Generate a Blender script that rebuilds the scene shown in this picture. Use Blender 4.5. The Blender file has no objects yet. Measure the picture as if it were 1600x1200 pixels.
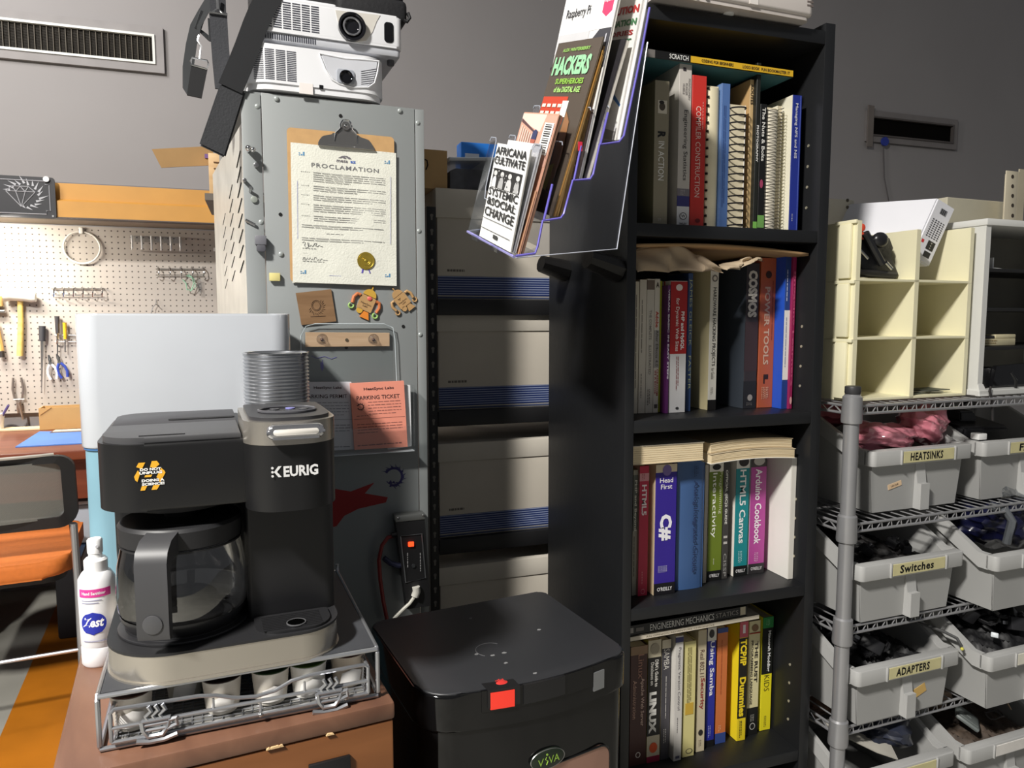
import bpy, bmesh, math, random
from mathutils import Vector, Matrix
random.seed(7)
S = bpy.context.scene
COL = S.collection
PI = math.pi
# ------------------------------------------------------------ camera, world, lights, exposure
FPX, PITCH, YAW, EYE = 1150.0, math.radians(5.22), math.radians(18.91), Vector((0, 0, 1.22))
cam_data = bpy.data.cameras.new('camera'); cam_data.sensor_width = 36.0
cam_data.lens = 36.0 * FPX / 1600.0; cam_data.clip_start = 0.05
cam = bpy.data.objects.new('camera', cam_data); COL.objects.link(cam)
cam.location = EYE; cam.rotation_euler = (PI / 2 - PITCH, 0, -YAW)
S.camera = cam
S.view_settings.view_transform = 'Standard'; S.view_settings.look = 'None'
S.view_settings.gamma = 1; S.view_settings.use_curve_mapping = False
S.view_settings.exposure = 0.25
W = bpy.data.worlds.new('world'); S.world = W; W.use_nodes = True
W.node_tree.nodes['Background'].inputs[0].default_value = (0.93, 0.95, 1.0, 1)
W.node_tree.nodes['Background'].inputs[1].default_value = 0.105
def lamp(name, loc, size, power, col=(1, 1, 1), target=None, size_y=None):
    d = bpy.data.lights.new(name, 'AREA'); d.shape = 'RECTANGLE'; d.size = size; d.size_y = size_y or size
    d.energy = power; d.color = col
    o = bpy.data.objects.new(name, d); COL.objects.link(o); o.location = loc
    if target: o.rotation_euler = (Vector(target) - Vector(loc)).to_track_quat('-Z', 'Y').to_euler()
    return o
lamp('ceiling_light', (-2.2, -0.75, 3.95), 0.34, 415, (1.0, 0.965, 0.91), size_y=0.5)
lamp('ceiling_light', (-1.7, 2.3, 3.3), 0.5, 34, (1.0, 0.97, 0.95), size_y=1.0, target=(-0.5, 3.75, 2.3))
lamp('shelf_light', (-1.15, 3.45, 1.60), 0.5, 10.0, (1.0, 0.93, 0.8), size_y=0.06, target=(-1.1, 3.6, 1.2))
# ------------------------------------------------------------ measuring: photo pixel (1600x1200) to a point on a real plane
_f = Vector((math.sin(YAW) * math.cos(PITCH), math.cos(YAW) * math.cos(PITCH), -math.sin(PITCH)))
_r = Vector((math.cos(YAW), -math.sin(YAW), 0)); _u = _r.cross(_f)
def ray(px, py): return _f + _r * ((px - 800) / FPX) + _u * ((600 - py) / FPX)
def gZ(px, py, z):
    d = ray(px, py); return EYE + d * ((z - EYE.z) / d.z)
def gX(px, py, x):
    d = ray(px, py); return EYE + d * (x / d.x)
def gY(px, py, y):
    d = ray(px, py); return EYE + d * (y / d.y)
class Frame:
    """local frame of a thing: origin on its base, turned rot degrees about z"""
    def __init__(s, x, y, z, rot=0):
        s.o = Vector((x, y, z)); s.rot = math.radians(rot)
        s.R = Matrix.Rotation(s.rot, 3, 'Z')
    def on(s, px, py, c=0.0):      # point on the local plane y = c, in local coordinates
        n = s.R @ Vector((0, 1, 0)); q = s.o + n * c; d = ray(px, py)
        p = EYE + d * (n.dot(q - EYE) / n.dot(d))
        return s.R.transposed() @ (p - s.o)
    def w(s, p): return s.o + s.R @ Vector(p)
# ------------------------------------------------------------ materials
def lin(c):
    return tuple(((v / 255) / 12.92 if v <= 10 else ((v / 255 + 0.055) / 1.055) ** 2.4) for v in c)
_mats = {}
def M(c, rough=0.5, metal=0.0, var=0.08, scale=9.0, emit=0, spec=0.5, bump=0.0, coat=0.0):
    key = (tuple(c), rough, metal, var, scale, emit, spec, bump, coat)
    if key in _mats: return _mats[key]
    m = bpy.data.materials.new('surface_%d_%d_%d' % tuple(int(v) for v in c)); m.use_nodes = True
    nt = m.node_tree; b = nt.nodes['Principled BSDF']; L = lin(c)
    b.inputs['Roughness'].default_value = rough; b.inputs['Metallic'].default_value = metal
    b.inputs['Specular IOR Level'].default_value = spec; b.inputs['Coat Weight'].default_value = coat
    tc = nt.nodes.new('ShaderNodeTexCoord'); n = nt.nodes.new('ShaderNodeTexNoise')
    n.inputs['Scale'].default_value = scale; n.inputs['Detail'].default_value = 4
    r = nt.nodes.new('ShaderNodeValToRGB')
    r.color_ramp.elements[0].position = .3; r.color_ramp.elements[1].position = .7
    r.color_ramp.elements[0].color = (*[v * (1 - var) for v in L], 1)
    r.color_ramp.elements[1].color = (*[min(1, v * (1 + var)) for v in L], 1)
    nt.links.new(tc.outputs['Object'], n.inputs['Vector']); nt.links.new(n.outputs['Fac'], r.inputs['Fac'])
    nt.links.new(r.outputs['Color'], b.inputs['Base Color'])
    if bump:
        bn = nt.nodes.new('ShaderNodeBump'); bn.inputs['Strength'].default_value = bump; bn.inputs['Distance'].default_value = .002
        n2 = nt.nodes.new('ShaderNodeTexNoise'); n2.inputs['Scale'].default_value = scale * 12
        nt.links.new(tc.outputs['Object'], n2.inputs['Vector']); nt.links.new(n2.outputs['Fac'], bn.inputs['Height'])
        nt.links.new(bn.outputs['Normal'], b.inputs['Normal'])
    if emit:
        b.inputs['Emission Color'].default_value = (*L, 1); b.inputs['Emission Strength'].default_value = emit
    _mats[key] = m; return m
def wood(c1, c2, rough=0.45, stretch=(1.2, 14, 14), scale=2.2):
    m = bpy.data.materials.new('wood'); m.use_nodes = True; nt = m.node_tree; b = nt.nodes['Principled BSDF']
    tc = nt.nodes.new('ShaderNodeTexCoord'); mp = nt.nodes.new('ShaderNodeMapping'); mp.inputs['Scale'].default_value = stretch
    n = nt.nodes.new('ShaderNodeTexNoise'); n.inputs['Scale'].default_value = scale; n.inputs['Detail'].default_value = 8; n.inputs['Distortion'].default_value = .6
    r = nt.nodes.new('ShaderNodeValToRGB'); r.color_ramp.elements[0].color = (*lin(c1), 1); r.color_ramp.elements[1].color = (*lin(c2), 1)
    r.color_ramp.elements[0].position = .3; r.color_ramp.elements[1].position = .72
    nt.links.new(tc.outputs['Object'], mp.inputs['Vector']); nt.links.new(mp.outputs['Vector'], n.inputs['Vector'])
    nt.links.new(n.outputs['Fac'], r.inputs['Fac']); nt.links.new(r.outputs['Color'], b.inputs['Base Color'])
    b.inputs['Roughness'].default_value = rough; return m
def clear(tint=(1, 1, 1), gloss=0.10, rough=0.03, edge=0.45):
    """thin clear plastic or glass: lets light through and reflects more at a glancing angle"""
    m = bpy.data.materials.new('clear'); m.use_nodes = True; nt = m.node_tree; nt.nodes.remove(nt.nodes['Principled BSDF'])
    out = nt.nodes['Material Output']; t = nt.nodes.new('ShaderNodeBsdfTransparent'); t.inputs[0].default_value = (*tint, 1)
    g = nt.nodes.new('ShaderNodeBsdfGlossy'); g.inputs['Roughness'].default_value = rough
    lw = nt.nodes.new('ShaderNodeLayerWeight'); lw.inputs['Blend'].default_value = .25
    mr = nt.nodes.new('ShaderNodeMapRange'); mr.inputs['To Min'].default_value = gloss; mr.inputs['To Max'].default_value = edge
    mx = nt.nodes.new('ShaderNodeMixShader')
    nt.links.new(lw.outputs['Fresnel'], mr.inputs['Value']); nt.links.new(mr.outputs['Result'], mx.inputs[0])
    nt.links.new(t.outputs[0], mx.inputs[1]); nt.links.new(g.outputs[0], mx.inputs[2]); nt.links.new(mx.outputs[0], out.inputs[0])
    return m
def pegboard_mat(c, hole, step=0.0254, r=0.13):
    m = bpy.data.materials.new('pegboard'); m.use_nodes = True; nt = m.node_tree; b = nt.nodes['Principled BSDF']
    tc = nt.nodes.new('ShaderNodeTexCoord'); sp = nt.nodes.new('ShaderNodeSeparateXYZ'); nt.links.new(tc.outputs['Object'], sp.inputs[0])
    def mth(op, a, b2=None):
        k = nt.nodes.new('ShaderNodeMath'); k.operation = op
        for i, v in enumerate((a, b2)):
            if v is None: continue
            if isinstance(v, (int, float)): k.inputs[i].default_value = v
            else: nt.links.new(v, k.inputs[i])
        return k.outputs[0]
    ds = []
    for ax in ('X', 'Z'):
        f = mth('FRACT', mth('DIVIDE', mth('ADD', sp.outputs[ax], 50.0), step)); ds.append(mth('POWER', mth('SUBTRACT', f, 0.5), 2.0))
    inside = mth('LESS_THAN', mth('SQRT', mth('ADD', ds[0], ds[1])), r)
    mx = nt.nodes.new('ShaderNodeMix'); mx.data_type = 'RGBA'
    mx.inputs['A'].default_value = (*lin(c), 1); mx.inputs['B'].default_value = (*lin(hole), 1)
    nt.links.new(inside, mx.inputs['Factor']); nt.links.new(mx.outputs['Result'], b.inputs['Base Color'])
    b.inputs['Roughness'].default_value = .55; return m
def mesh_mat(c):
    """woven see-through chair mesh"""
    m = bpy.data.materials.new('chair_mesh'); m.use_nodes = True; nt = m.node_tree; b = nt.nodes['Principled BSDF']
    b.inputs['Base Color'].default_value = (*lin(c), 1); b.inputs['Roughness'].default_value = .8
    b.inputs['Alpha'].default_value = .8
    tc = nt.nodes.new('ShaderNodeTexCoord'); ck = nt.nodes.new('ShaderNodeTexChecker'); ck.inputs['Scale'].default_value = 500
    ck.inputs['Color1'].default_value = (*lin(c), 1); ck.inputs['Color2'].default_value = (*[v * .85 for v in lin(c)], 1)
    nt.links.new(tc.outputs['Object'], ck.inputs['Vector']); nt.links.new(ck.outputs['Color'], b.inputs['Base Color'])
    return m
# ------------------------------------------------------------ mesh building
class MB:
    def __init__(s): s.b = bmesh.new(); s.m = 0
    def _mark(s, fs):
        for f in fs: f.material_index = s.m
    def box(s, x0, x1, y0, y1, z0, z1, bev=0, seg=2, mat=None):
        vs = [s.b.verts.new((x, y, z)) for x in (x0, x1) for y in (y0, y1) for z in (z0, z1)]
        q = [(0, 1, 3, 2), (4, 6, 7, 5), (0, 4, 5, 1), (2, 3, 7, 6), (0, 2, 6, 4), (1, 5, 7, 3)]
        fs = [s.b.faces.new([vs[i] for i in t]) for t in q]; s._mark(fs)
        if bev:
            es = list({e for f in fs for e in f.edges})
            r = bmesh.ops.bevel(s.b, geom=es, offset=bev, segments=seg, affect='EDGES', profile=.5); s._mark(r['faces'])
            vs = list({v for f in r['faces'] for v in f.verts} | {v for v in vs if v.is_valid})
        if mat is not None: bmesh.ops.transform(s.b, matrix=mat, verts=[v for v in vs if v.is_valid])
        return s
    def hexa(s, p):      # 8 points: bottom ring of four, top ring of four
        v = [s.b.verts.new(q) for q in p]
        fs = [s.b.faces.new([v[i] for i in t]) for t in ((3, 2, 1, 0), (4, 5, 6, 7), (0, 1, 5, 4), (1, 2, 6, 5), (2, 3, 7, 6), (3, 0, 4, 7))]
        s._mark(fs); return s
    def quad(s, *p):
        s._mark([s.b.faces.new([s.b.verts.new(q) for q in p])]); return s
    def prism(s, poly, d0, d1, ax='z', bev=0, seg=2, top=1.0):
        """extrude a 2-D outline along an axis; 'y' takes (x, z), 'x' takes (y, z); top scales the far end"""
        def P(a, b, d): return {'z': (a, b, d), 'y': (a, d, b), 'x': (d, a, b)}[ax]
        cx = sum(p[0] for p in poly) / len(poly); cy = sum(p[1] for p in poly) / len(poly)
        A = [s.b.verts.new(P(a, b, d0)) for a, b in poly]
        B = [s.b.verts.new(P(cx + (a - cx) * top, cy + (b - cy) * top, d1)) for a, b in poly]
        n = len(poly); fs = [s.b.faces.new(A), s.b.faces.new(B[::-1])]
        caps = [e for f in fs for e in f.edges]
        for i in range(n): fs.append(s.b.faces.new([A[i], B[i], B[(i + 1) % n], A[(i + 1) % n]]))
        s._mark(fs)
        if bev:
            r = bmesh.ops.bevel(s.b, geom=caps, offset=bev, segments=seg, affect='EDGES', profile=.5); s._mark(r['faces'])
        return s
    def cyl(s, c, r, h, ax='z', seg=20, r2=None, bev=0):
        r2 = r if r2 is None else r2
        mats = {'z': Matrix.Identity(4), 'y': Matrix.Rotation(-PI / 2, 4, 'X'), 'x': Matrix.Rotation(PI / 2, 4, 'Y')}[ax]
        q = bmesh.ops.create_cone(s.b, cap_ends=True, segments=seg, radius1=r, radius2=r2, depth=h,
                                  matrix=Matrix.Translation(Vector(c)) @ mats @ Matrix.Translation((0, 0, h / 2)))
        fs = list({f for v in q['verts'] for f in v.link_faces}); s._mark(fs)
        if bev:
            es = [e for e in {e for f in fs for e in f.edges} if len(e.link_faces) == 2 and e.calc_face_angle(0) > 1.0]
            r = bmesh.ops.bevel(s.b, geom=es, offset=bev, segments=2, affect='EDGES', profile=.5); s._mark(r['faces'])
        return s
    def rod(s, a, b, r, seg=8): return s.tube([a, b], r, seg)
    def tube(s, pts, r, seg=8, closed=False, r2=None):
        pts = [Vector(p) for p in pts]; n = len(pts); rings = []; nrm = None
        for i, p in enumerate(pts):
            if closed: t = pts[(i + 1) % n] - pts[i - 1]
            else: t = pts[min(i + 1, n - 1)] - pts[max(i - 1, 0)]
            t.normalize()
            if nrm is None:
                nrm = t.cross(Vector((0.31, 0.17, 0.93)))
                if nrm.length < 1e-3: nrm = t.cross(Vector((1, 0, 0)))
            nrm = (nrm - t * nrm.dot(t)).normalized(); bi = t.cross(nrm)
            rr = r if r2 is None else r + (r2 - r) * i / (n - 1)
            rings.append([s.b.verts.new(p + nrm * (rr * math.cos(2 * PI * k / seg)) + bi * (rr * math.sin(2 * PI * k / seg))) for k in range(seg)])
        fs = []
        for i in range(n if closed else n - 1):
            A, B = rings[i], rings[(i + 1) % n]
            for k in range(seg): fs.append(s.b.faces.new([A[k], A[(k + 1) % seg], B[(k + 1) % seg], B[k]]))
        if not closed: fs += [s.b.faces.new(rings[0][::-1]), s.b.faces.new(rings[-1])]
        s._mark(fs); return s
    def lathe(s, prof, c=(0, 0, 0), seg=32, sx=1.0, sy=1.0):
        c = Vector(c); rings = []
        for r, z in prof:
            if r < 1e-5: rings.append([s.b.verts.new(c + Vector((0, 0, z)))])
            else: rings.append([s.b.verts.new(c + Vector((sx * r * math.cos(2 * PI * k / seg), sy * r * math.sin(2 * PI * k / seg), z))) for k in range(seg)])
        fs = []
        for A, B in zip(rings, rings[1:]):
            for k in range(seg):
                a = [A[k % len(A)], A[(k + 1) % len(A)], B[(k + 1) % len(B)], B[k % len(B)]]
                u = list(dict.fromkeys(a))
                if len(u) > 2: fs.append(s.b.faces.new(u))
        s._mark(fs); return s
    def ball(s, c, r, sx=1, sy=1, sz=1, seg=16):
        q = bmesh.ops.create_uvsphere(s.b, u_segments=seg, v_segments=seg // 2, radius=r, matrix=Matrix.Translation(Vector(c)) @ Matrix.Diagonal((sx, sy, sz, 1)))
        s._mark({f for v in q['verts'] for f in v.link_faces}); return s
    def sheet(s, fn, nu, nv):       # grid from a function of (u, v) in 0..1
        g = [[s.b.verts.new(fn(i / nu, j / nv)) for j in range(nv + 1)] for i in range(nu + 1)]
        s._mark([s.b.faces.new([g[i][j], g[i + 1][j], g[i + 1][j + 1], g[i][j + 1]]) for i in range(nu) for j in range(nv)]); return s
    def strip(s, pts, w, th=0.0012):   # flat webbing along pts, w the width vector
        w = Vector(w); pts = [Vector(p) for p in pts]; n = len(pts); R = []
        for i, p in enumerate(pts):
            t = (pts[min(i + 1, n - 1)] - pts[max(i - 1, 0)]).normalized(); k = t.cross(w).normalized() * th
            R.append([s.b.verts.new(q) for q in (p - w / 2 - k, p + w / 2 - k, p + w / 2 + k, p - w / 2 + k)])
        fs = [s.b.faces.new(R[0][::-1]), s.b.faces.new(R[-1])]
        for A, B in zip(R, R[1:]):
            for k in range(4): fs.append(s.b.faces.new([A[k], A[(k + 1) % 4], B[(k + 1) % 4], B[k]]))
        s._mark(fs); return s
    def build(s, name, mats, parent=None, smooth=True, fix=True):
        if fix: bmesh.ops.recalc_face_normals(s.b, faces=s.b.faces)
        me = bpy.data.meshes.new(name); s.b.to_mesh(me); s.b.free()
        for m in (mats if isinstance(mats, (list, tuple)) else [mats]): me.materials.append(m)
        if smooth:
            me.shade_smooth(); me.set_sharp_from_angle(angle=math.radians(38))
        o = bpy.data.objects.new(name, me); COL.objects.link(o)
        if parent is not None: o.parent = parent
        return o
def tag(o, label=None, cat=None, group=None, kind=None):
    for k, v in (('label', label), ('category', cat), ('group', group), ('kind', kind)):
        if v: o[k] = v
    return o
def thing(name, label, cat, loc=(0, 0, 0), rot=0, group=None):
    if isinstance(loc, Frame): rot = math.degrees(loc.rot); loc = loc.o
    o = bpy.data.objects.new(name, None); COL.objects.link(o); o.empty_display_size = .05
    o.location = loc; o.rotation_euler = (0, 0, math.radians(rot)); return tag(o, label, cat, group)
def copy_tree(o, parent=None):
    c = o.copy(); COL.objects.link(c)
    if parent is not None: c.parent = parent
    for ch in list(o.children): copy_tree(ch, c)
    return c
def rrect(x0, x1, y0, y1, r, seg=6):
    rs = r if isinstance(r, (list, tuple)) else (r,) * 4; out = []
    for (cx, cy, a), q in zip(((x1, y1, 0), (x0, y1, 90), (x0, y0, 180), (x1, y0, 270)), rs):
        if q <= 0: out.append((cx, cy)); continue
        ox = cx - q if cx == x1 else cx + q; oy = cy - q if cy == y1 else cy + q
        for k in range(seg + 1):
            t = math.radians(a + 90 * k / seg); out.append((ox + q * math.cos(t), oy + q * math.sin(t)))
    return out
def arc(cx, cy, r, a0, a1, n=10): return [(cx + r * math.cos(math.radians(a0 + (a1 - a0) * k / n)), cy + r * math.sin(math.radians(a0 + (a1 - a0) * k / n))) for k in range(n + 1)]
# ------------------------------------------------------------ lettering
_txt = {}
def glyphs(s, bold=0.0, shear=0.0, spacing=1.0):
    key = (s, bold, shear, spacing)
    if key in _txt: return _txt[key]
    c = bpy.data.curves.new('lettering', 'FONT'); c.body = s; c.offset = bold; c.shear = shear; c.space_character = spacing
    c.resolution_u = 2; c.align_x = 'CENTER'; c.fill_mode = 'FRONT'; c.space_line = .95
    o = bpy.data.objects.new('lettering', c); me = o.to_mesh()
    v = [(q.co.x, q.co.y) for q in me.vertices]; p = [tuple(f.vertices) for f in me.polygons]
    o.to_mesh_clear(); bpy.data.objects.remove(o); bpy.data.curves.remove(c)
    if not v: v = [(0, 0)]
    x0, x1 = min(a for a, _ in v), max(a for a, _ in v); y0, y1 = min(b for _, b in v), max(b for _, b in v)
    v = [((a - (x0 + x1) / 2) / max(x1 - x0, 1e-6), (b - (y0 + y1) / 2) / max(y1 - y0, 1e-6)) for a, b in v]
    _txt[key] = (v, p); return _txt[key]
def put_text(mb, s, c, u, v, w, h, bold=0.015, shear=0.0, spacing=1.0, warp=None):
    """letters of s filling a box w x h centred on c in the plane of u and v"""
    c, u, v = Vector(c), Vector(u), Vector(v); V, Pp = glyphs(s, bold, shear, spacing)
    f = warp or (lambda q: q)
    vs = [mb.b.verts.new(f(c + u * (a * w) + v * (b * h))) for a, b in V]
    for q in Pp:
        try: mb.b.faces.new([vs[i] for i in q]).material_index = mb.m
        except ValueError: pass
X, Y, Z = Vector((1, 0, 0)), Vector((0, 1, 0)), Vector((0, 0, 1))
def bars(mb, c, u, v, w, rows, pitch, th, rng, ragged=.25):
    """printed lines too small to read"""
    c, u, v = Vector(c), Vector(u), Vector(v)
    for i in range(rows):
        p = c - v * (i * pitch); x = 0.0; end = w * (1 - (rng.random() * ragged if i == rows - 1 else 0))
        while x < end:
            l = min(end - x, rng.uniform(.006, .02) * w / .12)
            a = p + u * x; b2 = p + u * (x + l)
            mb.quad(a, b2, b2 + v * th, a + v * th); x += l + .0018
BLACK = M((22, 22, 24), .45); STEEL = M((190, 190, 190), .28, 1.0, .05); CHROME = M((215, 215, 215), .12, 1.0, .03)
WHITE = M((232, 232, 230), .35, var=.03)
INK = M((25, 25, 28), .7, spec=.1); CREAMP = M((226, 214, 184), .8, var=.06, scale=60, spec=.1)
# ============================================================ THE SETTING
YW = 3.75
def structure(o): o['kind'] = 'structure'; return o
def floor_material():
    m = M((150, 148, 140), .45, var=.12, scale=3.0).copy(); m.name = 'polished_concrete'; return m
structure(MB().box(-6, 9, -2.5, YW, -.05, 0).build('floor', floor_material(), smooth=False))
wb = MB().box(-6, 9, YW, YW + .1, 0, 4.6)
structure(wb.build('wall_back', M((152, 148, 147), .75, var=.03, scale=2.0, bump=.15), smooth=False))
structure(MB().box(-4.5, .3, YW - .006, YW, 1.80, 1.806).build('trim_1', M((120, 118, 118), .7), smooth=False))
# orange stripe painted on the floor
a, b2 = gZ(0, 1152, 0), gZ(72, 984, 0); k = (b2.x - a.x) / (b2.y - a.y)
s = MB(); yy = (1.3, 3.7); s.hexa([(a.x + (y - a.y) * k + dx, y, z) for z in (0, .0015) for y, dx in ((yy[0], 0), (yy[0], .32), (yy[1], .32), (yy[1], 0))])
structure(s.build('trim_2', M((172, 104, 24), .4, var=.15, scale=5), smooth=False))

def vent(x0, x1, z0, z1, label, liner, slats, grille, fcol=(150, 146, 145)):
    t = thing('vent_grille', label, 'vent', ((x0 + x1) / 2, YW, (z0 + z1) / 2))
    w, h = (x1 - x0) / 2, (z1 - z0) / 2
    def ring(mb, a, b, c, d, y0, y1):
        mb.box(-a, a, y0, y1, b - (b - d), b); mb.box(-a, a, y0, y1, -b, -d); mb.box(-a, -c, y0, y1, -d, d); mb.box(c, a, y0, y1, -d, d)
    f = MB(); ring(f, w, h, w - .035, h - .035, -.018, -.001); f.build('frame', M(fcol, .75), t, smooth=False)
    f = MB(); ring(f, w - .035, h - .035, w - .045, h - .045, -.024, -.001); f.build('liner', liner, t, smooth=False)
    f = MB(); f.box(-w + .045, w - .045, -.004, -.001, -h + .045, h - .045); f.build('backing', M((16, 14, 12), .9, spec=.05), t, smooth=False)
    if slats:
        f = MB()
        for i in range(slats):
            x = -w + .06 + i * (2 * w - .12) / (slats - 1); f.box(x, x + .003, -.014, -.006, -h + .047, h - .047)
        f.build('upright_slats', grille, t, smooth=False)
        f = MB()
        for i in range(22):
            z = -h + .052 + i * (2 * h - .104) / 21; f.box(-w + .047, w - .047, -.0075, -.005, z, z + .0018)
        f.build('louvers', M((46, 40, 30), .7), t, smooth=False)
    return t
A, B = gY(0, 18, YW), gY(255, 45, YW)
vent(A.x - .45, B.x, 2.306, 2.504, 'long wall vent with white inner frame and brown louvers, upper left', M((226, 228, 222), .5), 42, M((84, 76, 62), .6))
A, B = gY(1352, 172, YW), gY(1493, 198, YW)
v = vent(A.x, B.x, 2.31, 2.50, 'small dark wall vent high on the wall right of the bookshelf', M((88, 82, 79), .7), 0, None, (128, 123, 121))
m = MB(); m.box(-.375, -.33, -.027, -.02, -.13, .12); m.build('tape_strip', M((120, 112, 106), .7), v, smooth=False)
c = tag(MB().cyl((0, 0, 0), .027, .012, 'y', 20).build('pin', M((40, 58, 150), .5)), 'blue round pin stuck at the lower left corner of the dark vent', 'pin')
c.location = (A.x + .14, YW - .032, 2.315)
tb = MB(); p0 = Vector((A.x + .14, YW - .012, 2.30)); tb.tube([p0, p0 + Vector((.02, 0, -.2)), p0 + Vector((.1, 0, -.45)), p0 + Vector((.25, 0, -.72))], .004, 6)
tag(tb.build('cord', M((96, 92, 92), .7)), 'thin grey cord hanging down the wall from the dark vent', 'cord')

# pegboard on the wall
PY = YW - .03; zcb = gY(200, 343, 3.45).z
A, B = gY(0, 338, PY), gY(358, 346, PY)
pb = MB().box(-2.4, .35, PY, PY + .006, .80, zcb - .006).build('pegboard', pegboard_mat((184, 176, 168), (84, 78, 74)), smooth=False)
tag(pb, 'beige pegboard full of hanging tools behind the desk', 'pegboard')
# orange pallet rack beam
FB = 3.45
za, zb, zc = gY(200, 290, FB).z, gY(200, 317, FB).z, gY(200, 343, FB).z
t = thing('shelf_beam', 'orange steel beam running above the pegboard', 'beam', (-1.1, FB, zc))
m = MB(); h1, h2 = zb - zc, za - zc
m.prism([(0, 0), (.06, 0), (.06, h2), (.022, h2), (.022, h1 + .006), (.0, h1 - .004)], -1.4, 1.12, 'x'); m.build('beam', M((200, 146, 68), .5, var=.05), t, smooth=False)
MB().box(-1.4, 1.12, .0, .06, -.004, -.0005).build('lower_edge', M((92, 84, 80), .6), t, smooth=False)
# shelf board carried by the beam reaching to the wall
tag(MB().box(-2.4, -.0, FB + .064, YW - .02, zc + .0, zc + .02).build('shelf_board', M((150, 138, 120), .7)), 'plain shelf board behind the orange beam', 'shelf')
# black sign with a flaming diamond
fr = Frame(-.93, FB - .004, gY(40, 340, FB).z)
sg = thing('sign', 'black sign with a white flaming diamond pinned on the orange beam', 'sign', fr)
tl, br = fr.on(0, 275), fr.on(89, 342); x1 = br.x; z1 = fr.on(85, 278).z; z0 = br.z
m = MB(); m.prism(rrect(x1 - .42, x1, z0, z1, .012, 3), -.004, 0, 'y'); m.build('panel', M((38, 38, 42), .5), sg)
m = MB(); GREY = M((176, 176, 180), .5)
for a, b in (((-.4, .014), (-.02, .014)), ((-.02, .014), (-.02, .02)),): pass
bx0, bx1, bz0, bz1 = x1 - .40, x1 - .02, z0 + .016, z1 - .016
pts = [(bx0, bz0), (bx1 - .014, bz0), (bx1 - .014, bz0 + .014), (bx1, bz0 + .014), (bx1, bz1 - .014), (bx1 - .014, bz1 - .014), (bx1 - .014, bz1), (bx0, bz1)]
m.tube([(a, -.0055, b) for a, b in pts], .0018, 4)
cx, cz = fr.on(33, 305).x, fr.on(33, 305).z
D = {'a': (cx - .05, cz + .014), 'b': (cx - .028, cz + .034), 'c': (cx + .028, cz + .034), 'd': (cx + .05, cz + .014), 'e': (cx, cz - .045), 'f': (cx - .016, cz + .014), 'g': (cx + .016, cz + .014), 'h': (cx, cz + .034)}
for p in ('ab', 'bc', 'cd', 'de', 'ea', 'ad', 'fe', 'ge', 'bf', 'fh', 'hg', 'gc'):
    q = [D[i] for i in p]; m.tube([(x, -.0055, z) for x, z in q], .0016, 4)
for i in range(16):
    a = math.radians(-100 + i * 17); r0 = .052 + .006 * (i % 2); r1 = r0 + .02 + .012 * ((i * 7) % 3) / 2
    c0 = Vector((cx + .012 + r0 * math.cos(a) * .9, -.0055, cz + r0 * math.sin(a) * .8)); c1 = Vector((cx + .012 + r1 * math.cos(a + .22) * .95, -.0055, cz + .006 + r1 * math.sin(a + .22) * .8))
    n = (c1 - c0).cross(Y).normalized() * .0045
    m.b.faces.new([m.b.verts.new(q) for q in (c0 - n, c0 + n, c1)])
m.build('emblem', GREY, sg, smooth=False)
m = MB(); m.cyl((x1 - .028, -.0125, z1 - .008), .011, .008, 'y', 20); m.build('rosette', WHITE, sg)
m = MB(); m.cyl((x1 - .012, -.006, z0 + .01), .004, .003, 'y', 10); m.build('screw', STEEL, sg)

# ------------------------------------------------------------ tools on the pegboard
def P(px, py, d=.02): return gY(px, py, PY - d)
def wp(o, p): o.location = p; return o
def ml(px, py, o, d=.02): return P(px, py, d) - o      # local
# mallet
o = P(31, 462); t = thing('mallet', 'white headed mallet with a long pale wooden handle', 'mallet', o)
m = MB(); hd = [ml(13, 452, o), ml(57, 458, o)]
m.tube([Vector((-.055, -.012, .004)), Vector((-.03, -.012, .006)), Vector((.02, -.012, .0)), Vector((.05, -.012, -.008)), Vector((.062, -.012, -.008))], .031, 14, r2=.018); m.build('head', M((240, 238, 224), .5), t)
m = MB(); e = ml(31, 556, o); m.tube([Vector((0, 0, -.018)), e * .4 + Vector((.004, 0, 0)), e * .65 + Vector((.003, 0, 0)), e], .0105, 10, r2=.0125); m.build('handle', wood((222, 188, 96), (238, 208, 128), .5), t)
# big ring
o = P(128, 387, .012); t = thing('ring', 'white wire ring hanging on the pegboard under the orange beam', 'ring', o)
m = MB(); m.tube([(.071 * math.cos(a), .004 * math.sin(2 * a), .069 * math.sin(a)) for a in [math.radians(100 + i * 340 / 40) for i in range(41)]], .0042, 8); m.build('loop', M((224, 222, 214), .4), t)
m = MB(); m.box(-.008, .008, -.008, .008, .06, .088, .003); m.build('clasp', M((236, 234, 228), .4), t)
def hook_rail(px0, px1, py, n, label, drop=.02):
    a, b = P(px0, py, .012), P(px1, py, .012); t = thing('hook_rail', label, 'hook rail', a, group='hook rails on the pegboard'); w = b.x - a.x; h = b.z - a.z
    m = MB(); m.rod((-.006, 0, 0), (w + .006, 0, h), .0024); m.rod((-.006, .004, .028), (w + .006, .004, .028 + h), .0024); m.build('rail', STEEL, t)
    for i in range(n):
        x = w * i / (n - 1); z = h * i / (n - 1)
        m = MB(); m.tube([(x, .008, z + .034), (x + .004, -.006, z + .038), (x + .010, -.022, z + .03), (x + .010, -.028, z + .008), (x + .006, -.02, z - .008), (x + .002, -.004, z - .01)], .0026, 6); m.build('hook', CHROME, t)
hook_rail(83, 158, 461, 6, 'chrome six hook rail right of the white mallet head')
hook_rail(246, 316, 430, 5, 'chrome hook rail in the right part of the pegboard holding green wire')
hook_rail(88, 118, 534, 2, 'short chrome hook rail that holds the two small screwdrivers')
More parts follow.
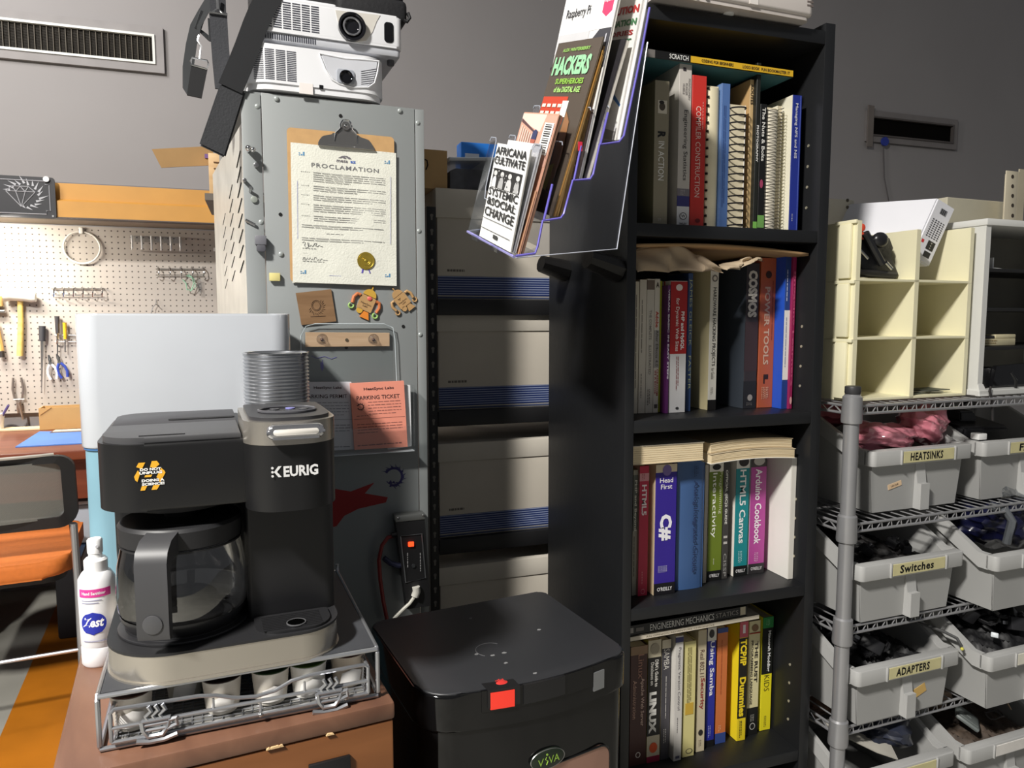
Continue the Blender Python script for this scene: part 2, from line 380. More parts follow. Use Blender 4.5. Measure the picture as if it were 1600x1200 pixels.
# clear plastic hook strip
CLR = clear((.97, .98, .98), .12)
a, b = P(203, 372, .012), P(284, 376, .012); t = thing('hook_strip', 'row of clear plastic hooks near the top of the pegboard', 'hook strip', a); w = b.x - a.x
MB().box(0, w, 0, .003, -.016, .012).build('backing', CLR, t, smooth=False)
for i in range(6):
    x = .008 + i * (w - .016) / 5; m = MB(); m.tube([(x, -.002, .01), (x + .003, -.026, .008), (x + .004, -.03, -.016), (x + .004, -.028, -.045), (x, -.012, -.05)], .0042, 6); m.build('hook', M((236, 238, 238), .12, spec=.8), t)
# green wire bundle
o = P(296, 441, .03); m = MB()
m.tube([(-.012, 0, .03), (.012, -.004, .022), (.018, 0, -.006), (.006, 0, -.036), (-.012, .003, -.034), (-.014, 0, -.006), (-.028, .003, .012)], .0026, 6)
m.tube([(-.004, .004, .036), (.02, 0, .016), (.026, 0, -.018), (.002, -.003, -.042)], .002, 6)
wp(tag(m.build('wire_bundle', M((150, 196, 168), .4)), 'loose loop of pale green wire hung on the right hook rail', 'wire'), o)
o = P(312, 446, .025); m = MB(); m.box(-.008, .008, -.002, .002, -.04, .03, .001); m.box(-.018, .0, -.004, .001, -.012, .008, .001)
wp(tag(m.build('plastic_bag', clear((.95, .96, .97), .18)), 'small clear plastic bag beside the green wire', 'bag'), o)
o = P(244, 478, .014); m = MB(); m.tube([(0, .008, .03), (0, 0, .008), (-.012, -.008, -.004), (-.02, -.014, -.03), (-.012, -.014, -.045)], .002, 6); m.tube([(0, 0, .008), (.014, -.01, -.004)], .002, 6)
wp(tag(m.build('single_hook', STEEL), 'lone wire hook just above the white appliance', 'hook'), o)
o = P(338, 388, .014); m = MB(); m.box(-.012, .012, -.01, .012, -.014, .002, .002); m.tube([(0, 0, 0), (.002, -.004, .03)], .0022, 6)
wp(tag(m.build('single_hook', WHITE), 'small white peg hook right of the clear hooks', 'hook'), o)
# long steel tool
o = P(66, 510); t = thing('file', 'long steel file with a dark grey grip', 'file', o); e1, e2 = ml(66, 533, o), ml(65, 612, o)
m = MB(); m.tube([(0, 0, .002), e1 * .5, e1], .0135, 10, r2=.012); m.build('grip', M((62, 62, 66), .6), t)
m = MB(); m.tube([e1, e1 * .6 + e2 * .4, e2], .0078, 6, r2=.0015); m.build('blade', STEEL, t)
# two small screwdrivers
for px, y0, y1, y2, col, r, lab in ((89, 494, 521, 553, (70, 68, 70), .0105, 'screwdriver with a dark grey handle'), (101, 504, 530, 550, (232, 182, 44), .0085, 'screwdriver with a yellow handle')):
    o = P(px, y0); t = thing('screwdriver', lab + ' hung upright on the pegboard', 'screwdriver', o, group='screwdrivers on the pegboard'); e1, e2 = ml(px + 1, y1, o), ml(px + 1, y2, o)
    m = MB(); m.tube([(0, 0, 0), e1 * .12, e1 * .75, e1], r, 8, r2=r * .75); m.build('handle', M(col, .45), t)
    m = MB(); m.rod(e1, e2, .003); m.build('shaft', CHROME, t)
# pliers
def pliers(px, py, ang, col, lab, s=1.0):
    o = P(px, py, .02); t = thing('pliers', lab, 'pliers', o, group='pliers on the pegboard'); t.rotation_euler = (0, math.radians(ang), 0)
    m = MB(); m.cyl((0, -.004, 0), .009 * s, .008, 'y', 14); m.tube([(0, 0, .004), (-.004 * s, 0, .02 * s), (-.002 * s, 0, .042 * s)], .006 * s, 6, r2=.002); m.tube([(0, 0, .004), (.004 * s, 0, .02 * s), (.002 * s, 0, .042 * s)], .006 * s, 6, r2=.002); m.build('jaws', STEEL, t)
    for q in (-1, 1):
        m = MB(); m.tube([(q * .004 * s, 0, -.004), (q * .016 * s, 0, -.025 * s), (q * .02 * s, 0, -.05 * s), (q * .013 * s, 0, -.078 * s)], .0065 * s, 8); m.build('handle', M(col, .4), t)
pliers(79, 568, -8, (226, 226, 228), 'pliers with white handles hanging low on the pegboard', .9)
pliers(93, 566, -14, (58, 78, 168), 'pliers with blue handles beside the white handled pair', .9)
# rusty snips
o = P(29, 626, .015); t = thing('snips', 'worn steel tin snips hanging above the desk, jaws down', 'snips', o)
for q in (-1, 1):
    m = MB(); m.tube([(0, 0, -.012), (q * .014, 0, .012), (q * .02, 0, .05), (q * .015, 0, .10)], .0046, 8); m.build('handle', M((150, 140, 132), .4, .6), t)
m = MB(); m.tube([(0, 0, -.008), (.006, 0, -.04), (.012, 0, -.085)], .011, 8, r2=.003); m.tube([(0, 0, -.008), (-.004, 0, -.04), (-.004, 0, -.055)], .008, 8, r2=.003); m.build('jaws', M((152, 138, 128), .4, .7), t)
m = MB(); m.box(-.018, .024, -.006, .006, .004, .008, .001); m.build('latch', WHITE, t)
# tools cut by the left edge of the photo
o = P(0, 480, .02); t = thing('brush', 'stubby brush with tan bristles at the left end of the pegboard', 'brush', o)
m = MB(); m.tube([(-.02, 0, .04), (-.01, 0, .0)], .03, 10, r2=.024); m.build('bristles', M((198, 164, 104), .9, var=.3, scale=60), t)
m = MB(); m.box(-.05, .02, -.012, .012, -.024, -.012, .003); m.build('ferrule', STEEL, t)
o = P(0, 530, .02); t = thing('utility_knife', 'tan tool with a black tip hanging at the left edge of the pegboard', 'tool', o)
m = MB(); m.tube([(-.012, 0, .07), (.0, 0, -.03), (.002, 0, -.05)], .011, 8); m.build('grip', M((206, 166, 96), .5), t)
m = MB(); m.tube([(.002, 0, -.052), (.002, 0, -.078)], .012, 8); m.build('tip', M((52, 46, 44), .5), t)
# things leaning in the gap left of the cabinet
o = P(353, 395, .09); t = thing('clear_case', 'clear plastic case hanging between pegboard and grey cabinet', 'case', o)
MB().box(-.018, .02, -.01, .01, -.085, .07, .003).build('shell', clear((.9, .9, .9), .25), t)
MB().box(-.012, .012, -.012, .012, .06, .09, .003).build('clip', M((90, 84, 80), .5), t)
m = MB(); m.tube([(-.012, -.014, -.02), (.006, -.014, -.005), (.018, -.014, .02)], .003, 6); m.build('tie', INK, t)
o = P(352, 450, .06); t = thing('tool_strip', 'grey metal strip with slots standing at the right end of the pegboard', 'strip', o)
MB().box(-.025, .025, -.004, .004, -.12, .10, .001).build('plate', M((150, 146, 140), .4, .5), t)
for i in range(5): MB().box(-.012, .012, -.006, -.004, -.1 + i * .04, -.085 + i * .04).build('slot', M((70, 66, 64), .6), t)

# ------------------------------------------------------------ desk
DW = wood((112, 56, 38), (140, 78, 52), .28, (1.0, 9, 9), 2.0)
DY = 2.99
t = thing('desk', 'reddish brown wooden desk under the pegboard', 'desk', (-1.0, DY, 0))
MB().box(-1.2, .75, 0, PY - DY - .012, .705, .74, .006).build('desk_top', DW, t)
MB().box(-1.15, .72, .06, .08, .55, .703).build('apron', wood((104, 48, 30), (126, 66, 42), .35), t, smooth=False)
MB().box(-1.15, .72, .60, .62, .12, .703).build('modesty_panel', wood((84, 40, 28), (104, 56, 38), .45), t, smooth=False)
for x in (-1.17, .68): MB().box(x, x + .05, .05, .66, 0, .703).build('side_panel', DW, t, smooth=False)
mt = MB(); q = [gZ(px, py, .744) for px, py in ((24, 698), (123, 692), (125, 678), (62, 674))]; q[1].x += .2; q[2].x += .2
mt.hexa([(p.x, p.y, .7405) for p in q] + [(p.x, p.y, .7445) for p in q])
tag(mt.build('cutting_mat', M((84, 132, 208), .5), smooth=False), 'bright blue mat lying on the wooden desk', 'mat')
o = gZ(62, 672, .741); t = thing('cardboard_box', 'small open cardboard box of pencils on the desk by the pegboard', 'box', (o.x, o.y, .741), 4)
KR = M((196, 156, 100), .8, var=.06); KD = M((150, 110, 66), .85)
bw, bh = .20, .092
m = MB(); m.box(0, bw, 0, .004, 0, bh); m.box(0, bw, .10, .104, 0, bh); m.box(0, .004, .004, .10, 0, bh); m.box(bw - .004, bw, .004, .10, 0, bh); m.box(.004, bw - .004, .004, .1, 0, .004); m.build('carton', KR, t, smooth=False)
m = MB(); m.hexa([(.004, .002, bh - .028), (.008, .002, bh - .028), (.008, -.002, bh - .028), (.004, -.002, bh - .028), (.046, .002, bh + .002), (.05, .002, bh + .002), (.05, -.002, bh + .002), (.046, -.002, bh + .002)]); m.build('crease', KD, t, smooth=False)
for px, lean, col, r, nm, lab in ((.11, .07, (52, 48, 50), .004, 'pen', 'thin dark pen leaning out of the small cardboard box'), (.16, .03, (222, 190, 70), .006, 'pencil', 'yellow pencil standing in the small cardboard box')):
    q = t.matrix_basis @ Vector((px, .05, .01)) if False else Vector((o.x + px, o.y + .05, .752))
    m = MB(); m.rod((0, 0, 0), (lean, .01, .13), r); m.rod((lean, .01, .13), (lean * 1.08, .011, .14), r * .5)
    tag(wp(m.build(nm, M(col, .5)), q), lab, nm)
o = gZ(108, 674, .741); t = thing('tray', 'dark edged shallow tray on the desk in front of the cardboard box', 'tray', (o.x - .06, o.y - .05, .7405))
MB().box(0, .22, 0, .06, 0, .006, .002).build('base', M((84, 60, 48), .5), t); MB().box(.01, .21, .006, .05, .0062, .010).build('paper', M((222, 208, 186), .7), t, smooth=False)
o = gZ(40, 670, .741); m = MB(); m.prism(rrect(-.10, .09, -.03, .05, .02, 3), 0, .006)
tag(wp(m.build('paper_scrap', M((226, 206, 168), .8)), (o.x, o.y - .02, .741)), 'cream paper scraps lying at the back of the desk', 'paper')
o = gZ(2, 672, .741); t = thing('cup', 'white cup with a purple tool in it, left end of the desk', 'cup', (o.x - .02, o.y, .741))
m = MB(); m.lathe([(0, 0), (.028, 0), (.034, .07), (.031, .07), (.026, .004), (0, .004)]); m.build('cup_body', WHITE, t)
m = MB(); m.rod((0, 0, .012), (.055, -.01, .105), .005); tag(wp(m.build('marker_pen', M((84, 74, 130), .5)), (o.x - .02, o.y, .742)), 'purple pen sticking out of the white cup', 'pen')

# ------------------------------------------------------------ chair
ch = Frame(-.80, 2.42, 0, 6)
t = thing('office_chair', 'chair with orange seat, black framed grey mesh back and silver legs', 'chair', ch)
BK = M((34, 34, 36), .5); SIL = M((190, 190, 194), .3, .9); ORG = M((204, 112, 44), .75, var=.06, scale=80)
pr_ = lambda px, py, c=0: ch.on(px, py, c)
top_r, rt = pr_(97, 714), pr_(118, 822); wR = rt.x; zt, zbm = top_r.z, pr_(100, 818).z
lean = .06
def bk(x, z): return Vector((x, -.01 + (zt - z) * .22, z))
out = rrect(-wR, wR, zbm - .03, zt, (.045, .045, .05, .05), 6)
hole = rrect(-wR + .035, wR - .035, zbm + .005, zt - .022, .02, 6)
def curved(x, z): p = bk(x, z); p.y += -.05 * (1 - (x / wR) ** 2) + .05; return p
m = MB(); n = len(out)
Fv = [[m.b.verts.new(curved(x, z) + Vector((0, d, 0))) for x, z in pp] for pp, d in ((out, 0), (hole, 0), (out, .026), (hole, .026))]
for i in range(n):
    j = (i + 1) % n
    for A2, B2 in ((0, 1), (1, 3), (3, 2), (2, 0)): m.b.faces.new([Fv[A2][i], Fv[A2][j], Fv[B2][j], Fv[B2][i]])
m.build('back_frame', BK, t)
m = MB(); hx, hz0, hz1 = wR - .03, zbm + .0, zt - .018
m.sheet(lambda u, v: curved(-hx + 2 * hx * u, hz0 + (hz1 - hz0) * v) + Vector((0, .013, 0)), 12, 6); m.build('mesh_panel', mesh_mat((128, 128, 122)), t)
m = MB(); m.tube([curved(x, zt + .004) + Vector((0, .013, 0)) for x in [(-wR + .05) + (2 * wR - .1) * i / 12 for i in range(13)]], .005, 6); m.build('top_trim', M((176, 170, 160), .5), t)
m = MB(); m.prism(rrect(-.235, .235, .06, .58, .07, 6), .43, .485, 'z', .018, 3); m.build('seat', ORG, t)
m = MB(); m.prism(rrect(-.22, .22, .08, .56, .06, 6), .412, .43); m.build('seat_pan', BK, t)
zj = .60
for q in (-1, 1):
    m = MB(); m.tube([(q * (wR - .008), .03, .60), (q * (wR - .004), .02, .4), (q * (wR), -.02, .02)], .0105, 10); m.build('leg', SIL, t)
    m = MB(); m.tube([(q * (wR - .01), .5, .42), (q * (wR), .55, .02)], .0105, 10); m.build('leg', SIL, t)
    m = MB(); m.tube([(q * wR, -.02, .015), (q * wR, .55, .015)], .0105, 10); m.build('runner', SIL, t)
    m = MB(); m.tube([(q * (wR - .01), .03, .60), (q * (wR - .01), .1, .422), (q * (wR - .01), .5, .42)], .0105, 10); m.build('seat_rail', BK, t)
m = MB(); m.rod((-wR, .0, .22), (wR, .0, .22), .006); m.build('crossbar', SIL, t)
# things beyond the chair under the desk
o = gZ(60, 990, 0); m = MB()
m.prism(rrect(-.30, .12, 0, .34, .05, 4), 0, .34, 'z', .05, 3, .9)
t = thing('duffel_bag', 'black bag on the floor under the desk behind the chair', 'bag', (-1.14, 3.05, 0)); m.build('bag_body', M((30, 30, 34), .8, bump=.3), t)
m = MB(); m.box(.02, .045, -.003, .0, .12, .2, .001); m.build('hang_tag', M((206, 196, 184), .6), t)
m = MB(); m.tube([(-.2, .1, .33), (-.15, .1, .42), (-.02, .1, .42), (.04, .1, .33)], .012, 8); m.build('carry_handle', M((26, 26, 30), .8), t)
o = gY(113, 770, 3.12); t = thing('storage_tub', 'grey plastic tub under the desk between chair and white appliance', 'tub', (o.x + .05, 3.12, .36))
m = MB(); m.prism(rrect(-.09, .12, 0, .13, .03, 4), 0, .15, 'z', .008, 2, 1.12); m.build('tub_body', M((176, 180, 190), .5), t)
m = MB(); m.prism(rrect(-.1, .135, -.006, .136, .035, 4), .15, .165, 'z', .005); m.build('rim', M((206, 208, 214), .5), t)
t2 = thing('storage_crate', 'low blue and black crate stack holding the grey tub under the desk', 'crate', (o.x + .05, 3.12, 0))
MB().box(-.12, .15, -.02, .16, 0, .28, .01).build('lower_crate', M((50, 50, 56), .6), t2); MB().box(-.12, .15, -.02, .16, .282, .356, .01).build('blue_crate', M((86, 112, 150), .6), t2)
# ============================================================ WHITE APPLIANCE, WOODEN STAND, COFFEE CORNER
# tall white appliance behind the stand
fr = Frame(-.10, 1.31, 0, 3); L_, R_ = fr.on(117, 600), fr.on(458, 600)
zt = fr.on(300, 490, .03).z; zm = fr.on(140, 700, .02).z
t = thing('appliance', 'tall glossy white appliance with a pale blue lower half behind the coffee maker', 'appliance', fr)
plan = rrect(L_.x, R_.x, 0, .235, .035, 8)
m = MB(); m.prism(plan, zm, zt, 'z', .004, 2); m.build('upper_shell', M((198, 202, 208), .16, var=.02, coat=.4), t)
m = MB(); m.prism(rrect(L_.x + .004, R_.x - .004, .004, .231, .035, 8), .03, zm - .003); m.build('lower_shell', M((128, 168, 184), .5, var=.12, scale=6), t)
m = MB(); m.prism(rrect(L_.x + .02, R_.x - .02, .02, .215, .03, 6), 0, .03); m.build('plinth', M((60, 76, 84), .6), t)
m = MB(); m.prism(rrect(L_.x + .002, R_.x - .002, .002, .233, .035, 8), zm - .003, zm); m.build('joint', M((66, 110, 160), .5), t)

# wooden stand
TW = wood((98, 67, 52), (126, 90, 70), .42, (9, 1.4, 9), 2.2)
TF = wood((108, 66, 36), (134, 86, 50), .4, (1.6, 9, 9), 2.0)
st = Frame(-.2155, .822, 0, 6.4)
t = thing('wooden_stand', 'worn reddish wooden stand carrying the coffee maker', 'stand', st)
m = MB(); m.box(0, .362, 0, .42, .728, .75, .004); m.build('top_board', TW, t)
m = MB(); m.box(.002, .360, .002, .418, 0, .727, .003); m.build('carcass', TF, t)
a, b = st.on(482, 1191), st.on(547, 1183)
m = MB(); m.box(a.x, b.x, -.003, .002, a.z - .12, (a.z + b.z) / 2, .001); m.build('black_panel', M((18, 18, 20), .5), t)
rng = random.Random(3)
for i in range(7):
    m = MB(); x = rng.uniform(.01, .33); w = rng.uniform(.004, .016); m.hexa([(x, -.0008, .7275), (x + w, -.0008, .7275), (x + w, .002, .7275), (x, .002, .7275), (x + w * .2, -.0008, .7275 + rng.uniform(.001, .0035)), (x + w * .7, -.0008, .7275 + rng.uniform(.001, .0035)), (x + w * .7, .002, .731), (x + w * .2, .002, .731)])
    m.build('chipped_edge', M((208, 176, 130), .8), t, smooth=False)

# pod drawer rack
dr = Frame(-.1765, .861, .7505, 3.6)
WIR = M((176, 178, 182), .3, .8, .05)
t = thing('pod_drawer', 'silver wire drawer rack with a black top under the coffee maker', 'drawer rack', dr)
w, d, h = .303, .30, .062
m = MB(); r = .0028
for x in (0, w):
    m.tube([(x, d, r), (x, .004, r), (x, 0, r + .004), (x, 0, h - .004), (x, .004, h), (x, d - .004, h), (x, d, h + .004), (x, d, h + .012)], r, 8)
m.tube([(.0, 0, r), (w, 0, r)], r); m.tube([(0, 0, h), (w, 0, h)], r); m.rod((0, d, r), (w, d, r), r); m.rod((0, d, h), (w, d, h), r)
m.build('frame', WIR, t)
m = MB(); m.box(r, w - r, .004, d - .003, h - .002, h + .0012); m.box(r, w - r, .004, d - .003, h + .0012, h + .002); m.build('top_panel', M((58, 60, 64), .6, scale=40), t, smooth=False)
dw = MB(); q = .0023; y0 = -.006
top = [(.014, y0, .012), (.014, y0, .046), (.018, y0, .05), (.10, y0, .048)] + [(.10 + .005 * i, y0, .048 - .012 * math.sin(i / 15 * PI) ** 1.0 * (1 if i < 8 else 1)) for i in range(1, 16)]
top = [(.012, y0, .012), (.012, y0, .044), (.016, y0, .048), (.10, y0, .046), (.118, y0, .043), (.138, y0, .036), (.16, y0, .033), (.182, y0, .036), (.2, y0, .044), (.222, y0, .047), (w - .018, y0, .048), (w - .013, y0, .044), (w - .013, y0, .012)]
dw.tube(top, q, 8); dw.rod((.012, y0, .027), (w - .013, y0, .027), q); dw.rod((.012, y0, .011), (w - .013, y0, .011), q)
for x in (.115, .165, .215): dw.rod((x, y0, .011), (x, y0, .026), .0014) if x == .165 else dw.rod((x, y0, .027), (x, y0, .04), .0014)
for x in (.014, w - .014):
    dw.rod((x, y0, .046), (x, d - .02, .046), q); dw.rod((x, y0, .011), (x, d - .02, .011), q)
dw.build('drawer_rails', WIR, t)
m = MB()
for i in range(26): m.rod((.016 + i * (w - .032) / 25, y0, .0085), (.016 + i * (w - .032) / 25, d - .03, .0085), .0009, 4)
for i in range(34): m.rod((.013, .0 + i * (d - .04) / 33, .0095), (w - .013, .0 + i * (d - .04) / 33, .0095), .0009, 4)
m.build('drawer_mesh', WIR, t, smooth=False)
m = MB(); m.box(.016, w - .016, -.004, d - .03, .0062, .0072); m.build('drawer_floor', M((176, 174, 170), .45, .2), t, smooth=False)
m = MB()
for i in range(9): m.rod((.0165, 0, .012 + i * .0038), (.0165, d - .04, .012 + i * .0038), .0006, 4); m.rod((w - .0165, 0, .012 + i * .0038), (w - .0165, d - .04, .012 + i * .0038), .0006, 4)
m.build('side_mesh', WIR, t, smooth=False)
def cup_badge(px, py, sc, flip):
    c = dr.on(px, py, -.009); m = MB(); k = .0029
    def R3(pts): return [(c.x + flip * x * sc, y0 - .004, c.z + z * sc) for x, z in pts]
    m.tube(R3([(-.014, .008), (-.013, -.002), (-.008, -.010), (.006, -.010), (.012, -.002), (.014, .008), (-.014, .008)]), k, 6)
    m.tube(R3([(-.02, -.0135), (-.008, -.016), (.008, -.016), (.021, -.0125)]), k, 6)
    m.tube(R3([(.013, .005), (.02, .006), (.021, -.001), (.011, -.004)]), k, 6)
    for x in (-.007, 0, .007): m.tube(R3([(x, .008), (x - .003, .013), (x + .003, .018), (x, .024)]), k * .8, 6)
    for z in (.003, -.003): m.tube(R3([(-.013, z), (.012, z)]), k * .7, 6)
    m.build('cup_badge', WIR, t)
cup_badge(244, 1134, 1.0, 1); cup_badge(515, 1090, 1.0, 1)
for x, z in ((.05, .011), (.055, .008), (.165, .011), (.262, .011)):
    m = MB(); m.ball((x, y0 - .002, z), .003, seg=10); m.build('rivet', STEEL, t)
# pods
def pod(px, y, lid, label, body=(226, 220, 208)):
    c = dr.on(px, 1100, y); x = c.x; p = dr.w((x, y, .0105))
    t = thing('coffee_pod', label, 'coffee pod', p, math.degrees(dr.rot) + px, 'coffee pods in the wire drawer')
    m = MB(); m.lathe([(0, 0), (.0165, 0), (.0185, .003), (.0215, .037), (.0225, .0385), (.0225, .0405), (.0, .0405)], seg=28); m.build('cup_shell', M(body, .4, var=.03), t)
    m = MB(); m.lathe([(0, .0408), (.0218, .0408), (.0215, .0414), (0, .0414)], seg=28); m.build('foil_lid', M(lid, .35, .2), t)
    m = MB(); rr = .0195
    m.sheet(lambda u, v: Vector(((.0188 + .003 * (.012 + .02 * v) / .04 + .0009) * math.cos(-PI / 2 - math.radians(px) - .1 + (u - .5) * 1.2 + .2 * v), (.0188 + .003 * (.012 + .02 * v) / .04 + .0009) * math.sin(-PI / 2 - math.radians(px) - .1 + (u - .5) * 1.2 + .2 * v), .006 + .020 * v * (1 - .5 * abs(u - .5)))), 8, 4)
    m.build('wave_print', M((242, 240, 236), .4), t)
pod(206, .028, (120, 84, 70), 'cream coffee pod at the far left of the wire drawer')
pod(290, .075, (150, 140, 130), 'coffee pod standing back in shadow, second from left in drawer', (206, 200, 186))
pod(348, .026, (70, 44, 34), 'cream coffee pod with a dark brown lid behind the front wire dip')
pod(424, .026, (66, 96, 52), 'cream coffee pod with a dark green lid in the middle of the drawer')
pod(483, .026, (112, 142, 66), 'white coffee pod with a bright green lid behind the right cup badge', (236, 234, 228))
pod(545, .034, (112, 72, 58), 'beige coffee pod with a reddish lid at the right end of drawer', (216, 202, 184))

# coffee maker
K = Frame(-.043, .872, .8136, 4)
KB = M((25, 25, 26), .34, var=.04, spec=.5); KT = M((36, 36, 38), .5); SS = M((190, 184, 174), .26, .8, .04)
t = thing('coffee_maker', 'black coffee maker with steel trims on the wire drawer rack', 'coffee maker', K)
zb = .036
base = rrect(-.131, .130, -.006, .272, (.02, .02, .075, .05), 10)
m = MB(); m.prism(base, 0, .003); m.prism(rrect(-.129, .128, -.004, .27, (.02, .02, .073, .048), 10), .003, zb - .002); m.build('base_band', SS, t)
m = MB(); m.prism(rrect(-.130, .129, -.005, .271, (.02, .02, .074, .049), 10), zb - .003, zb, 'z', .0015); m.build('base_deck', KT, t)
m = MB(); m.cyl((-.047, .085, zb), .074, .004, 'z', 40, bev=.0015); m.cyl((-.047, .085, zb + .004), .066, .0015, 'z', 40); m.build('hot_plate', M((38, 38, 40), .35), t)
dx0, dx1 = .030, .118
m = MB(); m.prism(rrect(dx0, dx1, .0, .055, (.004, .004, .03, .03), 6), zb, zb + .003)
for i in range(9): m.box(dx0 + .008, dx1 - .012, .006 + i * .005, .0078 + i * .005, zb + .003, zb + .0042)
m.build('drip_tray', M((30, 30, 32), .5), t)
hc = K.on(463, 973); hp = K.R.transposed() @ (gZ(463, 973, .8136 + zb + .004) - K.o)
m = MB(); m.cyl((hp.x, hp.y, zb + .0035), .0105, .0016, 'z', 24); m.build('drip_hole', M((4, 4, 4), .9, spec=0), t)
m = MB(); m.tube([(hp.x + .0108 * math.cos(i * PI / 12), hp.y + .0108 * math.sin(i * PI / 12), zb + .0048) for i in range(24)], .0009, 5, closed=True); m.build('hole_rim', M((90, 90, 92), .3), t)
# rear tank block and right column
m = MB(); m.prism(rrect(-.127, .03, .165, .27, (.01, .03, .01, .01), 6), zb, .262); m.build('rear_block', KB, t)
m = MB(); m.prism(rrect(.024, .131, .058, .27, (.02, .0, .006, .015), 6), zb, .20); m.build('column', M((24, 24, 26), .42), t)
hz0, hz1 = .192, .267
m = MB(); m.prism(rrect(-.129, .03, .016, .27, (.0, .03, .05, .0), 10), hz0, hz1, 'z', .004, 2); m.build('brew_housing', KB, t)
m = MB(); m.prism(rrect(-.124, .021, .022, .135, (.0, .0, .045, .0), 10), hz1, hz1 + .007, 'z', .002); m.build('filter_lid', M((74, 74, 76), .42), t)
m = MB(); m.box(-.085, -.038, .032, .035, hz1 + .0068, hz1 + .0078); m.build('lid_slot', M((20, 20, 22), .6), t)
m = MB(); m.prism(rrect(-.124, .022, .14, .265, (.0, .03, .0, .0), 8), hz1, hz1 + .006, 'z', .002); m.build('tank_lid', M((66, 66, 69), .45), t)
m = MB(); m.prism(rrect(-.06, .02, .165, .178, .006, 5), hz1 + .006, hz1 + .0072); m.build('tank_grip', M((14, 14, 16), .6), t)
m = MB(); m.lathe([(.06, 0), (.056, -.008), (.02, -.014), (.018, -.03), (0, -.03)], (-.047, .088, hz0), 32); m.build('brew_basket', M((26, 26, 28), .4), t)
# pod head
hx0, hx1 = .0235, .126
head = rrect(hx0, hx1, -.022, .14, (.006, .006, .04, .045), 10)
m = MB(); m.prism(head, .187, .263, 'z', .003); m.build('pod_head', KB, t)
m = MB(); m.prism([(a + (.0005 if a > .07 else -.0005), b - .0005) for a, b in head], .263, .289, 'z', .003); m.build('steel_band', SS, t)
m = MB(); m.prism(rrect(hx0 + .006, hx1 - .005, -.014, .135, (.006, .006, .035, .04), 10), .289, .293, 'z', .002); m.build('head_lid', M((52, 52, 55), .35), t)
m = MB(); ccx, ccy = .076, .05
m.tube([(ccx + .033 * math.cos(i * PI / 16), ccy + .03 * math.sin(i * PI / 16), .2945) for i in range(32)], .0018, 6, closed=True); m.build('button_ring', M((80, 80, 84), .3), t)
for i, a in enumerate((20, 75, 130, 200, 265)):
    m = MB(); m.cyl((ccx + .021 * math.cos(math.radians(a)), ccy + .019 * math.sin(math.radians(a)), .293), .006, .0015, 'z', 16, bev=.0005); m.build('button', M((70, 70, 74) if i != 1 else (130, 130, 190), .25), t)
m = MB(); hy = -.0225
m.prism(rrect(.045, .108, .271, .287, .007, 6), hy - .012, hy, 'y', .004, 3); m.build('head_handle', M((205, 205, 208), .18, .9), t)
m = MB(); m.prism(rrect(.052, .101, .276, .2825, .003, 5), hy - .0135, hy - .0118, 'y', .0008); m.build('handle_inlay', M((226, 222, 214), .3), t)
m = MB(); a, b = K.on(424, 738, -.022), K.on(497, 733, -.022)
put_text(m, 'EURIG', ((a.x + b.x) / 2 + .0065, -.0226, (a.z + b.z) / 2), X, Z, b.x - a.x - .013, .0125, .035)
kx = a.x
for z in (.0046, 0, -.0046): m.cyl((kx + .0012, -.0226, a.z + z), .0014, .0006, 'y', 10)
for s_ in (1, -1): m.hexa([(kx + .0028, -.0226, a.z - .0), (kx + .006, -.0226, a.z), (kx + .006, -.0223, a.z), (kx + .0028, -.0223, a.z), (kx + .0075, -.0226, a.z + s_ * .0062), (kx + .011, -.0226, a.z + s_ * .0062), (kx + .011, -.0223, a.z + s_ * .0062), (kx + .0075, -.0223, a.z + s_ * .0062)])
m.build('brand_lettering', M((226, 226, 226), .5), t, smooth=False)
# sticker: hazard hexagon
a = K.on(235, 743, .016); m = MB(); m.m = 0; yy = .0154
HEXA = lambda pts: m.b.faces.new([m.b.verts.new((a.x + x * .001, yy, a.z + z * .001)) for x, z in pts])
for pts in ([(-11, 15), (-4.5, 15), (-8, 8), (-13.5, 10.5)], [(2, 16), (7, 16), (9.5, 12), (5, 8), (0, 9.5)], [(-16, 0), (-12, 7), (-10, 3), (-13, -6), (-15, -4)], [(11, 8), (14.5, 4), (9, -6), (6, -2)], [(14.5, 4), (15, 2), (9, -9), (8.5, -6)], [(-9, -11), (-3.5, -11), (-6, -16), (-10.5, -16)], [(2.5, -11), (9, -11), (6, -16), (0.5, -16)], [(-5, 1), (2, 1), (0.5, -1.5), (-6, -1.5)]): HEXA(pts)
m.m = 1
for s_, z in (('DO NOT', 7.2), ('UNPLUG', 3.4), ('DOING A', -5.2), ('SCIENCE!', -9.2)):
    put_text(m, s_, (a.x + (.0005 if z > 0 else .0025), yy - .0002, a.z + z * .001), X, Z, .0225 if z != 7.2 else .021, .0031, .05)
m.build('warning_sticker', [M((238, 176, 48), .5), M((240, 240, 238), .5)], t, smooth=False, fix=False)
# carafe
cp = K.w((-.047, .085, zb + .0058)); ca = Frame(cp.x, cp.y, cp.z, 4)
t = thing('coffee_carafe', 'empty glass coffee carafe with black lid and handle in the coffee maker', 'carafe', ca)
GLS = clear((.96, .95, .93), .2, .04, .65)
m = MB(); m.lathe([(0, .001), (.055, .001), (.064, .006), (.0725, .022), (.074, .04), (.0715, .075), (.066, .098), (.0645, .104)], seg=48); m.build('glass_jug', GLS, t, fix=True)
m = MB(); m.lathe([(.064, .0), (.0705, .012), (.0705, .016), (.064, .004)], seg=40); m.build('base_ring', M((60, 60, 62), .3, .5), t)
m = MB(); m.lathe([(.0655, .100), (.0685, .102), (.069, .122), (.066, .126), (.03, .1275), (.018, .1275), (.018, .1265), (0, .1265)], seg=48); m.lathe([(.0645, .104), (.0655, .098)], seg=48); m.build('carafe_lid', KT, t)
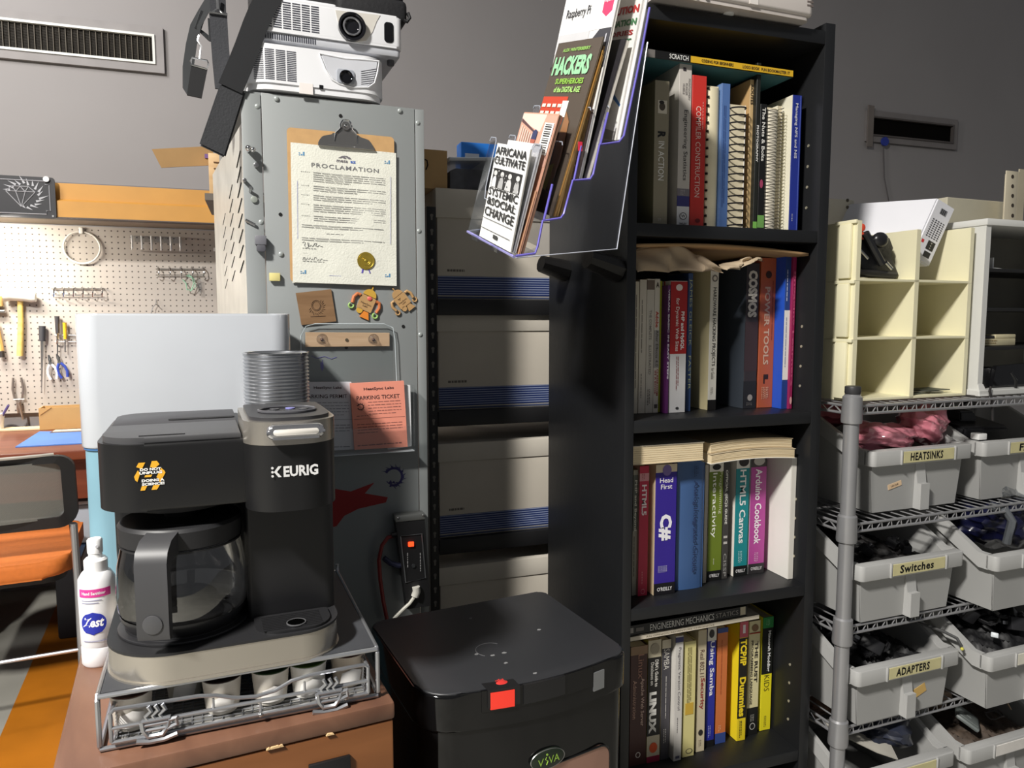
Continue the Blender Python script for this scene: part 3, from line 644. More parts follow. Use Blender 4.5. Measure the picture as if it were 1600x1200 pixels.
m = MB(); m.cyl((0, 0, .127), .012, .012, 'z', 20, r2=.009, bev=.001); m.build('lid_knob', M((90, 90, 92), .3), t)
m = MB(); m.lathe([(.0655, .097), (.0680, .0975), (.0680, .0995), (.0655, .0995)], seg=48); m.build('collar', KT, t)
# handle faces the viewer, left of the middle
hd = Frame(0, 0, 0, -16)
def HR(x, y, z): return hd.R @ Vector((x, y, z))
m = MB(); hw = .0168
prof = [(-.05, .128), (-.098, .120), (-.108, .108), (-.107, .0), (-.104, -.0), (-.097, .002), (-.097, .098), (-.088, .104), (-.05, .108)]
prof = [(-.045, .127), (-.088, .121), (-.1015, .112), (-.106, .10), (-.106, .022), (-.104, .016), (-.098, .016), (-.095, .022), (-.095, .09), (-.09, .098), (-.045, .102)]
n = len(prof); A = [m.b.verts.new(HR(-hw, y, z)) for y, z in prof]; B = [m.b.verts.new(HR(hw, y, z)) for y, z in prof]
m.b.faces.new(A); m.b.faces.new(B[::-1])
for i in range(n): m.b.faces.new([A[i], B[i], B[(i + 1) % n], A[(i + 1) % n]])
m.build('carafe_handle', M((66, 66, 68), .45), t)
m = MB(); c0 = HR(0, -.1055, .034); m.cyl((0, 0, 0), .0105, .0016, 'y', 24, bev=.0006)
bmesh.ops.transform(m.b, matrix=Matrix.Translation(HR(0, -.1075, .034)) @ hd.R.to_4x4(), verts=m.b.verts); m.build('thumb_button', M((76, 76, 78), .35), t)
m = MB(); m.tube([HR(0, -.093, .07), HR(0, -.075, .062)], .006, 8); m.build('handle_stay', KT, t)

# ribbed silver canister
c = gY(431, 553, 1.215); rb = .0485 * 1.0
t = thing('ribbed_canister', 'open ribbed silver cylinder standing behind the coffee maker', 'canister', (c.x, 1.205, .7505))
zt = 1.164 - .7505; pr2 = [(0, 0), (.044, 0)]; k = 76
for i in range(k):
    z = .0 + i * zt / k; dz = zt / k; rr = .0445 + .0035 * min(1, i / k + .2)
    pr2 += [(rr - .0008, z + dz * .1), (rr + .0012, z + dz * .4), (rr + .0012, z + dz * .6), (rr - .0008, z + dz * .9)]
pr2 += [(.0485, zt), (.0465, zt), (.0445, zt - .01), (.043, .01), (0, .01)]
m = MB(); m.lathe(pr2, seg=48); m.build('ribbed_wall', M((188, 190, 194), .28, .9, .04), t)
m = MB(); m.tube([(.0488 * math.cos(i * PI / 24), .0488 * math.sin(i * PI / 24), zt) for i in range(48)], .0014, 6, closed=True); m.build('rim', CHROME, t)

# spray bottle
b0 = gZ(160, 1026, .7505); t = thing('spray_bottle', 'white spray bottle with pink and blue label beside the wire drawer', 'bottle', (-.2185, 1.10, .7505), 12)
m = MB(); m.lathe([(0, .0), (.0205, .0), (.0225, .003), (.0225, .025), (.0215, .027), (.0225, .029), (.0232, .1), (.0225, .118), (.018, .126), (.016, .128), (0, .128)], seg=36); m.build('bottle_body', M((236, 236, 238), .35, var=.02), t)
m = MB(); m.lathe([(.0, .126), (.0145, .126), (.0145, .143), (.012, .146), (.0085, .146), (.0085, .152), (.0095, .153), (.0095, .170), (.008, .172), (0, .173)], seg=28); m.build('pump_cap', M((244, 244, 244), .3, var=.01), t)
m = MB(); m.cyl((.002, -.0095, .163), .002, -.0015, 'y', 10); m.build('nozzle', M((210, 210, 214), .4), t)
def wrapl(p):      # lay print on the bottle: x becomes arc length
    a = p.x / .0237 - PI / 2 - .15; return Vector((p.y * 0 + .02365 * math.cos(a), .02365 * math.sin(a), p.z))
m = MB()
m.m = 0; m.sheet(lambda u, v: wrapl(Vector((-.022 + .042 * u, 0, .098 + .011 * v))), 12, 1)
m.m = 1; m.sheet(lambda u, v: wrapl(Vector((-.004 + (-.0165 + .0165 * 2 * u) * math.sqrt(max(0, 1 - (2 * v - 1) ** 2)), 0, .062 + .0155 * (2 * v - 1)))), 10, 10)
m.m = 2; put_text(m, 'Zest', (-.004, 0, .064), X, Z, .027, .013, .03, .25, warp=lambda p: wrapl(p) * 1.006 if False else Vector((wrapl(p).x * 1.008, wrapl(p).y * 1.008, p.z)))
put_text(m, 'Hand Sanitizer', (-.002, 0, .1035), X, Z, .030, .0042, .02, warp=lambda p: Vector((wrapl(p).x * 1.008, wrapl(p).y * 1.008, p.z)))
m.m = 3
for z, w_ in ((.093, .026), (.0895, .022), (.037, .03)): m.sheet(lambda u, v: wrapl(Vector((-.018 + w_ * u, 0, z + .0012 * v))), 8, 1)
m.build('label_print', [M((216, 62, 150), .4), M((36, 48, 160), .4), M((246, 246, 248), .4), M((150, 150, 176), .5)], t, smooth=False, fix=False)
# ============================================================ GREY CABINET AND WHAT HANGS ON IT
cb = Frame(.015, 1.575, 0, 2.6)
GC = M((138, 142, 142), .42, var=.03, scale=3)
t = thing('steel_cabinet', 'grey riveted steel shelving cabinet with papers and magnets on its side', 'cabinet', cb)
cx0 = cb.on(376, 150).x; cx1 = cb.on(662, 170).x; cz = cb.on(500, 154).z; sm = cb.on(407, 145).x; sm2 = cb.on(648, 168).x
D2 = .60
m = MB(); m.box(sm + .001, sm2 - .001, .0, .003, .0, cz, .001); m.build('side_sheet', GC, t)
m = MB(); m.box(cx0, sm - .0006, -.0015, .002, .0, cz - .004, .001); m.box(cx0, cx0 + .002, .002, .03, 0, cz - .004); m.build('corner_post', GC, t)
m = MB(); m.box(sm2 + .0006, cx1, -.0015, .002, .0, cz - .002, .001); m.box(cx1 - .002, cx1, .002, D2, 0, cz - .002); m.build('corner_post', GC, t)
m = MB(); m.hexa([(cx0, .002, cz - .03), (cx1, .002, cz - .03), (cx1, D2, cz - .03), (cx0 - .04, D2, cz - .03), (cx0, .002, cz), (cx1, .002, cz), (cx1, D2, cz), (cx0 - .04, D2, cz)]); m.build('top_shelf', GC, t, smooth=False)
m = MB(); m.hexa([(cx0, .01, .0), (cx0 + .002, .01, 0), (cx0 - .056, D2, 0), (cx0 - .058, D2, 0), (cx0, .01, cz - .06), (cx0 + .002, .01, cz - .06), (cx0 - .056, D2, cz - .06), (cx0 - .058, D2, cz - .06)])
m.build('slotted_face', M((190, 188, 180), .35, var=.12, scale=14), t, smooth=False)
def slot(y, z):
    x = cx0 - .001 - .056 * (y - .01) / (D2 - .01)
    m = MB(); m.hexa([(x - .0015, y, z), (x - .0015, y + .011, z), (x, y + .011, z), (x, y, z), (x + .0045, y - .06, z + .021), (x + .0045, y - .049, z + .021), (x + .006, y - .049, z + .021), (x + .006, y - .06, z + .021)]); return m
i = 0
for row in range(8):
    for col in range(3):
        if (row, col) in ((0, 1), (0, 2), (1, 2)): continue
        z = 1.53 - row * .031 - col * .012; y = .09 + col * .15
        slot(y, z).build('slot', INK, t, smooth=False)
for px, py in ((432, 154), (625, 173), (402, 166), (653, 192), (439, 397), (655, 361), (657, 523), (408, 347)):
    p = cb.on(px, py, -.002); m = MB(); m.ball((p.x, p.y + .0008, p.z), .0052, 1, .55, 1, 14); m.build('rivet', M((170, 176, 174), .3, .3), t)
for px, py in ((532, 181), (438, 335), (630, 510), (541, 543)):
    p = cb.on(px, py, 0); m = MB(); m.cyl((p.x, -.0012, p.z), .0035, .0014, 'y', 14); m.build('bolt_hole', M((8, 8, 8), .9), t)
# marks painted on the cabinet
m = MB(); pts = [(520, 762), (548, 766), (580, 755), (553, 768), (582, 768), (605, 777), (575, 790), (540, 800), (522, 818), (516, 824), (514, 800), (515, 775)]
pts = [(500, 770), (525, 764), (548, 768), (585, 754), (570, 771), (606, 777), (603, 785), (560, 795), (538, 806), (526, 822), (512, 826), (505, 812)]
v = [m.b.verts.new(cb.on(px, py, -.0004)) for px, py in pts]; m.b.faces.new(v); m.build('red_paint_mark', M((150, 24, 26), .5), t, smooth=False, fix=False)
m = MB(); g = cb.on(615, 745, -.0005); RG = .0185
for k in range(26):
    a0 = math.radians(-150 + k * 11.5); a1 = a0 + math.radians(11.5); w_ = .003 + .002 * (k % 3 == 0)
    m.b.faces.new([m.b.verts.new((g.x + r_ * math.cos(a), g.y, g.z + r_ * math.sin(a))) for r_, a in ((RG - .002, a0), (RG + w_ * (k > 2), a0), (RG + w_ * (k > 2), a1), (RG - .002, a1))])
    if k > 4 and k % 2: 
        c1 = a0 + .25; m.b.faces.new([m.b.verts.new((g.x + r_ * math.cos(a), g.y, g.z + r_ * math.sin(a))) for r_, a in ((RG + .003, a0), (RG + .011, c1), (RG + .003, a0 + .14))])
for k in range(3): m.b.faces.new([m.b.verts.new((g.x + x, g.y, g.z + z)) for x, z in ((-.012 + k * .007, -.013), (-.006 + k * .007, -.006 - .003 * k), (-.003 + k * .007, -.016))])
m.build('spark_stamp', M((44, 40, 96), .6), t, smooth=False, fix=False)
m = MB()
p = cb.on(503, 572, -.0004); m.b.faces.new([m.b.verts.new((p.x + x, p.y, p.z + z)) for x, z in ((-.003, .008), (.003, .008), (.0035, -.004), (0, -.011), (-.003, -.003))])
q = [cb.on(px, py, -.0004) for px, py in ((486, 556), (495, 560), (507, 557), (518, 561), (526, 558))]
m.tube(q, .0007, 4); q = [cb.on(px, py, -.0004) for px, py in ((504, 562), (503, 568))]; m.tube(q, .0006, 4)
m.build('pen_doodle', M((110, 104, 178), .6), t, smooth=False)

# clipboard
A = cb.on(449, 196, -.02); B = cb.on(618, 212, -.02); BL = cb.on(455, 438, -.02)
cl = Frame(0, 0, 0); roll = math.atan2(B.z - A.z, B.x - A.x)
WC, HC = (B - A).length, (A - BL).length + .002
o = cb.w((A.x + .0, -.0125, A.z)); t = thing('clipboard', 'brown hardboard clipboard with a big steel clip hanging on the grey cabinet', 'clipboard', o, 2.6)
t.rotation_euler = (0, -roll, math.radians(2.6))
HB = M((196, 156, 106), .6, var=.06, scale=50)
m = MB(); m.prism(rrect(0, WC, -HC, 0, .008, 5), .0065, .0095, 'y'); m.build('board', HB, t)
cxm = WC * .535; SG = M((150, 148, 146), .3, .85, .1)
def sheetm(m, pts, y0, y1): m.prism(pts, y0, y1, 'y', .0006, 1)
m = MB()
DZ = .015
out = [(cxm - .056, -.040)] + [(cxm - .056 + .012 * k / 4, -.040 + .014 * math.sin(k / 4 * PI / 2)) for k in range(1, 5)] + [(cxm - .018, -.020), (cxm - .016, .002), (cxm - .011, .009), (cxm + .011, .009), (cxm + .016, .002), (cxm + .018, -.020)] + [(cxm + .044 + .012 * k / 4, -.026 - .014 * (1 - math.cos(k / 4 * PI / 2))) for k in range(0, 5)] + [(cxm + .058, -.0445), (cxm - .056, -.0445)]
sheetm(m, [(a, b + DZ * (b < -.015)) for a, b in out], -.007, -.0055); m.build('clip_plate', SG, t)
m = MB(); m.tube([(cxm - .056, -.0068, -.0295), (cxm + .058, -.0068, -.0295)], .0022, 8); m.build('clip_jaw', SG, t)
for s_ in (-1, 1):
    m = MB(); m.prism([(cxm + s_ * .018, -.004), (cxm + s_ * .026, -.004), (cxm + s_ * .044, -.022), (cxm + s_ * .042, -.026), (cxm + s_ * .024, -.022), (cxm + s_ * .018, -.018)], .002, .004, 'y'); m.build('clip_foot', SG, t)
    m = MB(); m.ball((cxm + s_ * .029, .0015, -.012), .0028, seg=10); m.build('rivet', CHROME, t)
m = MB(); m.tube([(cxm - .023, -.006, -.02), (cxm - .021, -.008, -.004), (cxm - .0115, -.009, .006)] + [(cxm + .0115 * math.cos(a), -.009, .0125 + .0115 * math.sin(a)) for a in [PI - i * PI / 10 for i in range(11)]] + [(cxm + .0115, -.009, .006), (cxm + .021, -.008, -.004), (cxm + .023, -.006, -.02)], .0017, 8); m.build('spring_wire', CHROME, t)
m = MB(); m.lathe([(.0045, 0), (.0095, 0), (.0085, .0025), (.0045, .0025)], seg=24); bmesh.ops.transform(m.b, matrix=Matrix.Translation((cxm, -.0075, .012)) @ Matrix.Rotation(PI / 2, 4, 'X'), verts=m.b.verts); m.build('hang_ring', SG, t)
m = MB(); m.ball((cxm, -.007, .012), .0042, 1, .6, 1, 12); m.build('rivet', CHROME, t)
for ch_ in t.children:
    if ch_.name.split('.')[0] not in ('board', 'clip_foot'): ch_.location.y = .0085
# the proclamation
PA, PB, PC, PD = (cb.on(px, py, -.008) for px, py in ((454, 222), (619, 239), (622, 445), (459, 441)))
o = cb.w((PA.x, -.0062, PA.z)); t = thing('proclamation_paper', 'printed proclamation sheet with a gold seal held by the clipboard', 'paper', o); t.rotation_euler = (0, -math.atan2(PB.z - PA.z, PB.x - PA.x), math.radians(2.6))
WP, HP = (PB - PA).length, (PA - PD).length
PAP = M((226, 226, 214), .7, var=.04, scale=24, bump=.35)
def pap(u, v): return Vector((WP * u + .0025 * v, -.0004 - .002 * v * v - .0006 * math.sin(9 * u + 3 * v), -HP * v))
m = MB(); m.sheet(pap, 24, 30); m.build('front_sheet', PAP, t)
m = MB(); m.box(.002, WP - .002, .0015, .0035, -HP - .001, -.002); m.build('back_sheets', M((214, 212, 200), .8), t, smooth=False)
rng = random.Random(11)
def onp(x, z): u, v = x / WP, -z / HP; q = pap(min(1, max(0, u)), min(1, max(0, v))); return Vector((x + .0025 * v, q.y - .0006, z))
m = MB(); put_text(m, 'PROCLAMATION', onp(WP * .505, -.0405), X, Z, WP * .64, .0085, .01, 0, 1.15, warp=lambda p: onp(p.x, p.z)); m.build('heading', M((110, 110, 112), .8), t, smooth=False, fix=False)
m = MB(); m.m = 0; put_text(m, 'mesa', onp(WP * .475, -.0275), X, Z, .023, .005, .02, warp=lambda p: onp(p.x, p.z)); m.m = 1; put_text(m, 'az', onp(WP * .578, -.0275), X, Z, .011, .0048, .02, warp=lambda p: onp(p.x, p.z))
def pl(mi, pts): m.m = mi; m.b.faces.new([m.b.verts.new(onp(WP * .51 + x * .001, -.0185 + z * .001)) for x, z in pts])
pl(2, [(-16, -3), (-11, -.5), (-7, -.5), (-8.5, -3)]); pl(3, [(-11, 0), (-6, 2), (-3, 2), (2, -3.5), (-3, -3.5)]); pl(1, [(-4, 2.6), (3, 2.6), (12, -3.5), (6, -3.5)]); pl(1, [(3, 1), (7, 1), (12, -3), (9, -3)])
m.build('city_logo', [M((110, 106, 112), .8), M((70, 106, 186), .8), M((122, 56, 50), .8), M((212, 164, 66), .8)], t, smooth=False, fix=False)
m = MB(); m.m = 0; z = -.056
for rows, ragged in ((5, .9), (3, .5), (3, .5), (4, .4), (3, .6)):
    p0 = onp(.043, z); bars(m, p0, X, Z, WP - .066, rows, .0042, .0011, rng, .5); bars(m, onp(.019, z), X, Z, .017, 1, .004, .0012, rng, .1); z -= rows * .0042 + .006
bars(m, onp(.019, z), X, Z, WP - .045, 2, .0042, .0011, rng, .6); z -= .0155
bars(m, onp(.068, z), X, Z, .062, 1, .004, .0013, rng, .1); z -= .0105
bars(m, onp(.019, z), X, Z, WP - .045, 2, .0042, .0011, rng, .6)
bars(m, onp(.02, -.2085), X, Z, .028, 1, .004, .001, rng); bars(m, onp(.02, -.218), X, Z, .01, 1, .004, .001, rng); bars(m, onp(.02, -.2345), X, Z, .048, 1, .004, .001, rng)
m.build('print_lines', M((128, 128, 126), .8), t, smooth=False, fix=False)
m = MB(); sig = [(0, 8), (3, 10.5), (6, 9), (4, 3), (8, -2), (12, 1), (13, 8), (10, 9), (11, 3), (15, 2), (17, 5), (19, 2), (22, 3), (24, 8), (28, 9), (26, 3), (30, 2), (33, 5), (36, 3), (41, 2)]
m.tube([onp(.02 + a * .001, -.2055 + b * .001) for a, b in sig], .0004, 4)
sig = [(0, 0), (2, 5), (5, 5), (4, 0), (8, 1), (9, 5), (12, 1), (15, 5), (17, 1), (20, 3), (22, 0), (24, 6), (27, 6), (29, 0), (32, 3), (34, 0), (38, 4), (41, 1), (45, 1), (50, 1)]
m.tube([onp(.02 + a * .001, -.2315 + b * .001) for a, b in sig], .00035, 4); m.build('signature', M((76, 76, 84), .8), t, smooth=False)
m = MB(); BL2 = M((84, 142, 186), .8)
for x, z in ((.015, -.020), (WP - .025, -.020), (.015, -HP + .022), (WP - .025, -HP + .022)):
    for i in range(3):
        for j in range(2): 
            if (i + j) % 3 != 1 or j: p = onp(x + i * .0042, z - j * .0038); m.quad(p, p + X * .003, p + X * .003 + Z * (.0018 + .001 * i), p + Z * (.001 + .001 * i))
m.build('corner_marks', BL2, t, smooth=False, fix=False)
m = MB(); p = onp(.0125, -.07); m.box(.0125, .0131, p.y - .0002, p.y, -.19, -.075); m.box(WP - .0115, WP - .0109, p.y - .0006, p.y - .0004, -.19, -.05); q = onp(.055, -HP + .0165); m.box(.075, .135, q.y - .0003, q.y, -HP + .016, -HP + .0166); m.build('blue_border', M((92, 100, 180), .8), t, smooth=False)
gp = onp(WP * .695, -HP + .05); m = MB(); n = 88
m.prism([((.0178 + .0009 * (k % 2)) * math.cos(2 * PI * k / n) + gp.x, (.0178 + .0009 * (k % 2)) * math.sin(2 * PI * k / n) + gp.z) for k in range(n)], gp.y - .0012, gp.y - .0002, 'y'); GOLD = M((196, 170, 70), .32, .75, .12, 60)
for r_ in (.0158, .009, .0062): m.tube([(gp.x + r_ * math.cos(i * PI / 20), gp.y - .0013, gp.z + r_ * math.sin(i * PI / 20)) for i in range(40)], .0005, 4, closed=True)
for k in range(14): a = math.radians(20 + k * 24); m.box(gp.x + .0122 * math.cos(a) - .0008, gp.x + .0122 * math.cos(a) + .0008, gp.y - .0016, gp.y - .001, gp.z + .0122 * math.sin(a) - .0013, gp.z + .0122 * math.sin(a) + .0013)
m.ball((gp.x, gp.y - .001, gp.z), .0035, 1, .3, 1, 10); m.build('gold_seal', GOLD, t)
m = MB(); m.hexa([(gp.x - .008, gp.y - .0002, gp.z - .016), (gp.x - .004, gp.y - .0002, gp.z - .016), (gp.x - .0065, gp.y - .0004, gp.z - .026), (gp.x - .0095, gp.y - .0004, gp.z - .026)] + [(gp.x - .008, gp.y, gp.z - .016), (gp.x - .004, gp.y, gp.z - .016), (gp.x - .0065, gp.y, gp.z - .026), (gp.x - .0095, gp.y, gp.z - .026)])
m.build('ribbon', M((92, 80, 178), .6), t, smooth=False)
m = MB(); m.hexa([(gp.x + .004, gp.y - .0002, gp.z - .016), (gp.x + .006, gp.y - .0002, gp.z - .016), (gp.x + .0098, gp.y - .0004, gp.z - .025), (gp.x + .0078, gp.y - .0004, gp.z - .026)] + [(gp.x + .004, gp.y, gp.z - .016), (gp.x + .006, gp.y, gp.z - .016), (gp.x + .0098, gp.y, gp.z - .025), (gp.x + .0078, gp.y, gp.z - .026)])
m.build('ribbon', M((92, 80, 178), .6), t, smooth=False)

# plaque and robot magnets (standing 1 mm off the sheet)
def flat(m, pts, th, fr=cb, off=-.0012): m.prism([(fr.on(px, py).x, fr.on(px, py).z) for px, py in pts], off - th, off, 'y')
c = cb.on(494, 479); o = cb.w((c.x, -.0012, c.z)); lf = Frame(*o, 2.6)
t = thing('plaque', 'square dark wooden plaque engraved with a spark emblem under the clipboard', 'plaque', lf)
m = MB(); m.prism([(lf.on(px, py).x, lf.on(px, py).z) for px, py in ((462, 458), (517, 452), (525, 502), (471, 508))], -.0035, 0, 'y'); m.build('tile', wood((122, 92, 62), (142, 110, 78), .6, (3, 30, 30)), t, smooth=False)
m = MB(); EN = M((74, 52, 34), .8)
for r_ in (.0095, .0075): m.tube([(r_ * math.cos(i * PI / 14), -.0037, r_ * 1.15 * math.sin(i * PI / 14) + .002) for i in range(28)], .0005, 4, closed=True)
for k in range(15):
    a = math.radians(-165 + k * 15); m.tube([(.012 * math.cos(a), -.0037, .013 * math.sin(a)), ((.0165 + .002 * (k % 2)) * math.cos(a + .2), -.0037, (.0165 + .002 * (k % 2)) * math.sin(a + .2))], .00055, 4)
m.tube([(-.012, -.0037, -.021), (.018, -.0037, -.0195)], .0006, 4); m.build('engraving', EN, t, smooth=False)
def robot(px, py, ang, sc, painted, label):
    c = cb.on(px, py); t = thing('robot_magnet', label, 'magnet', cb.w((c.x, -.0012, c.z)), 2.6, group='wooden robot magnets'); t.rotation_euler = (0, math.radians(ang), math.radians(2.6))
    k = sc; PLY = M((184, 146, 98), .6, var=.06, scale=60); OR = M((196, 112, 62), .6) if painted else PLY; GR = M((150, 186, 106), .6) if painted else PLY; YE = M((202, 160, 60), .6) if painted else PLY
    m = MB(); m.prism([(x * k, z * k) for x, z in rrect(-.0125, .0125, -.012, .012, .002, 3)], -.003, 0, 'y'); m.build('body', PLY, t)
    m = MB(); m.prism([(x * k, z * k) for x, z in arc(0, .013, .011, 0, 180, 12)], -.003, 0, 'y'); m.prism([(x * k, z * k) for x, z in ((-.001, .024), (.001, .024), (.001, .028), (-.001, .028))], -.003, 0, 'y'); m.ball((0, -.0015, .0285 * k), .0018 * k, seg=8); m.build('head', YE if painted else PLY, t)
    for s_ in (-1, 1):
        pts = [(s_ * .0135, .009), (s_ * .019, .009), (s_ * .0225, .002), (s_ * .021, -.008)]
        m = MB(); m.tube([(x * k, -.0015, z * k) for x, z in pts], .0028 * k, 8); m.build('arm', OR, t)
        m = MB(); m.tube([(s_ * (.021 + .004 * math.cos(a)) * k, -.0015, (-.013 + .004 * math.sin(a)) * k) for a in [math.radians(130 + s_ * 0 + i * 28) for i in range(11)]], .0016 * k, 6); m.build('claw', GR, t)
    m = MB(); m.prism([(x * k, z * k) for x, z in arc(-.006, -.0145, .005, 0, 360, 14)[:-1]], -.003, 0, 'y'); m.build('wheel', YE, t)
    m = MB(); m.prism([(x * k, z * k) for x, z in ((.001, -.013), (.009, -.013), (.014, -.024), (-.002, -.024))], -.003, 0, 'y'); m.build('foot', M((222, 132, 44), .6) if painted else PLY, t)
    if painted:
        m = MB(); m.ball((.002 * k, -.0035, .009 * k), .004 * k, 1.1, .3, .9, 12); m.build('heart', M((222, 104, 96), .5), t)
    m = MB(); put_text(m, 'HeatSync\nLabs', (0, -.0033, -.003 * k), X, Z, .018 * k, .007 * k, .01)
    if not painted: m.tube([(-.006 * k, -.0033, .0075 * k), (-.003 * k, -.0033, .0035 * k), (0, -.0033, .0075 * k), (-.003 * k, -.0033, .006 * k)], .0004, 4, closed=True)
    m.build('engraving', EN, t, smooth=False, fix=False)
robot(572, 474, 24, 1.3, True, 'painted wooden robot magnet with orange arms under the clipboard')
robot(628, 470, -38, 1.12, False, 'plain wooden robot magnet near the right edge of the grey cabinet')
# small magnets in the upper left of the cabinet side
def mag(name, px, py, label, fn, mat):
    c = cb.on(px, py); m = MB(); fn(m); o = m.build(name, mat); o.location = cb.w((c.x, -.0022, c.z)); o.rotation_euler.z = math.radians(2.6); tag(o, label, 'magnet')
mag('disc_magnet', 397, 312, 'round grey disc magnet on the cabinet left of the clipboard', lambda m: m.cyl((0, -.003, 0), .0065, .003, 'y', 24, bev=.0005), M((162, 168, 160), .4, .4))
mag('bar_magnet', 391, 348, 'small slanted silver bar magnet below the disc magnet', lambda m: m.tube([(-.009, -.003, .0045), (.009, -.003, -.0045)], .003, 8), STEEL)
mag('square_magnet', 429, 433, 'yellow square block magnet beside the lower corner of the clipboard', lambda m: m.box(-.0105, .0105, -.007, 0, -.008, .008, .0012), M((212, 200, 132), .6))
mag('stud_magnet', 390, 236, 'double steel stud magnet high on the cabinet corner', lambda m: (m.cyl((-.002, -.022, 0), .0042, .022, 'y', 12), m.ball((-.003, -.024, 0), .0062, seg=12), m.ball((.006, -.008, .001), .0058, seg=12)), CHROME)
mag('stud_magnet', 382, 283, 'short steel stud magnet on the cabinet edge above the disc magnet', lambda m: (m.cyl((0, -.012, 0), .0038, .012, 'y', 12, bev=.0008),), STEEL)
mag('nail_magnet', 391, 298, 'tiny steel nail magnet just above the disc magnet', lambda m: m.tube([(0, -.012, .004), (0, 0, -.002)], .003, 8), STEEL)
mag('stud_magnet', 400, 259, 'small steel stud between the double stud and the disc magnet', lambda m: (m.cyl((0, -.008, 0), .0048, .008, 'y', 12, bev=.001),), STEEL)
c = cb.on(407, 382); t = thing('magnet_clip', 'dark grey magnetic clip on the cabinet left of the clipboard', 'clip', cb.w((c.x, -.0022, c.z)), 2.6)
MB().box(-.011, .011, -.014, 0, -.002, .0165, .002).build('upper_jaw', M((112, 112, 118), .5), t)
m = MB(); m.prism(rrect(-.008, .009, -.015, -.0015, .004, 4), -.013, 0, 'y', .001); m.build('lower_jaw', M((80, 80, 86), .5), t)
# wooden strip with two suction cups
c = cb.on(541, 530); t = thing('wooden_strip', 'pale wooden strip with two clear suction cups on the cabinet', 'strip', cb.w((c.x, -.0022, c.z)), 2.6)
lf = Frame(*cb.w((c.x, -.0022, c.z)), 2.6); a, b = lf.on(477, 519), lf.on(608, 542)
m = MB(); m.prism([(lf.on(px, py).x, lf.on(px, py).z) for px, py in ((477, 519), (608, 520), (608, 541), (477, 542))], -.006, 0, 'y', .0006, 1); m.build('slat', wood((206, 172, 138), (222, 192, 160), .6, (3, 40, 40)), t)
for px in (503, 583):
    q = lf.on(px, 530); m = MB(); m.lathe([(0, .003), (.004, .004), (.010, .0), (.0115, 0), (.006, .006), (.005, .011), (.0, .012)], seg=24)
    bmesh.ops.transform(m.b, matrix=Matrix.Translation((q.x, -.006, q.z)) @ Matrix.Rotation(PI / 2, 4, 'X'), verts=m.b.verts); cupo = m.build('suction_cup', clear((.98, .97, .97), .16), t)
    m = MB(); m.ball((q.x - .001, -.009, q.z - .001), .0036, seg=10); m.build('screw_head', M((96, 76, 70), .4, .5), t)
q = lf.on(541, 531); m = MB(); m.cyl((q.x, -.0075, q.z), .0034, .0016, 'y', 14); m.build('screw', M((130, 116, 96), .4, .6), t)
# clear pocket with the parking papers
lf = Frame(*cb.w((cb.on(560, 600).x, -.009, cb.on(560, 700).z)), 2.6)
t = thing('leaflet_holder', 'clear plastic leaflet holder on the grey cabinet below the wooden strip', 'leaflet holder', lf)
AC = clear((.97, .98, .98), .05, .06, .3)
x0, x1 = lf.on(462, 600).x, lf.on(617, 560).x; zt = lf.on(540, 506).z
m = MB(); m.prism(rrect(lf.on(471, 560).x, lf.on(614, 560).x, lf.on(540, 600).z, zt, (.018, .018, 0, 0), 6), -.001, .0012, 'y'); m.build('back_plate', AC, t)
m = MB(); pts = [(471, 600), (470, 525), (478, 510), (492, 506), (600, 506), (614, 512), (617, 530), (620, 600)]
m.tube([lf.on(px, py) for px, py in pts], .0009, 5); m.build('plate_edge', M((196, 206, 210), .2, spec=.8), t)
X0, X1, Z0, Z1 = lf.on(440, 700).x, lf.on(643, 700).x, lf.on(560, 706).z, lf.on(560, 596).z
MB().box(X0, X1, -.0285, -.0275, Z0, Z0 + (Z1 - Z0) * .36).build('front_panel', AC, t, smooth=False)
MB().box(X0, X1, -.0275, .001, Z0 - .0015, Z0).build('bottom_panel', M((200, 206, 210), .2), t, smooth=False)
MB().box(X1, X1 + .0015, -.0285, .001, Z0 - .0015, Z1 - .01).build('side_panel', AC, t, smooth=False)
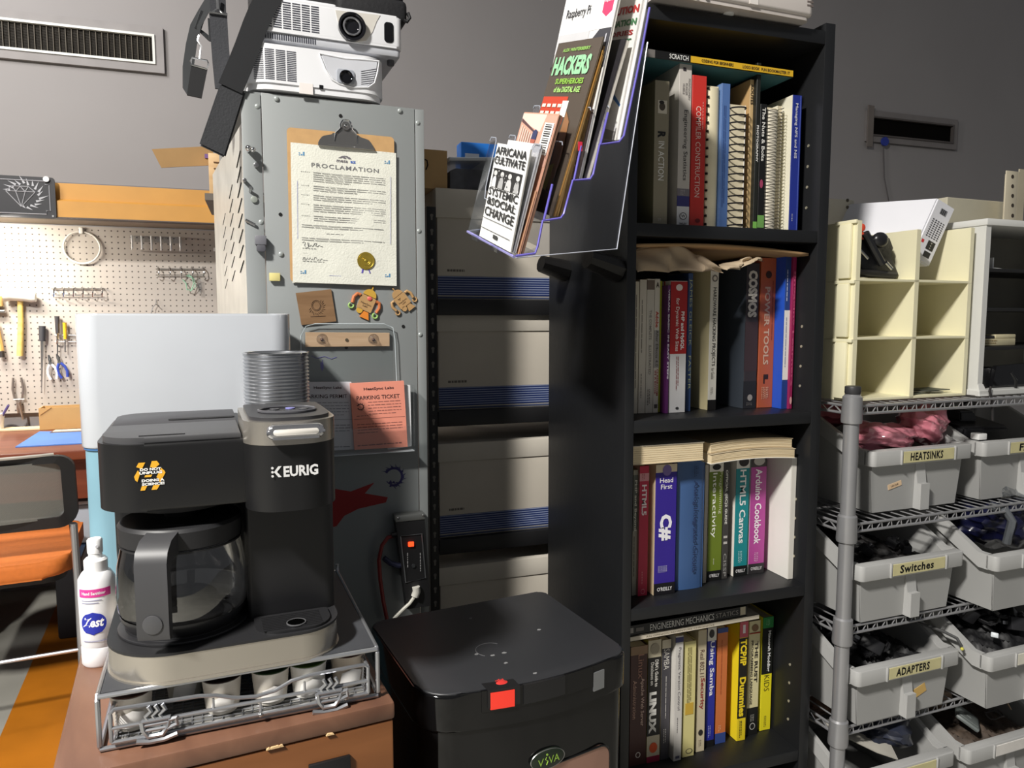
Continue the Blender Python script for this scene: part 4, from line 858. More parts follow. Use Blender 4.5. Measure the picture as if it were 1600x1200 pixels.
def leaflet(pts, col, y, label, cat, heads, nm, stamp=False):
    q = [lf.on(px, py, y) for px, py in pts]; cxy = lf.w(((q[0].x + q[1].x) / 2, y, (q[0].z + q[3].z) / 2)); f2 = Frame(*cxy, 2.6)
    t = thing(nm, label, cat, f2); q = [f2.on(px, py, 0) for px, py in pts]
    m = MB(); m.hexa([v + Vector((0, 0, 0)) for v in q] + [v + Vector((0, .006, 0)) for v in q]); m.build('sheets', M(col, .75, var=.03), t, smooth=False)
    ux = (q[1] - q[0]).normalized(); uz = (q[0] - q[3]).normalized(); w_ = (q[1] - q[0]).length; h_ = (q[0] - q[3]).length
    at = lambda a, b: q[0] + ux * (w_ * a) - uz * (h_ * b) + Vector((0, -.0005, 0))
    m = MB()
    for s_, a, b, ww, hh, bd in heads: put_text(m, s_, at(a, b), ux, uz, w_ * ww, h_ * hh, bd)
    m.build('heading', M((60, 36, 40), .8), t, smooth=False, fix=False)
    m = MB(); rng = random.Random(5)
    bars(m, at(.30, .30), ux, uz, w_ * .62, 5, h_ * .045, h_ * .008, rng, .2); bars(m, at(.08, .50), ux, uz, w_ * .35, 1, .004, h_ * .008, rng)
    bars(m, at(.08, .63), ux, uz, w_ * .84, 4, h_ * .042, h_ * .009, rng, .6); bars(m, at(.06, .95), ux, uz, w_ * .86, 1, .004, h_ * .014, rng, .05)
    p = at(.02, .545); m.quad(p, p + ux * w_ * .96, p + ux * w_ * .96 + uz * .0006, p + uz * .0006)
    m.build('print_lines', M((140, 90, 84) if stamp else (130, 130, 138), .8), t, smooth=False, fix=False)
    if stamp:
        m = MB(); g = at(.16, .36)
        for k in range(20):
            a0 = math.radians(-160 + k * 16); a1 = a0 + .28; R0 = .0058
            m.b.faces.new([m.b.verts.new(g + ux * (r_ * math.cos(a)) + uz * (r_ * math.sin(a))) for r_, a in ((R0 - .0006, a0), (R0 + .0012, a0), (R0 + .0012, a1), (R0 - .0006, a1))])
            if k % 2 and k > 3: m.b.faces.new([m.b.verts.new(g + ux * (r_ * math.cos(a)) + uz * (r_ * math.sin(a))) for r_, a in ((R0 + .001, a0), (R0 + .004, a0 + .25), (R0 + .001, a0 + .2))])
        m.build('spark_logo', M((50, 34, 40), .8), t, smooth=False, fix=False)
leaflet(((470, 597), (549, 597), (557, 702), (477, 706)), (206, 206, 212), -.012, 'white parking permit sheets in the clear holder, partly behind the coffee maker', 'leaflet', [('HeatSync Labs', .52, .085, .55, .05, .02), ('PARKING PERMIT', .48, .205, .84, .055, .006)], 'parking_permit')
leaflet(((547, 599), (631, 595), (637, 698), (554, 703)), (236, 150, 128), -.020, 'salmon pink parking ticket pad in the clear holder on the cabinet', 'leaflet', [('HeatSync Labs', .52, .10, .56, .05, .02), ('PARKING TICKET', .5, .225, .80, .06, .006)], 'parking_ticket', True)
q = [lf.on(px, py, -.0105) for px, py in ((600, 598), (641, 602), (643, 697), (606, 703))]; m = MB(); m.hexa(q + [v + Vector((0, .006, 0)) for v in q]); o = m.build('leaflet_stack', M((222, 224, 226), .7), smooth=False); o.location = lf.o; o.rotation_euler.z = math.radians(2.6)
tag(o, 'white sheets sticking out behind the salmon parking ticket', 'leaflet')

# power strip hung on the right edge of the cabinet
lf = Frame(*cb.w((cb.on(646, 870).x, -.004, 0)), 2.6)
t = thing('power_strip', 'black power strip with a lit red switch hung on the cabinet edge', 'power strip', lf)
a = lf.on(619, 808, -.03); b = lf.on(664, 812, -.03); zt = a.z; zb = lf.on(640, 952, -.03).z
PK = M((26, 26, 28), .45)
m = MB(); m.hexa([(a.x + .022, -.028, zb), (b.x + .012, -.028, zb), (b.x + .012, -.002, zb), (a.x + .022, -.002, zb), (a.x, -.028, zt - .012), (b.x, -.028, zt - .012), (b.x, -.002, zt - .012), (a.x, -.002, zt - .012)]); m.build('housing', PK, t, smooth=False)
m = MB(); m.box(a.x - .001, b.x + .001, -.03, -.001, zt - .012, zt + .002, .002); m.build('end_cap', M((112, 114, 112), .4, .5), t)
for dx in (.004, b.x - a.x - .004): m = MB(); m.ball((a.x + dx, -.03, zt - .002), .0026, seg=10); m.build('screw', CHROME, t)
fp = [lf.on(px, py, -.0285) for px, py in ((626, 838), (659, 834), (665, 903), (634, 910))]
m = MB(); fr2 = [v + Vector((0, -.0006, 0)) for v in fp]; m.tube(fr2, .0017, 6, closed=True); m.build('bezel', M((74, 76, 78), .4), t)
c = lf.on(642, 850, -.029); m = MB(); m.box(c.x - .006, c.x + .006, -.033, -.028, c.z - .005, c.z + .005, .001); m.build('rocker_switch', M((255, 60, 24), .3, emit=2.2), t)
m = MB(); rng = random.Random(2)
for px in (636, 656):
    p = lf.on(px, 864, -.029); bars(m, p, -Z, X, .045, 1, .004, .0022, rng)
m.build('fine_print', M((150, 150, 150), .7), t, smooth=False, fix=False)
c = lf.on(646, 884, -.029); m = MB(); m.cyl((c.x, -.031, c.z), .004, .003, 'y', 14); m.build('outlet_knob', M((50, 52, 54), .3), t)
c = lf.on(618, 836, -.02); m = MB(); m.cyl((c.x - .008, -.015, c.z), .0055, .014, 'x', 12); m.build('cord_gland', M((40, 40, 42), .3), t)
m = MB(); q = [lf.on(px, py, -.012) for px, py in ((616, 837), (606, 840), (597, 852), (592, 875), (594, 905), (599, 940), (606, 975))]; m.tube(q, .0042, 8); m.build('red_cord', M((136, 34, 32), .45), t)
m = MB(); q = [lf.on(px, py, -.016) for px, py in ((600, 872), (610, 880), (622, 884), (634, 882))]; m.tube(q, .006, 8); m.build('black_loop', M((40, 42, 66), .5), t)
c = lf.on(650, 925, -.03); t2 = thing('white_plug', 'white angled plug with its cord in the bottom of the power strip', 'plug', lf)
m = MB(); q = [lf.on(px, py, -.033) for px, py in ((650, 917), (651, 924), (648, 932))]; m.tube(q, .0088, 10); m.build('plug_body', M((214, 212, 202), .4), t2)
m = MB(); q = [lf.on(px, py, -.033) for px, py in ((648, 932), (640, 943), (630, 952), (618, 964), (600, 985))]; m.tube(q, .0038, 8); m.build('plug_cord', M((206, 204, 192), .4), t2)

# ------------------------------------------------------------ projectors on the cabinet
WP_ = M((228, 229, 232), .35, var=.02); WG = M((186, 188, 194), .4); DK = M((52, 54, 66), .6)
pz = cz
L = Frame(*cb.w((cb.on(383, 145).x, -.012, pz + .006)), 3.0)
w = L.on(604, 160).x; hL = L.on(470, 66).z; hR = L.on(600, 105).z; zt = (hL + hR) / 2 + .004
t = thing('projector', 'lower white projector with recessed lens, standing on the grey cabinet', 'projector', L, group='projectors on the cabinet')
body = rrect(0, w, 0, .20, (.03, .03, .05, .045), 10)
m = MB(); m.prism([(x, y) for x, y in body], .012, zt, 'z', .009, 3); m.prism([(w / 2 + (x - w / 2) * .97, .1 + (y - .1) * .97) for x, y in body], .0, .012); m.build('shell', WP_, t)
for k in range(17):
    z = .018 + k * (zt - .03) / 16; sh_ = (zt - .03) / 16 * .5
    for j in range(4):
        x0 = L.on(394, 100).x + .003 + j * (L.on(463, 110).x - L.on(394, 100).x) / 4; x1 = x0 + (L.on(463, 110).x - L.on(394, 100).x) / 4 - .003
        y0 = -.0006
        if x0 < .05:
            aa = lambda x: .05 - math.sqrt(max(0, .05 ** 2 - (.05 - x) ** 2)) - .0006
            m = MB(); m.sheet(lambda u, v: Vector((x0 + (x1 - x0) * u, aa(x0 + (x1 - x0) * u), z + sh_ * v)), 4, 1)
        else: m = MB(); m.box(x0, x1, y0, .002, z, z + sh_)
        m.build('vent_slot', DK, t, smooth=False)
# recess of the lens
def rl(px, py, d=0): q = L.on(px, py, d); return q
rec = [(499, 84), (508, 108), (518, 124), (530, 131), (553, 137), (575, 137), (585, 130), (590, 112), (592, 96), (560, 93), (540, 92)]
def pol(pts, d, s=1, dz=0):
    q = [rl(px, py) for px, py in pts]; c = sum(q, Vector()) / len(q); return [(c.x + (v.x - c.x) * s, c.z + (v.z - c.z) * s + dz) for v in q]
m = MB(); m.prism(pol(rec, 0, .93), -.0014, .003, 'y'); m.build('lens_recess', M((196, 198, 204), .4), t, smooth=False)
m = MB(); m.tube([(x, -.0012, z) for x, z in pol(rec, 0, 1)], .0018, 6, closed=True); m.build('recess_rim', WP_, t)
lc = rl(540, 122); m = MB(); m.prism(rrect(lc.x - .018, lc.x + .018, lc.z - .012, lc.z + .016, .006, 4), -.004, -.001, 'y', .001); m.build('lens_bezel', M((150, 154, 162), .4), t)
m = MB(); m.lathe([(.0135, 0), (.0135, .006), (.0115, .0065), (.009, .002), (.0, .0035)], seg=32); bmesh.ops.transform(m.b, matrix=Matrix.Translation((lc.x, -.0035, lc.z)) @ Matrix.Rotation(PI / 2, 4, 'X'), verts=m.b.verts); m.build('lens', M((14, 14, 18), .08, coat=.6), t)
for k in range(7):
    p0, p1 = rl(564, 112 + k * 3.3), rl(588, 108 + k * 3.6); m = MB(); m.rod((p0.x, -.0018, p0.z), (p1.x - .001 * k * .4, -.0018, p1.z), .0006, 4); m.build('recess_slot', DK, t, smooth=False)
c = rl(502, 136); m = MB(); m.box(c.x - .004, c.x + .004, -.001, .002, c.z - .004, c.z + .004, .0008); m.build('ir_window', M((20, 20, 22), .2), t)
a, b = rl(467, 129), rl(489, 148); m = MB(); m.box(a.x, b.x, -.0009, .002, b.z, a.z); m.build('tape_label', M((232, 226, 222), .4), t, smooth=False)
# left side connector bay seen behind the strap
m = MB(); m.box(-.0012, .002, .07, .12, .03, .075); m.build('side_bay', M((206, 206, 200), .5), t, smooth=False)
# upper projector
zu = zt + .006 + .010
U = Frame(*L.w((L.on(404, 60).x + .004, .005, zt + .0095)), 3.4)
a = U.on(405, 8); b = U.on(628, 40); w = b.x; hU = U.on(520, 5).z; hR = U.on(600, 24).z; zf = U.on(626, 88).z * 0 + .0
t = thing('projector', 'upper white projector with a large round lens, under the black bag', 'projector', U, group='projectors on the cabinet')
zt2 = hR + .002
m = MB(); m.prism(rrect(0, w, 0, .21, (.01, .01, .012, .012), 5), .016, zt2, 'z', .006, 3); m.build('shell', WP_, t)
m = MB(); m.prism(rrect(.003, w - .003, .004, .207, .008, 4), .0, .016, 'z', .003, 2); m.build('lower_shell', WG, t)
m = MB(); m.box(.012, U.on(528, 14).x, .01, .2, zt2 - .002, hU + .004, .006, 3); m.build('raised_deck', WP_, t)
sx0, sx1 = U.on(412, 30).x, U.on(501, 40).x
for k in range(12):
    z = .024 + k * (zt2 - .032) / 11
    for j in range(6):
        x0 = sx0 + j * (sx1 - sx0) / 6; m = MB(); m.box(x0, x0 + (sx1 - sx0) / 6 - .003, -.0006, .002, z, z + (zt2 - .032) / 11 * .5); m.build('vent_slot', DK, t, smooth=False)
for k in range(24):
    x = U.on(411, 55).x + k * (U.on(492, 65).x - U.on(411, 55).x) / 23; m = MB(); m.box(x, x + .0022, .0034, .006, .003, .0135); m.build('lower_slot', DK, t, smooth=False)
lc = U.on(549, 44); m = MB(); m.prism(pol([(527, 14), (530, 40), (545, 60), (562, 66), (580, 60), (590, 40), (596, 24), (575, 18)], 0, 1), 0, 1, 'y') if False else None
q = [(U.on(px, py).x, U.on(px, py).z) for px, py in ((524, 16), (529, 40), (540, 58), (556, 66), (572, 64), (582, 50), (588, 34), (594, 24))]
m = MB(); m.prism(q, -.0012, .003, 'y'); m.build('lens_recess', M((206, 202, 194), .45), t, smooth=False)
m = MB(); m.lathe([(.0275, 0), (.0275, .010), (.024, .011), (.019, .004), (.0185, .0085), (.015, .0085), (.012, .004), (0, .006)], seg=40); bmesh.ops.transform(m.b, matrix=Matrix.Translation((lc.x, -.002, lc.z)) @ Matrix.Rotation(PI / 2, 4, 'X'), verts=m.b.verts); m.build('lens', M((22, 22, 26), .1, coat=.5), t)
m = MB(); m.tube([(lc.x + .0165 * math.cos(i * PI / 20), -.0098, lc.z + .0165 * math.sin(i * PI / 20)) for i in range(40)], .0022, 8, closed=True); m.build('lens_ring', M((168, 168, 172), .25, .8), t)
a, b = U.on(600, 34), U.on(615, 68); m = MB(); m.prism(rrect(a.x, b.x, b.z, a.z, .0068, 6), -.0012, .002, 'y'); m.build('sensor_window', M((18, 18, 20), .15), t)
a = U.on(614, 96); m = MB(); m.cyl((w - .018, .03, -.011), .0075, .012, 'z', 14, bev=.002); m.build('foot', M((70, 70, 74), .5), t)
m = MB(); m.cyl((.02, .03, -.009), .0075, .010, 'z', 14); m.build('foot', M((110, 110, 114), .5), t)
# black carry bag on the projectors with its straps
o = U.w((U.on(520, 8).x - .02, .03, hU + .006)); t = thing('carry_bag', 'black shoulder bag lying on the stacked projectors, straps hanging down', 'bag', o, 3)
ww = U.on(640, 10).x - (U.on(520, 8).x - .02)
m = MB()
m.prism(rrect(-.13, ww, 0, .22, .03, 5), -.003, .11, 'z', .02, 3); m.box(.03, ww, -.015, .06, -.018, .03, .012, 3); m.build('bag_body', M((22, 22, 25), .75, bump=.4, scale=12), t)
WEB = M((44, 45, 49), .85, bump=.5, scale=30); WEB2 = M((56, 57, 61), .9, bump=.5, scale=20)
f3 = Frame(*o, 3); on = lambda px, py, c: f3.on(px, py, c)
m = MB(); m.tube([on(637, 20, -.012), on(640, 28, -.012), on(636, 34, -.012), on(631, 32, -.01)], .004, 6); m.build('zip_pull', M((24, 24, 26), .5), t)
m = MB(); m.strip([on(340, -25, .04), on(340, -2, .035), on(341, 24, .03)], (.030, 0, 0), .0015); m.build('upper_strap', WEB, t)
m = MB(); m.strip([on(341, 24, .03), on(343, 60, .03), on(346, 100, .028), on(350, 140, .02)], (.033, 0, 0), .0015); m.build('hanging_strap', WEB2, t)
m = MB(); a = on(341, 21, .026); m.tube([a + Vector((-.017, 0, 0)), a + Vector((.017, 0, 0))], .003, 6); m.tube([a + Vector((-.01, -.002, 0)), a + Vector((0, -.003, .008)), a + Vector((.01, -.002, 0))], .002, 6); m.tube([a + Vector((0, -.003, .006)), a + Vector((0, -.003, .03))], .003, 6); m.build('snap_hook', STEEL, t)
m = MB(); m.strip([on(425, -12, -.03), on(408, 18, -.035), on(398, 42, -.035), on(386, 75, -.035), on(374, 105, -.035), on(360, 138, -.032)], (.042, 0, -.016), .0014); m.build('front_strap', M((26, 27, 30), .85), t)
q0, q1, q2, q3 = on(344, 130, -.03), on(384, 143, -.03), on(352, 246, -.03), on(311, 226, -.03)
m = MB(); th = Vector((0, .008, 0)); m.hexa([q3, q2, q2 + th, q3 + th, q0, q1, q1 + th, q0 + th]); bmesh.ops.bevel(m.b, geom=list(m.b.edges), offset=.003, segments=2, affect='EDGES'); m.build('shoulder_pad', M((50, 51, 54), .9, bump=.5, scale=20), t)
m = MB(); m.strip([on(335, -10, .06), on(318, 18, .05), on(306, 40, .045), on(299, 70, .045), on(294, 105, .045), on(294, 138, .042), on(302, 150, .035)], (.020, 0, .0), .0014); m.strip([on(318, 18, .05), on(309, 45, .046), on(318, 52, .05), on(332, 66, .05), on(330, 30, .05)], (.012, .006, 0), .0014); m.build('back_strap', M((52, 54, 56), .85), t)
m = MB(); a = on(312, 62, .03); b = on(313, 92, .03); m.tube([on(311, 55, .03), on(309, 64, .028), on(314, 72, .028), on(313, 82, .028), on(312, 92, .028)], .0022, 6); m.tube([on(298, 96, .03), on(300, 90, .03), on(324, 95, .03), on(326, 100, .03), on(323, 108, .03), on(299, 101, .03)], .002, 6, closed=True); m.build('swivel_hook', STEEL, t)
m = MB(); q = [on(px, py, .03) for px, py in ((299, 101), (324, 108), (315, 153), (292, 148))]; th = Vector((0, .006, 0)); m.hexa([q[3], q[2], q[2] + th, q[3] + th, q[0], q[1], q[1] + th, q[0] + th]); m.build('strap_end', M((24, 24, 26), .8), t, smooth=False)
RKM = M((96, 92, 88), .6)
# carton behind the cabinet with its flap out
f4 = Frame(*gY(335, 290, 2.45), 3); f4.o.z = gY(335, 292, 2.45).z - .03
t = thing('carton', 'open cardboard carton with one long flap, behind the grey cabinet', 'box', f4)
a, b = f4.on(330, 230), f4.on(340, 292)
m = MB(); m.box(a.x + .004, a.x + .09, .0, .22, 0, a.z - .035); m.build('carton_body', KD, t, smooth=False)
q = [f4.on(px, py, -.002) for px, py in ((237, 233), (334, 228), (332, 258), (252, 262))]
m = MB(); m.hexa([q[3], q[2], q[2] + Vector((0, .004, 0)), q[3] + Vector((0, .004, 0)), q[0], q[1], q[1] + Vector((0, .004, 0)), q[0] + Vector((0, .004, 0))]); m.build('flap', M((162, 128, 84), .85), t, smooth=False)
m = MB(); c = f4.on(322, 244, -.004); m.box(c.x - .004, c.x + .006, -.006, -.0025, c.z - .006, c.z + .006); m.build('tape', M((112, 84, 140), .5), t, smooth=False)
c = f4.on(345, 262, -.02); t = thing('wooden_crate', 'small slatted pale wooden crate behind the cabinet corner', 'crate', f4.w((c.x, -.05, 0)), 3)
f4.o.z += 0
zb = 0; zt = f4.on(345, 240, -.05).z; m = MB(); m.box(-.034, .03, 0, .04, .0, zt, .002); m.build('crate_panel', wood((196, 158, 110), (216, 182, 136), .6), t)
for k in range(5): m = MB(); z = .02 + k * (zt - .03) / 5; m.box(-.02, .028, -.003, 0, z, z + .003); m.build('crate_gap', M((110, 78, 50), .8), t, smooth=False)
t = thing('back_shelf', 'shelf behind the cabinet under the open carton', 'shelf', (-.14, 2.38, 0))
MB().box(0, .24, 0, .34, f4.o.z - .02, f4.o.z - .0005).build('board', M((108, 100, 92), .6), t, smooth=False)
for x in (.12, .215):
    for y in (.005, .31): MB().box(x, x + .02, y, y + .02, 0, f4.o.z - .0205).build('leg', RKM, t, smooth=False)
# ============================================================ BLACK RACK WITH FILE BOXES
RK = M((20, 20, 22), .5)
ry = 1.876; rx = .413
t = thing('storage_rack', 'black boltless rack holding the file boxes between cabinet and bookshelf', 'rack', (rx, ry, 0))
w = 1.0
m = MB(); m.box(0, .024, 0, .003, 0, 1.50, .0008); m.box(0, .003, .003, .03, 0, 1.50); m.build('post', RK, t)
m = MB(); m.box(w - .024, w, 0, .003, 0, 1.50, .0008); m.build('post', RK, t)
for x in (0, w - .024): m = MB(); m.box(x, x + .024, .40, .43, 0, 1.50); m.build('post', RK, t)
KH = M((120, 116, 110), .6)
for i in range(28):
    z = 1.475 - i * .0378; m = MB(); m.prism([(.0125 + a, z + b) for a, b in arc(0, .003, .0042, -50, 230, 9) + [(-.0022, -.009), (.0022, -.009)]], -.0006, .001, 'y'); m.build('keyhole', KH, t, smooth=False)
beams = [gY(690, py, ry).z for py in (466, 641, 842)]
tops = []
for zt in beams + [.30]:
    m = MB(); m.box(.0245, w - .0245, -.002, .030, zt - .044, zt - .002, .002); m.build('front_beam', RK, t)
    m = MB(); m.box(.004, w - .004, .0305, .40, zt - .016, zt - .004); m.build('shelf_board', M((40, 36, 32), .8), t, smooth=False)
    tops.append(zt - .004)
BX = M((206, 198, 184), .75, var=.04); BXL = M((212, 205, 192), .75, var=.04)
def file_box(z, ztop, x0, wd, label, name=True, lid=.05, gap=.0):
    t = thing('file_box', label, 'box', (rx + x0, ry + .012, z), 0, 'white file boxes with blue stripes')
    h = ztop - z
    m = MB(); m.box(.004, wd - .004, .004, .33, 0, h - .003, .002); m.build('carton', BX, t)
    m = MB(); m.box(0, wd, 0, .335, h - lid, h, .002); m.build('lid', BXL, t)
    s1 = .062; NB = M((34, 52, 104), .6); 
    m = MB(); m.box(.0045, wd - .0045, .0028, .006, .012, s1)
    m.build('stripe_band', NB, t, smooth=False)
    m = MB()
    for i in range(8): m.box(.0045, wd - .0045, .0022, .003, .016 + i * .0062, .0178 + i * .0062)
    m.build('white_lines', M((150, 160, 190), .6), t, smooth=False)
    m = MB(); m.box(.0045, wd - .0045, .0028, .006, .004, .009); m.build('lower_line', M((70, 80, 110), .6), t, smooth=False)
    m = MB(); rng = random.Random(int(z * 100)); bars(m, (.03, .0032, s1 + .012), X, Z, .055, 1, .004, .006, rng); m.build('maker_print', M((110, 104, 96), .8), t, smooth=False, fix=False)
x0 = .026
file_box(tops[0], gY(690, 291, ry).z - .002, x0, .62, 'file box on the topmost rack level, below the small carton', lid=.075)
file_box(tops[1], gY(690, 487, ry).z - .002, x0, .60, 'file box on the second rack level from the top')
file_box(tops[2], gY(690, 694, ry).z - .002, x0, .60, 'file box on the third rack level from the top')
file_box(tops[3], gY(690, 889, ry).z - .002, x0, .60, 'file box on the lowest visible rack level behind the black bin')
m = MB(); m.box(0, .14, 0, .01, 0, .033); o = m.build('box_tops', M((120, 116, 108), .7), smooth=False)
o.location = (rx + .04, ry + .36, tops[1] + .235); tag(o, 'grey folder edge seen in the gap above the second file box', 'folder')
tag(MB().box(rx + .03, rx + .9, ry + .355, ry + .40, tops[1] + .0005, tops[1] + .234).build('folder_stack', M((60, 56, 52), .8), smooth=False), 'dark folders standing behind the second file box', 'folder')
# small carton with a black arrow, clear tub and blue pack on top of the first box
zt = gY(690, 291, ry).z - .0015
f5 = Frame(rx + .012, ry + .03, zt, 2); a, b = f5.on(664, 226, .0), f5.on(699, 288, .0)
t = thing('carton', 'small kraft carton with a black arrow on the top file box', 'box', f5)
h = f5.on(690, 235).z
m = MB(); m.box(a.x - .05, b.x, 0, .003, 0, h); m.box(b.x - .003, b.x, .003, .2, 0, h); m.box(a.x - .05, b.x - .003, .197, .2, 0, h); m.box(a.x - .05, a.x - .047, .003, .197, 0, h); m.box(a.x - .047, b.x - .003, .003, .197, 0, .003); m.build('carton_body', M((196, 160, 110), .8), t, smooth=False)
c = f5.on(669, 258, -.001); m = MB(); m.tube([(c.x - .012, -.0008, c.z + .014), (c.x - .003, -.0008, c.z + .012), (c.x - .001, -.0008, c.z), (c.x - .006, -.0008, c.z - .012)], .0016, 5); m.build('arrow_print', INK, t)
f6 = Frame(f5.o.x + b.x + .012, ry + .05, zt, 0); a, b = f6.on(700, 250), f6.on(760, 288); h = f6.on(735, 246).z
t = thing('clear_tub', 'clear plastic tub of dark things beside the small carton', 'tub', f6)
m = MB(); m.prism([(0, 0), (b.x + .08, 0), (b.x + .085, h), (-.0, h * .86)], 0, .16, 'y'); m.build('tub_body', clear((.86, .87, .9), .12, .15), t, smooth=False)
m = MB(); m.prism([(-.003, h * .86), (b.x + .088, h), (b.x + .088, h + .009), (-.003, h * .86 + .009)], -.004, .164, 'y', .002, 1); m.build('tub_lid', M((206, 212, 218), .4), t)
m = MB(); m.prism(rrect(.008, b.x + .07, .01, .15, .02, 3), .003, h * .7, 'z', .01); m.build('contents', M((70, 70, 78), .8, var=.5, scale=30), t)
f7 = Frame(f6.o.x + .01, ry + .23, zt, 0); a, b = f7.on(720, 222), f7.on(760, 250)
t = thing('blue_pack', 'bright blue pack with a white print standing behind the clear tub', 'pack', f7); h = f7.on(735, 222).z
MB().box(a.x, b.x + .05, 0, .05, 0, h, .004).build('pack_body', M((32, 116, 206), .5), t)
c = f7.on(733, 243); MB().box(c.x - .012, c.x + .03, -.001, .001, c.z - .016, c.z + .006).build('white_print', M((220, 226, 232), .5), t, smooth=False)

# ============================================================ BLACK BIN
tc = Frame(.190, .905, 0, 7.0)
GL = M((14, 14, 15), .10, var=.05, spec=.3, coat=.25); LD = M((44, 45, 48), .42, var=.06, scale=5)
t = thing('waste_bin', 'glossy black waste bin with a flat lid and red latch patch', 'bin', tc)
ztop = .72; w, d = .326, .280
def bplan(e=0, bulge=.016):
    p = rrect(-e, w + e, -e, d + e, (.03, .03, .045, .045), 8); return [(x, y - bulge * (1 - ((x - w / 2) / (w / 2 + e)) ** 2) * (y < .05)) for x, y in p] 
def bplan2(e=0, bulge=.016):
    p = rrect(-e, w + e, -e, d + e, (.012, .02, .05, .03), 8); i = max(range(len(p)), key=lambda k: (p[k][1] < 0 - e + 1e-6, -p[k][0])); out = []
    for k, (x, y) in enumerate(p):
        out.append((x, y))
    lo = [k for k, (x, y) in enumerate(out) if abs(y + e) < 1e-6]
    a, b = out[lo[0]], out[lo[-1]]
    mid = [(a[0] + (b[0] - a[0]) * s / 10, -e - bulge * math.sin(PI * s / 10)) for s in range(1, 10)]
    return out[:lo[0] + 1] + mid + out[lo[-1]:]
m = MB(); m.prism([(w / 2 + (x - w / 2) * .97, d / 2 + (y - d / 2) * .97) for x, y in bplan2()], .03, .664, 'z'); m.build('bin_body', GL, t)
m = MB(); m.prism(bplan2(.004), 0, .03); m.build('foot_rim', BLACK, t)
m = MB(); m.prism(bplan2(), .666, ztop - .002, 'z', .004, 3); m.build('lid_skirt', GL, t)
m = MB(); m.prism([(w / 2 + (x - w / 2) * .985, d / 2 + (y - d / 2) * .985) for x, y in bplan2()], ztop - .004, ztop, 'z', .003, 3); m.build('lid', LD, t)
fy = lambda x: -.016 * math.sin(PI * min(1, max(0, (x - .05) / (w - .08))))
# front notch with the latch block, vent bar and shiny stop
la, lb = tc.on(765, 1095, -.016), tc.on(812, 1095, -.016)
def fpan(name, x0, x1, z0, z1, y, mat, th=.004, bev=.001):
    m = MB(); n = max(1, int((x1 - x0) / .012)); R_ = []
    for k in range(n + 1):
        x = x0 + (x1 - x0) * k / n; yy = fy(x) - y
        R_.append([m.b.verts.new(q) for q in ((x, yy, z0), (x, yy + th + .01, z0), (x, yy + th + .01, z1), (x, yy, z1))])
    m.b.faces.new(R_[0][::-1]); m.b.faces.new(R_[-1])
    for A, B in zip(R_, R_[1:]):
        for k in range(4): m.b.faces.new([A[k], A[(k + 1) % 4], B[(k + 1) % 4], B[k]])
    return m.build(name, mat, t)
zz = lambda px, py, c=-.016: tc.on(px, py, c).z
fpan('notch_panel', tc.on(757, 1095, -.016).x, tc.on(930, 1080, -.016).x, zz(800, 1108), ztop - .001, .0012, M((10, 10, 11), .3))
fpan('latch_block', la.x, lb.x, zz(790, 1104), ztop + .0006, .004, M((22, 22, 24), .35), .012)
a, b = tc.on(771, 1081, -.021), tc.on(806, 1105, -.021)
fpan('red_patch', a.x, b.x, ztop - .0265, ztop - .003, .0050, M((252, 62, 46), .45, emit=.0), .001, .0003)
p = tc.R.transposed() @ (gZ(784, 1067, ztop) - tc.o); m = MB(); m.lathe([(0, .0018), (.007, .0018), (.0085, .0006)], (p.x, p.y, ztop - .001), 24, 1.15, .8)
for i in range(5): m.box(p.x - .006 + i * .0026, p.x - .0046 + i * .0026, p.y + .006, p.y + .0085 + .001 * (i % 3), ztop, ztop + .0006)
m.build('latch_mark', M((206, 52, 48), .5), t)
fpan('bar', tc.on(818, 1080, -.016).x, tc.on(882, 1070, -.016).x, zz(850, 1092), ztop - .0005, .003, M((24, 24, 26), .25), .01)
a = tc.on(928, 1050, -.01); b = tc.on(946, 1076, -.01); fpan('steel_stop', a.x, b.x, b.z, a.z - .002, .002, M((150, 152, 154), .3, .6), .004)
for px, py in ((735, 966), (842, 984), (770, 1024), (745, 1022), (790, 1036), (836, 1052), (788, 1020)):
    p = tc.R.transposed() @ (gZ(px, py, ztop) - tc.o); m = MB(); rng = random.Random(px); n = 9
    m.prism([(p.x + rng.uniform(.5, 1) * .0042 * math.cos(2 * PI * k / n), p.y + rng.uniform(.5, 1) * .0034 * math.sin(2 * PI * k / n)) for k in range(n)], ztop - .0003, ztop + .0003); m.build('dust_mark', M((120, 120, 120), .9), t, smooth=False)
m = MB(); p = tc.R.transposed() @ (gZ(766, 1015, ztop) - tc.o); m.tube([(p.x + .022 * math.cos(i * PI / 20), p.y + .022 * math.sin(i * PI / 20), ztop) for i in range(4, 26)], .0006, 4); m.build('ring_mark', M((92, 92, 94), .8), t)
# front window and badge follow the bulge of the front
def fcurve(x): return .0042 - .016 * .97 * math.sin(PI * min(1, max(0, (x - .05) / (w - .08)))) - .0012
a, b = tc.on(838, 1199, -.014), tc.on(962, 1160, -.014)
wx0, wx1, wz1, wz0 = a.x - .004, b.x, b.z - .006, .36
def fsheet(name, pts_in, th, mat):
    m = MB(); A = [m.b.verts.new((x, fcurve(x) - th, z)) for x, z in pts_in]; B = [m.b.verts.new((x, fcurve(x) + .012, z)) for x, z in pts_in]
    c = m.b.verts.new((sum(p[0] for p in pts_in) / len(pts_in), fcurve(sum(p[0] for p in pts_in) / len(pts_in)) - th, sum(p[1] for p in pts_in) / len(pts_in)))
    n = len(A)
    for k in range(n): m.b.faces.new([A[k], A[(k + 1) % n], c]); m.b.faces.new([A[k], B[k], B[(k + 1) % n], A[(k + 1) % n]])
    return m.build(name, mat, t)
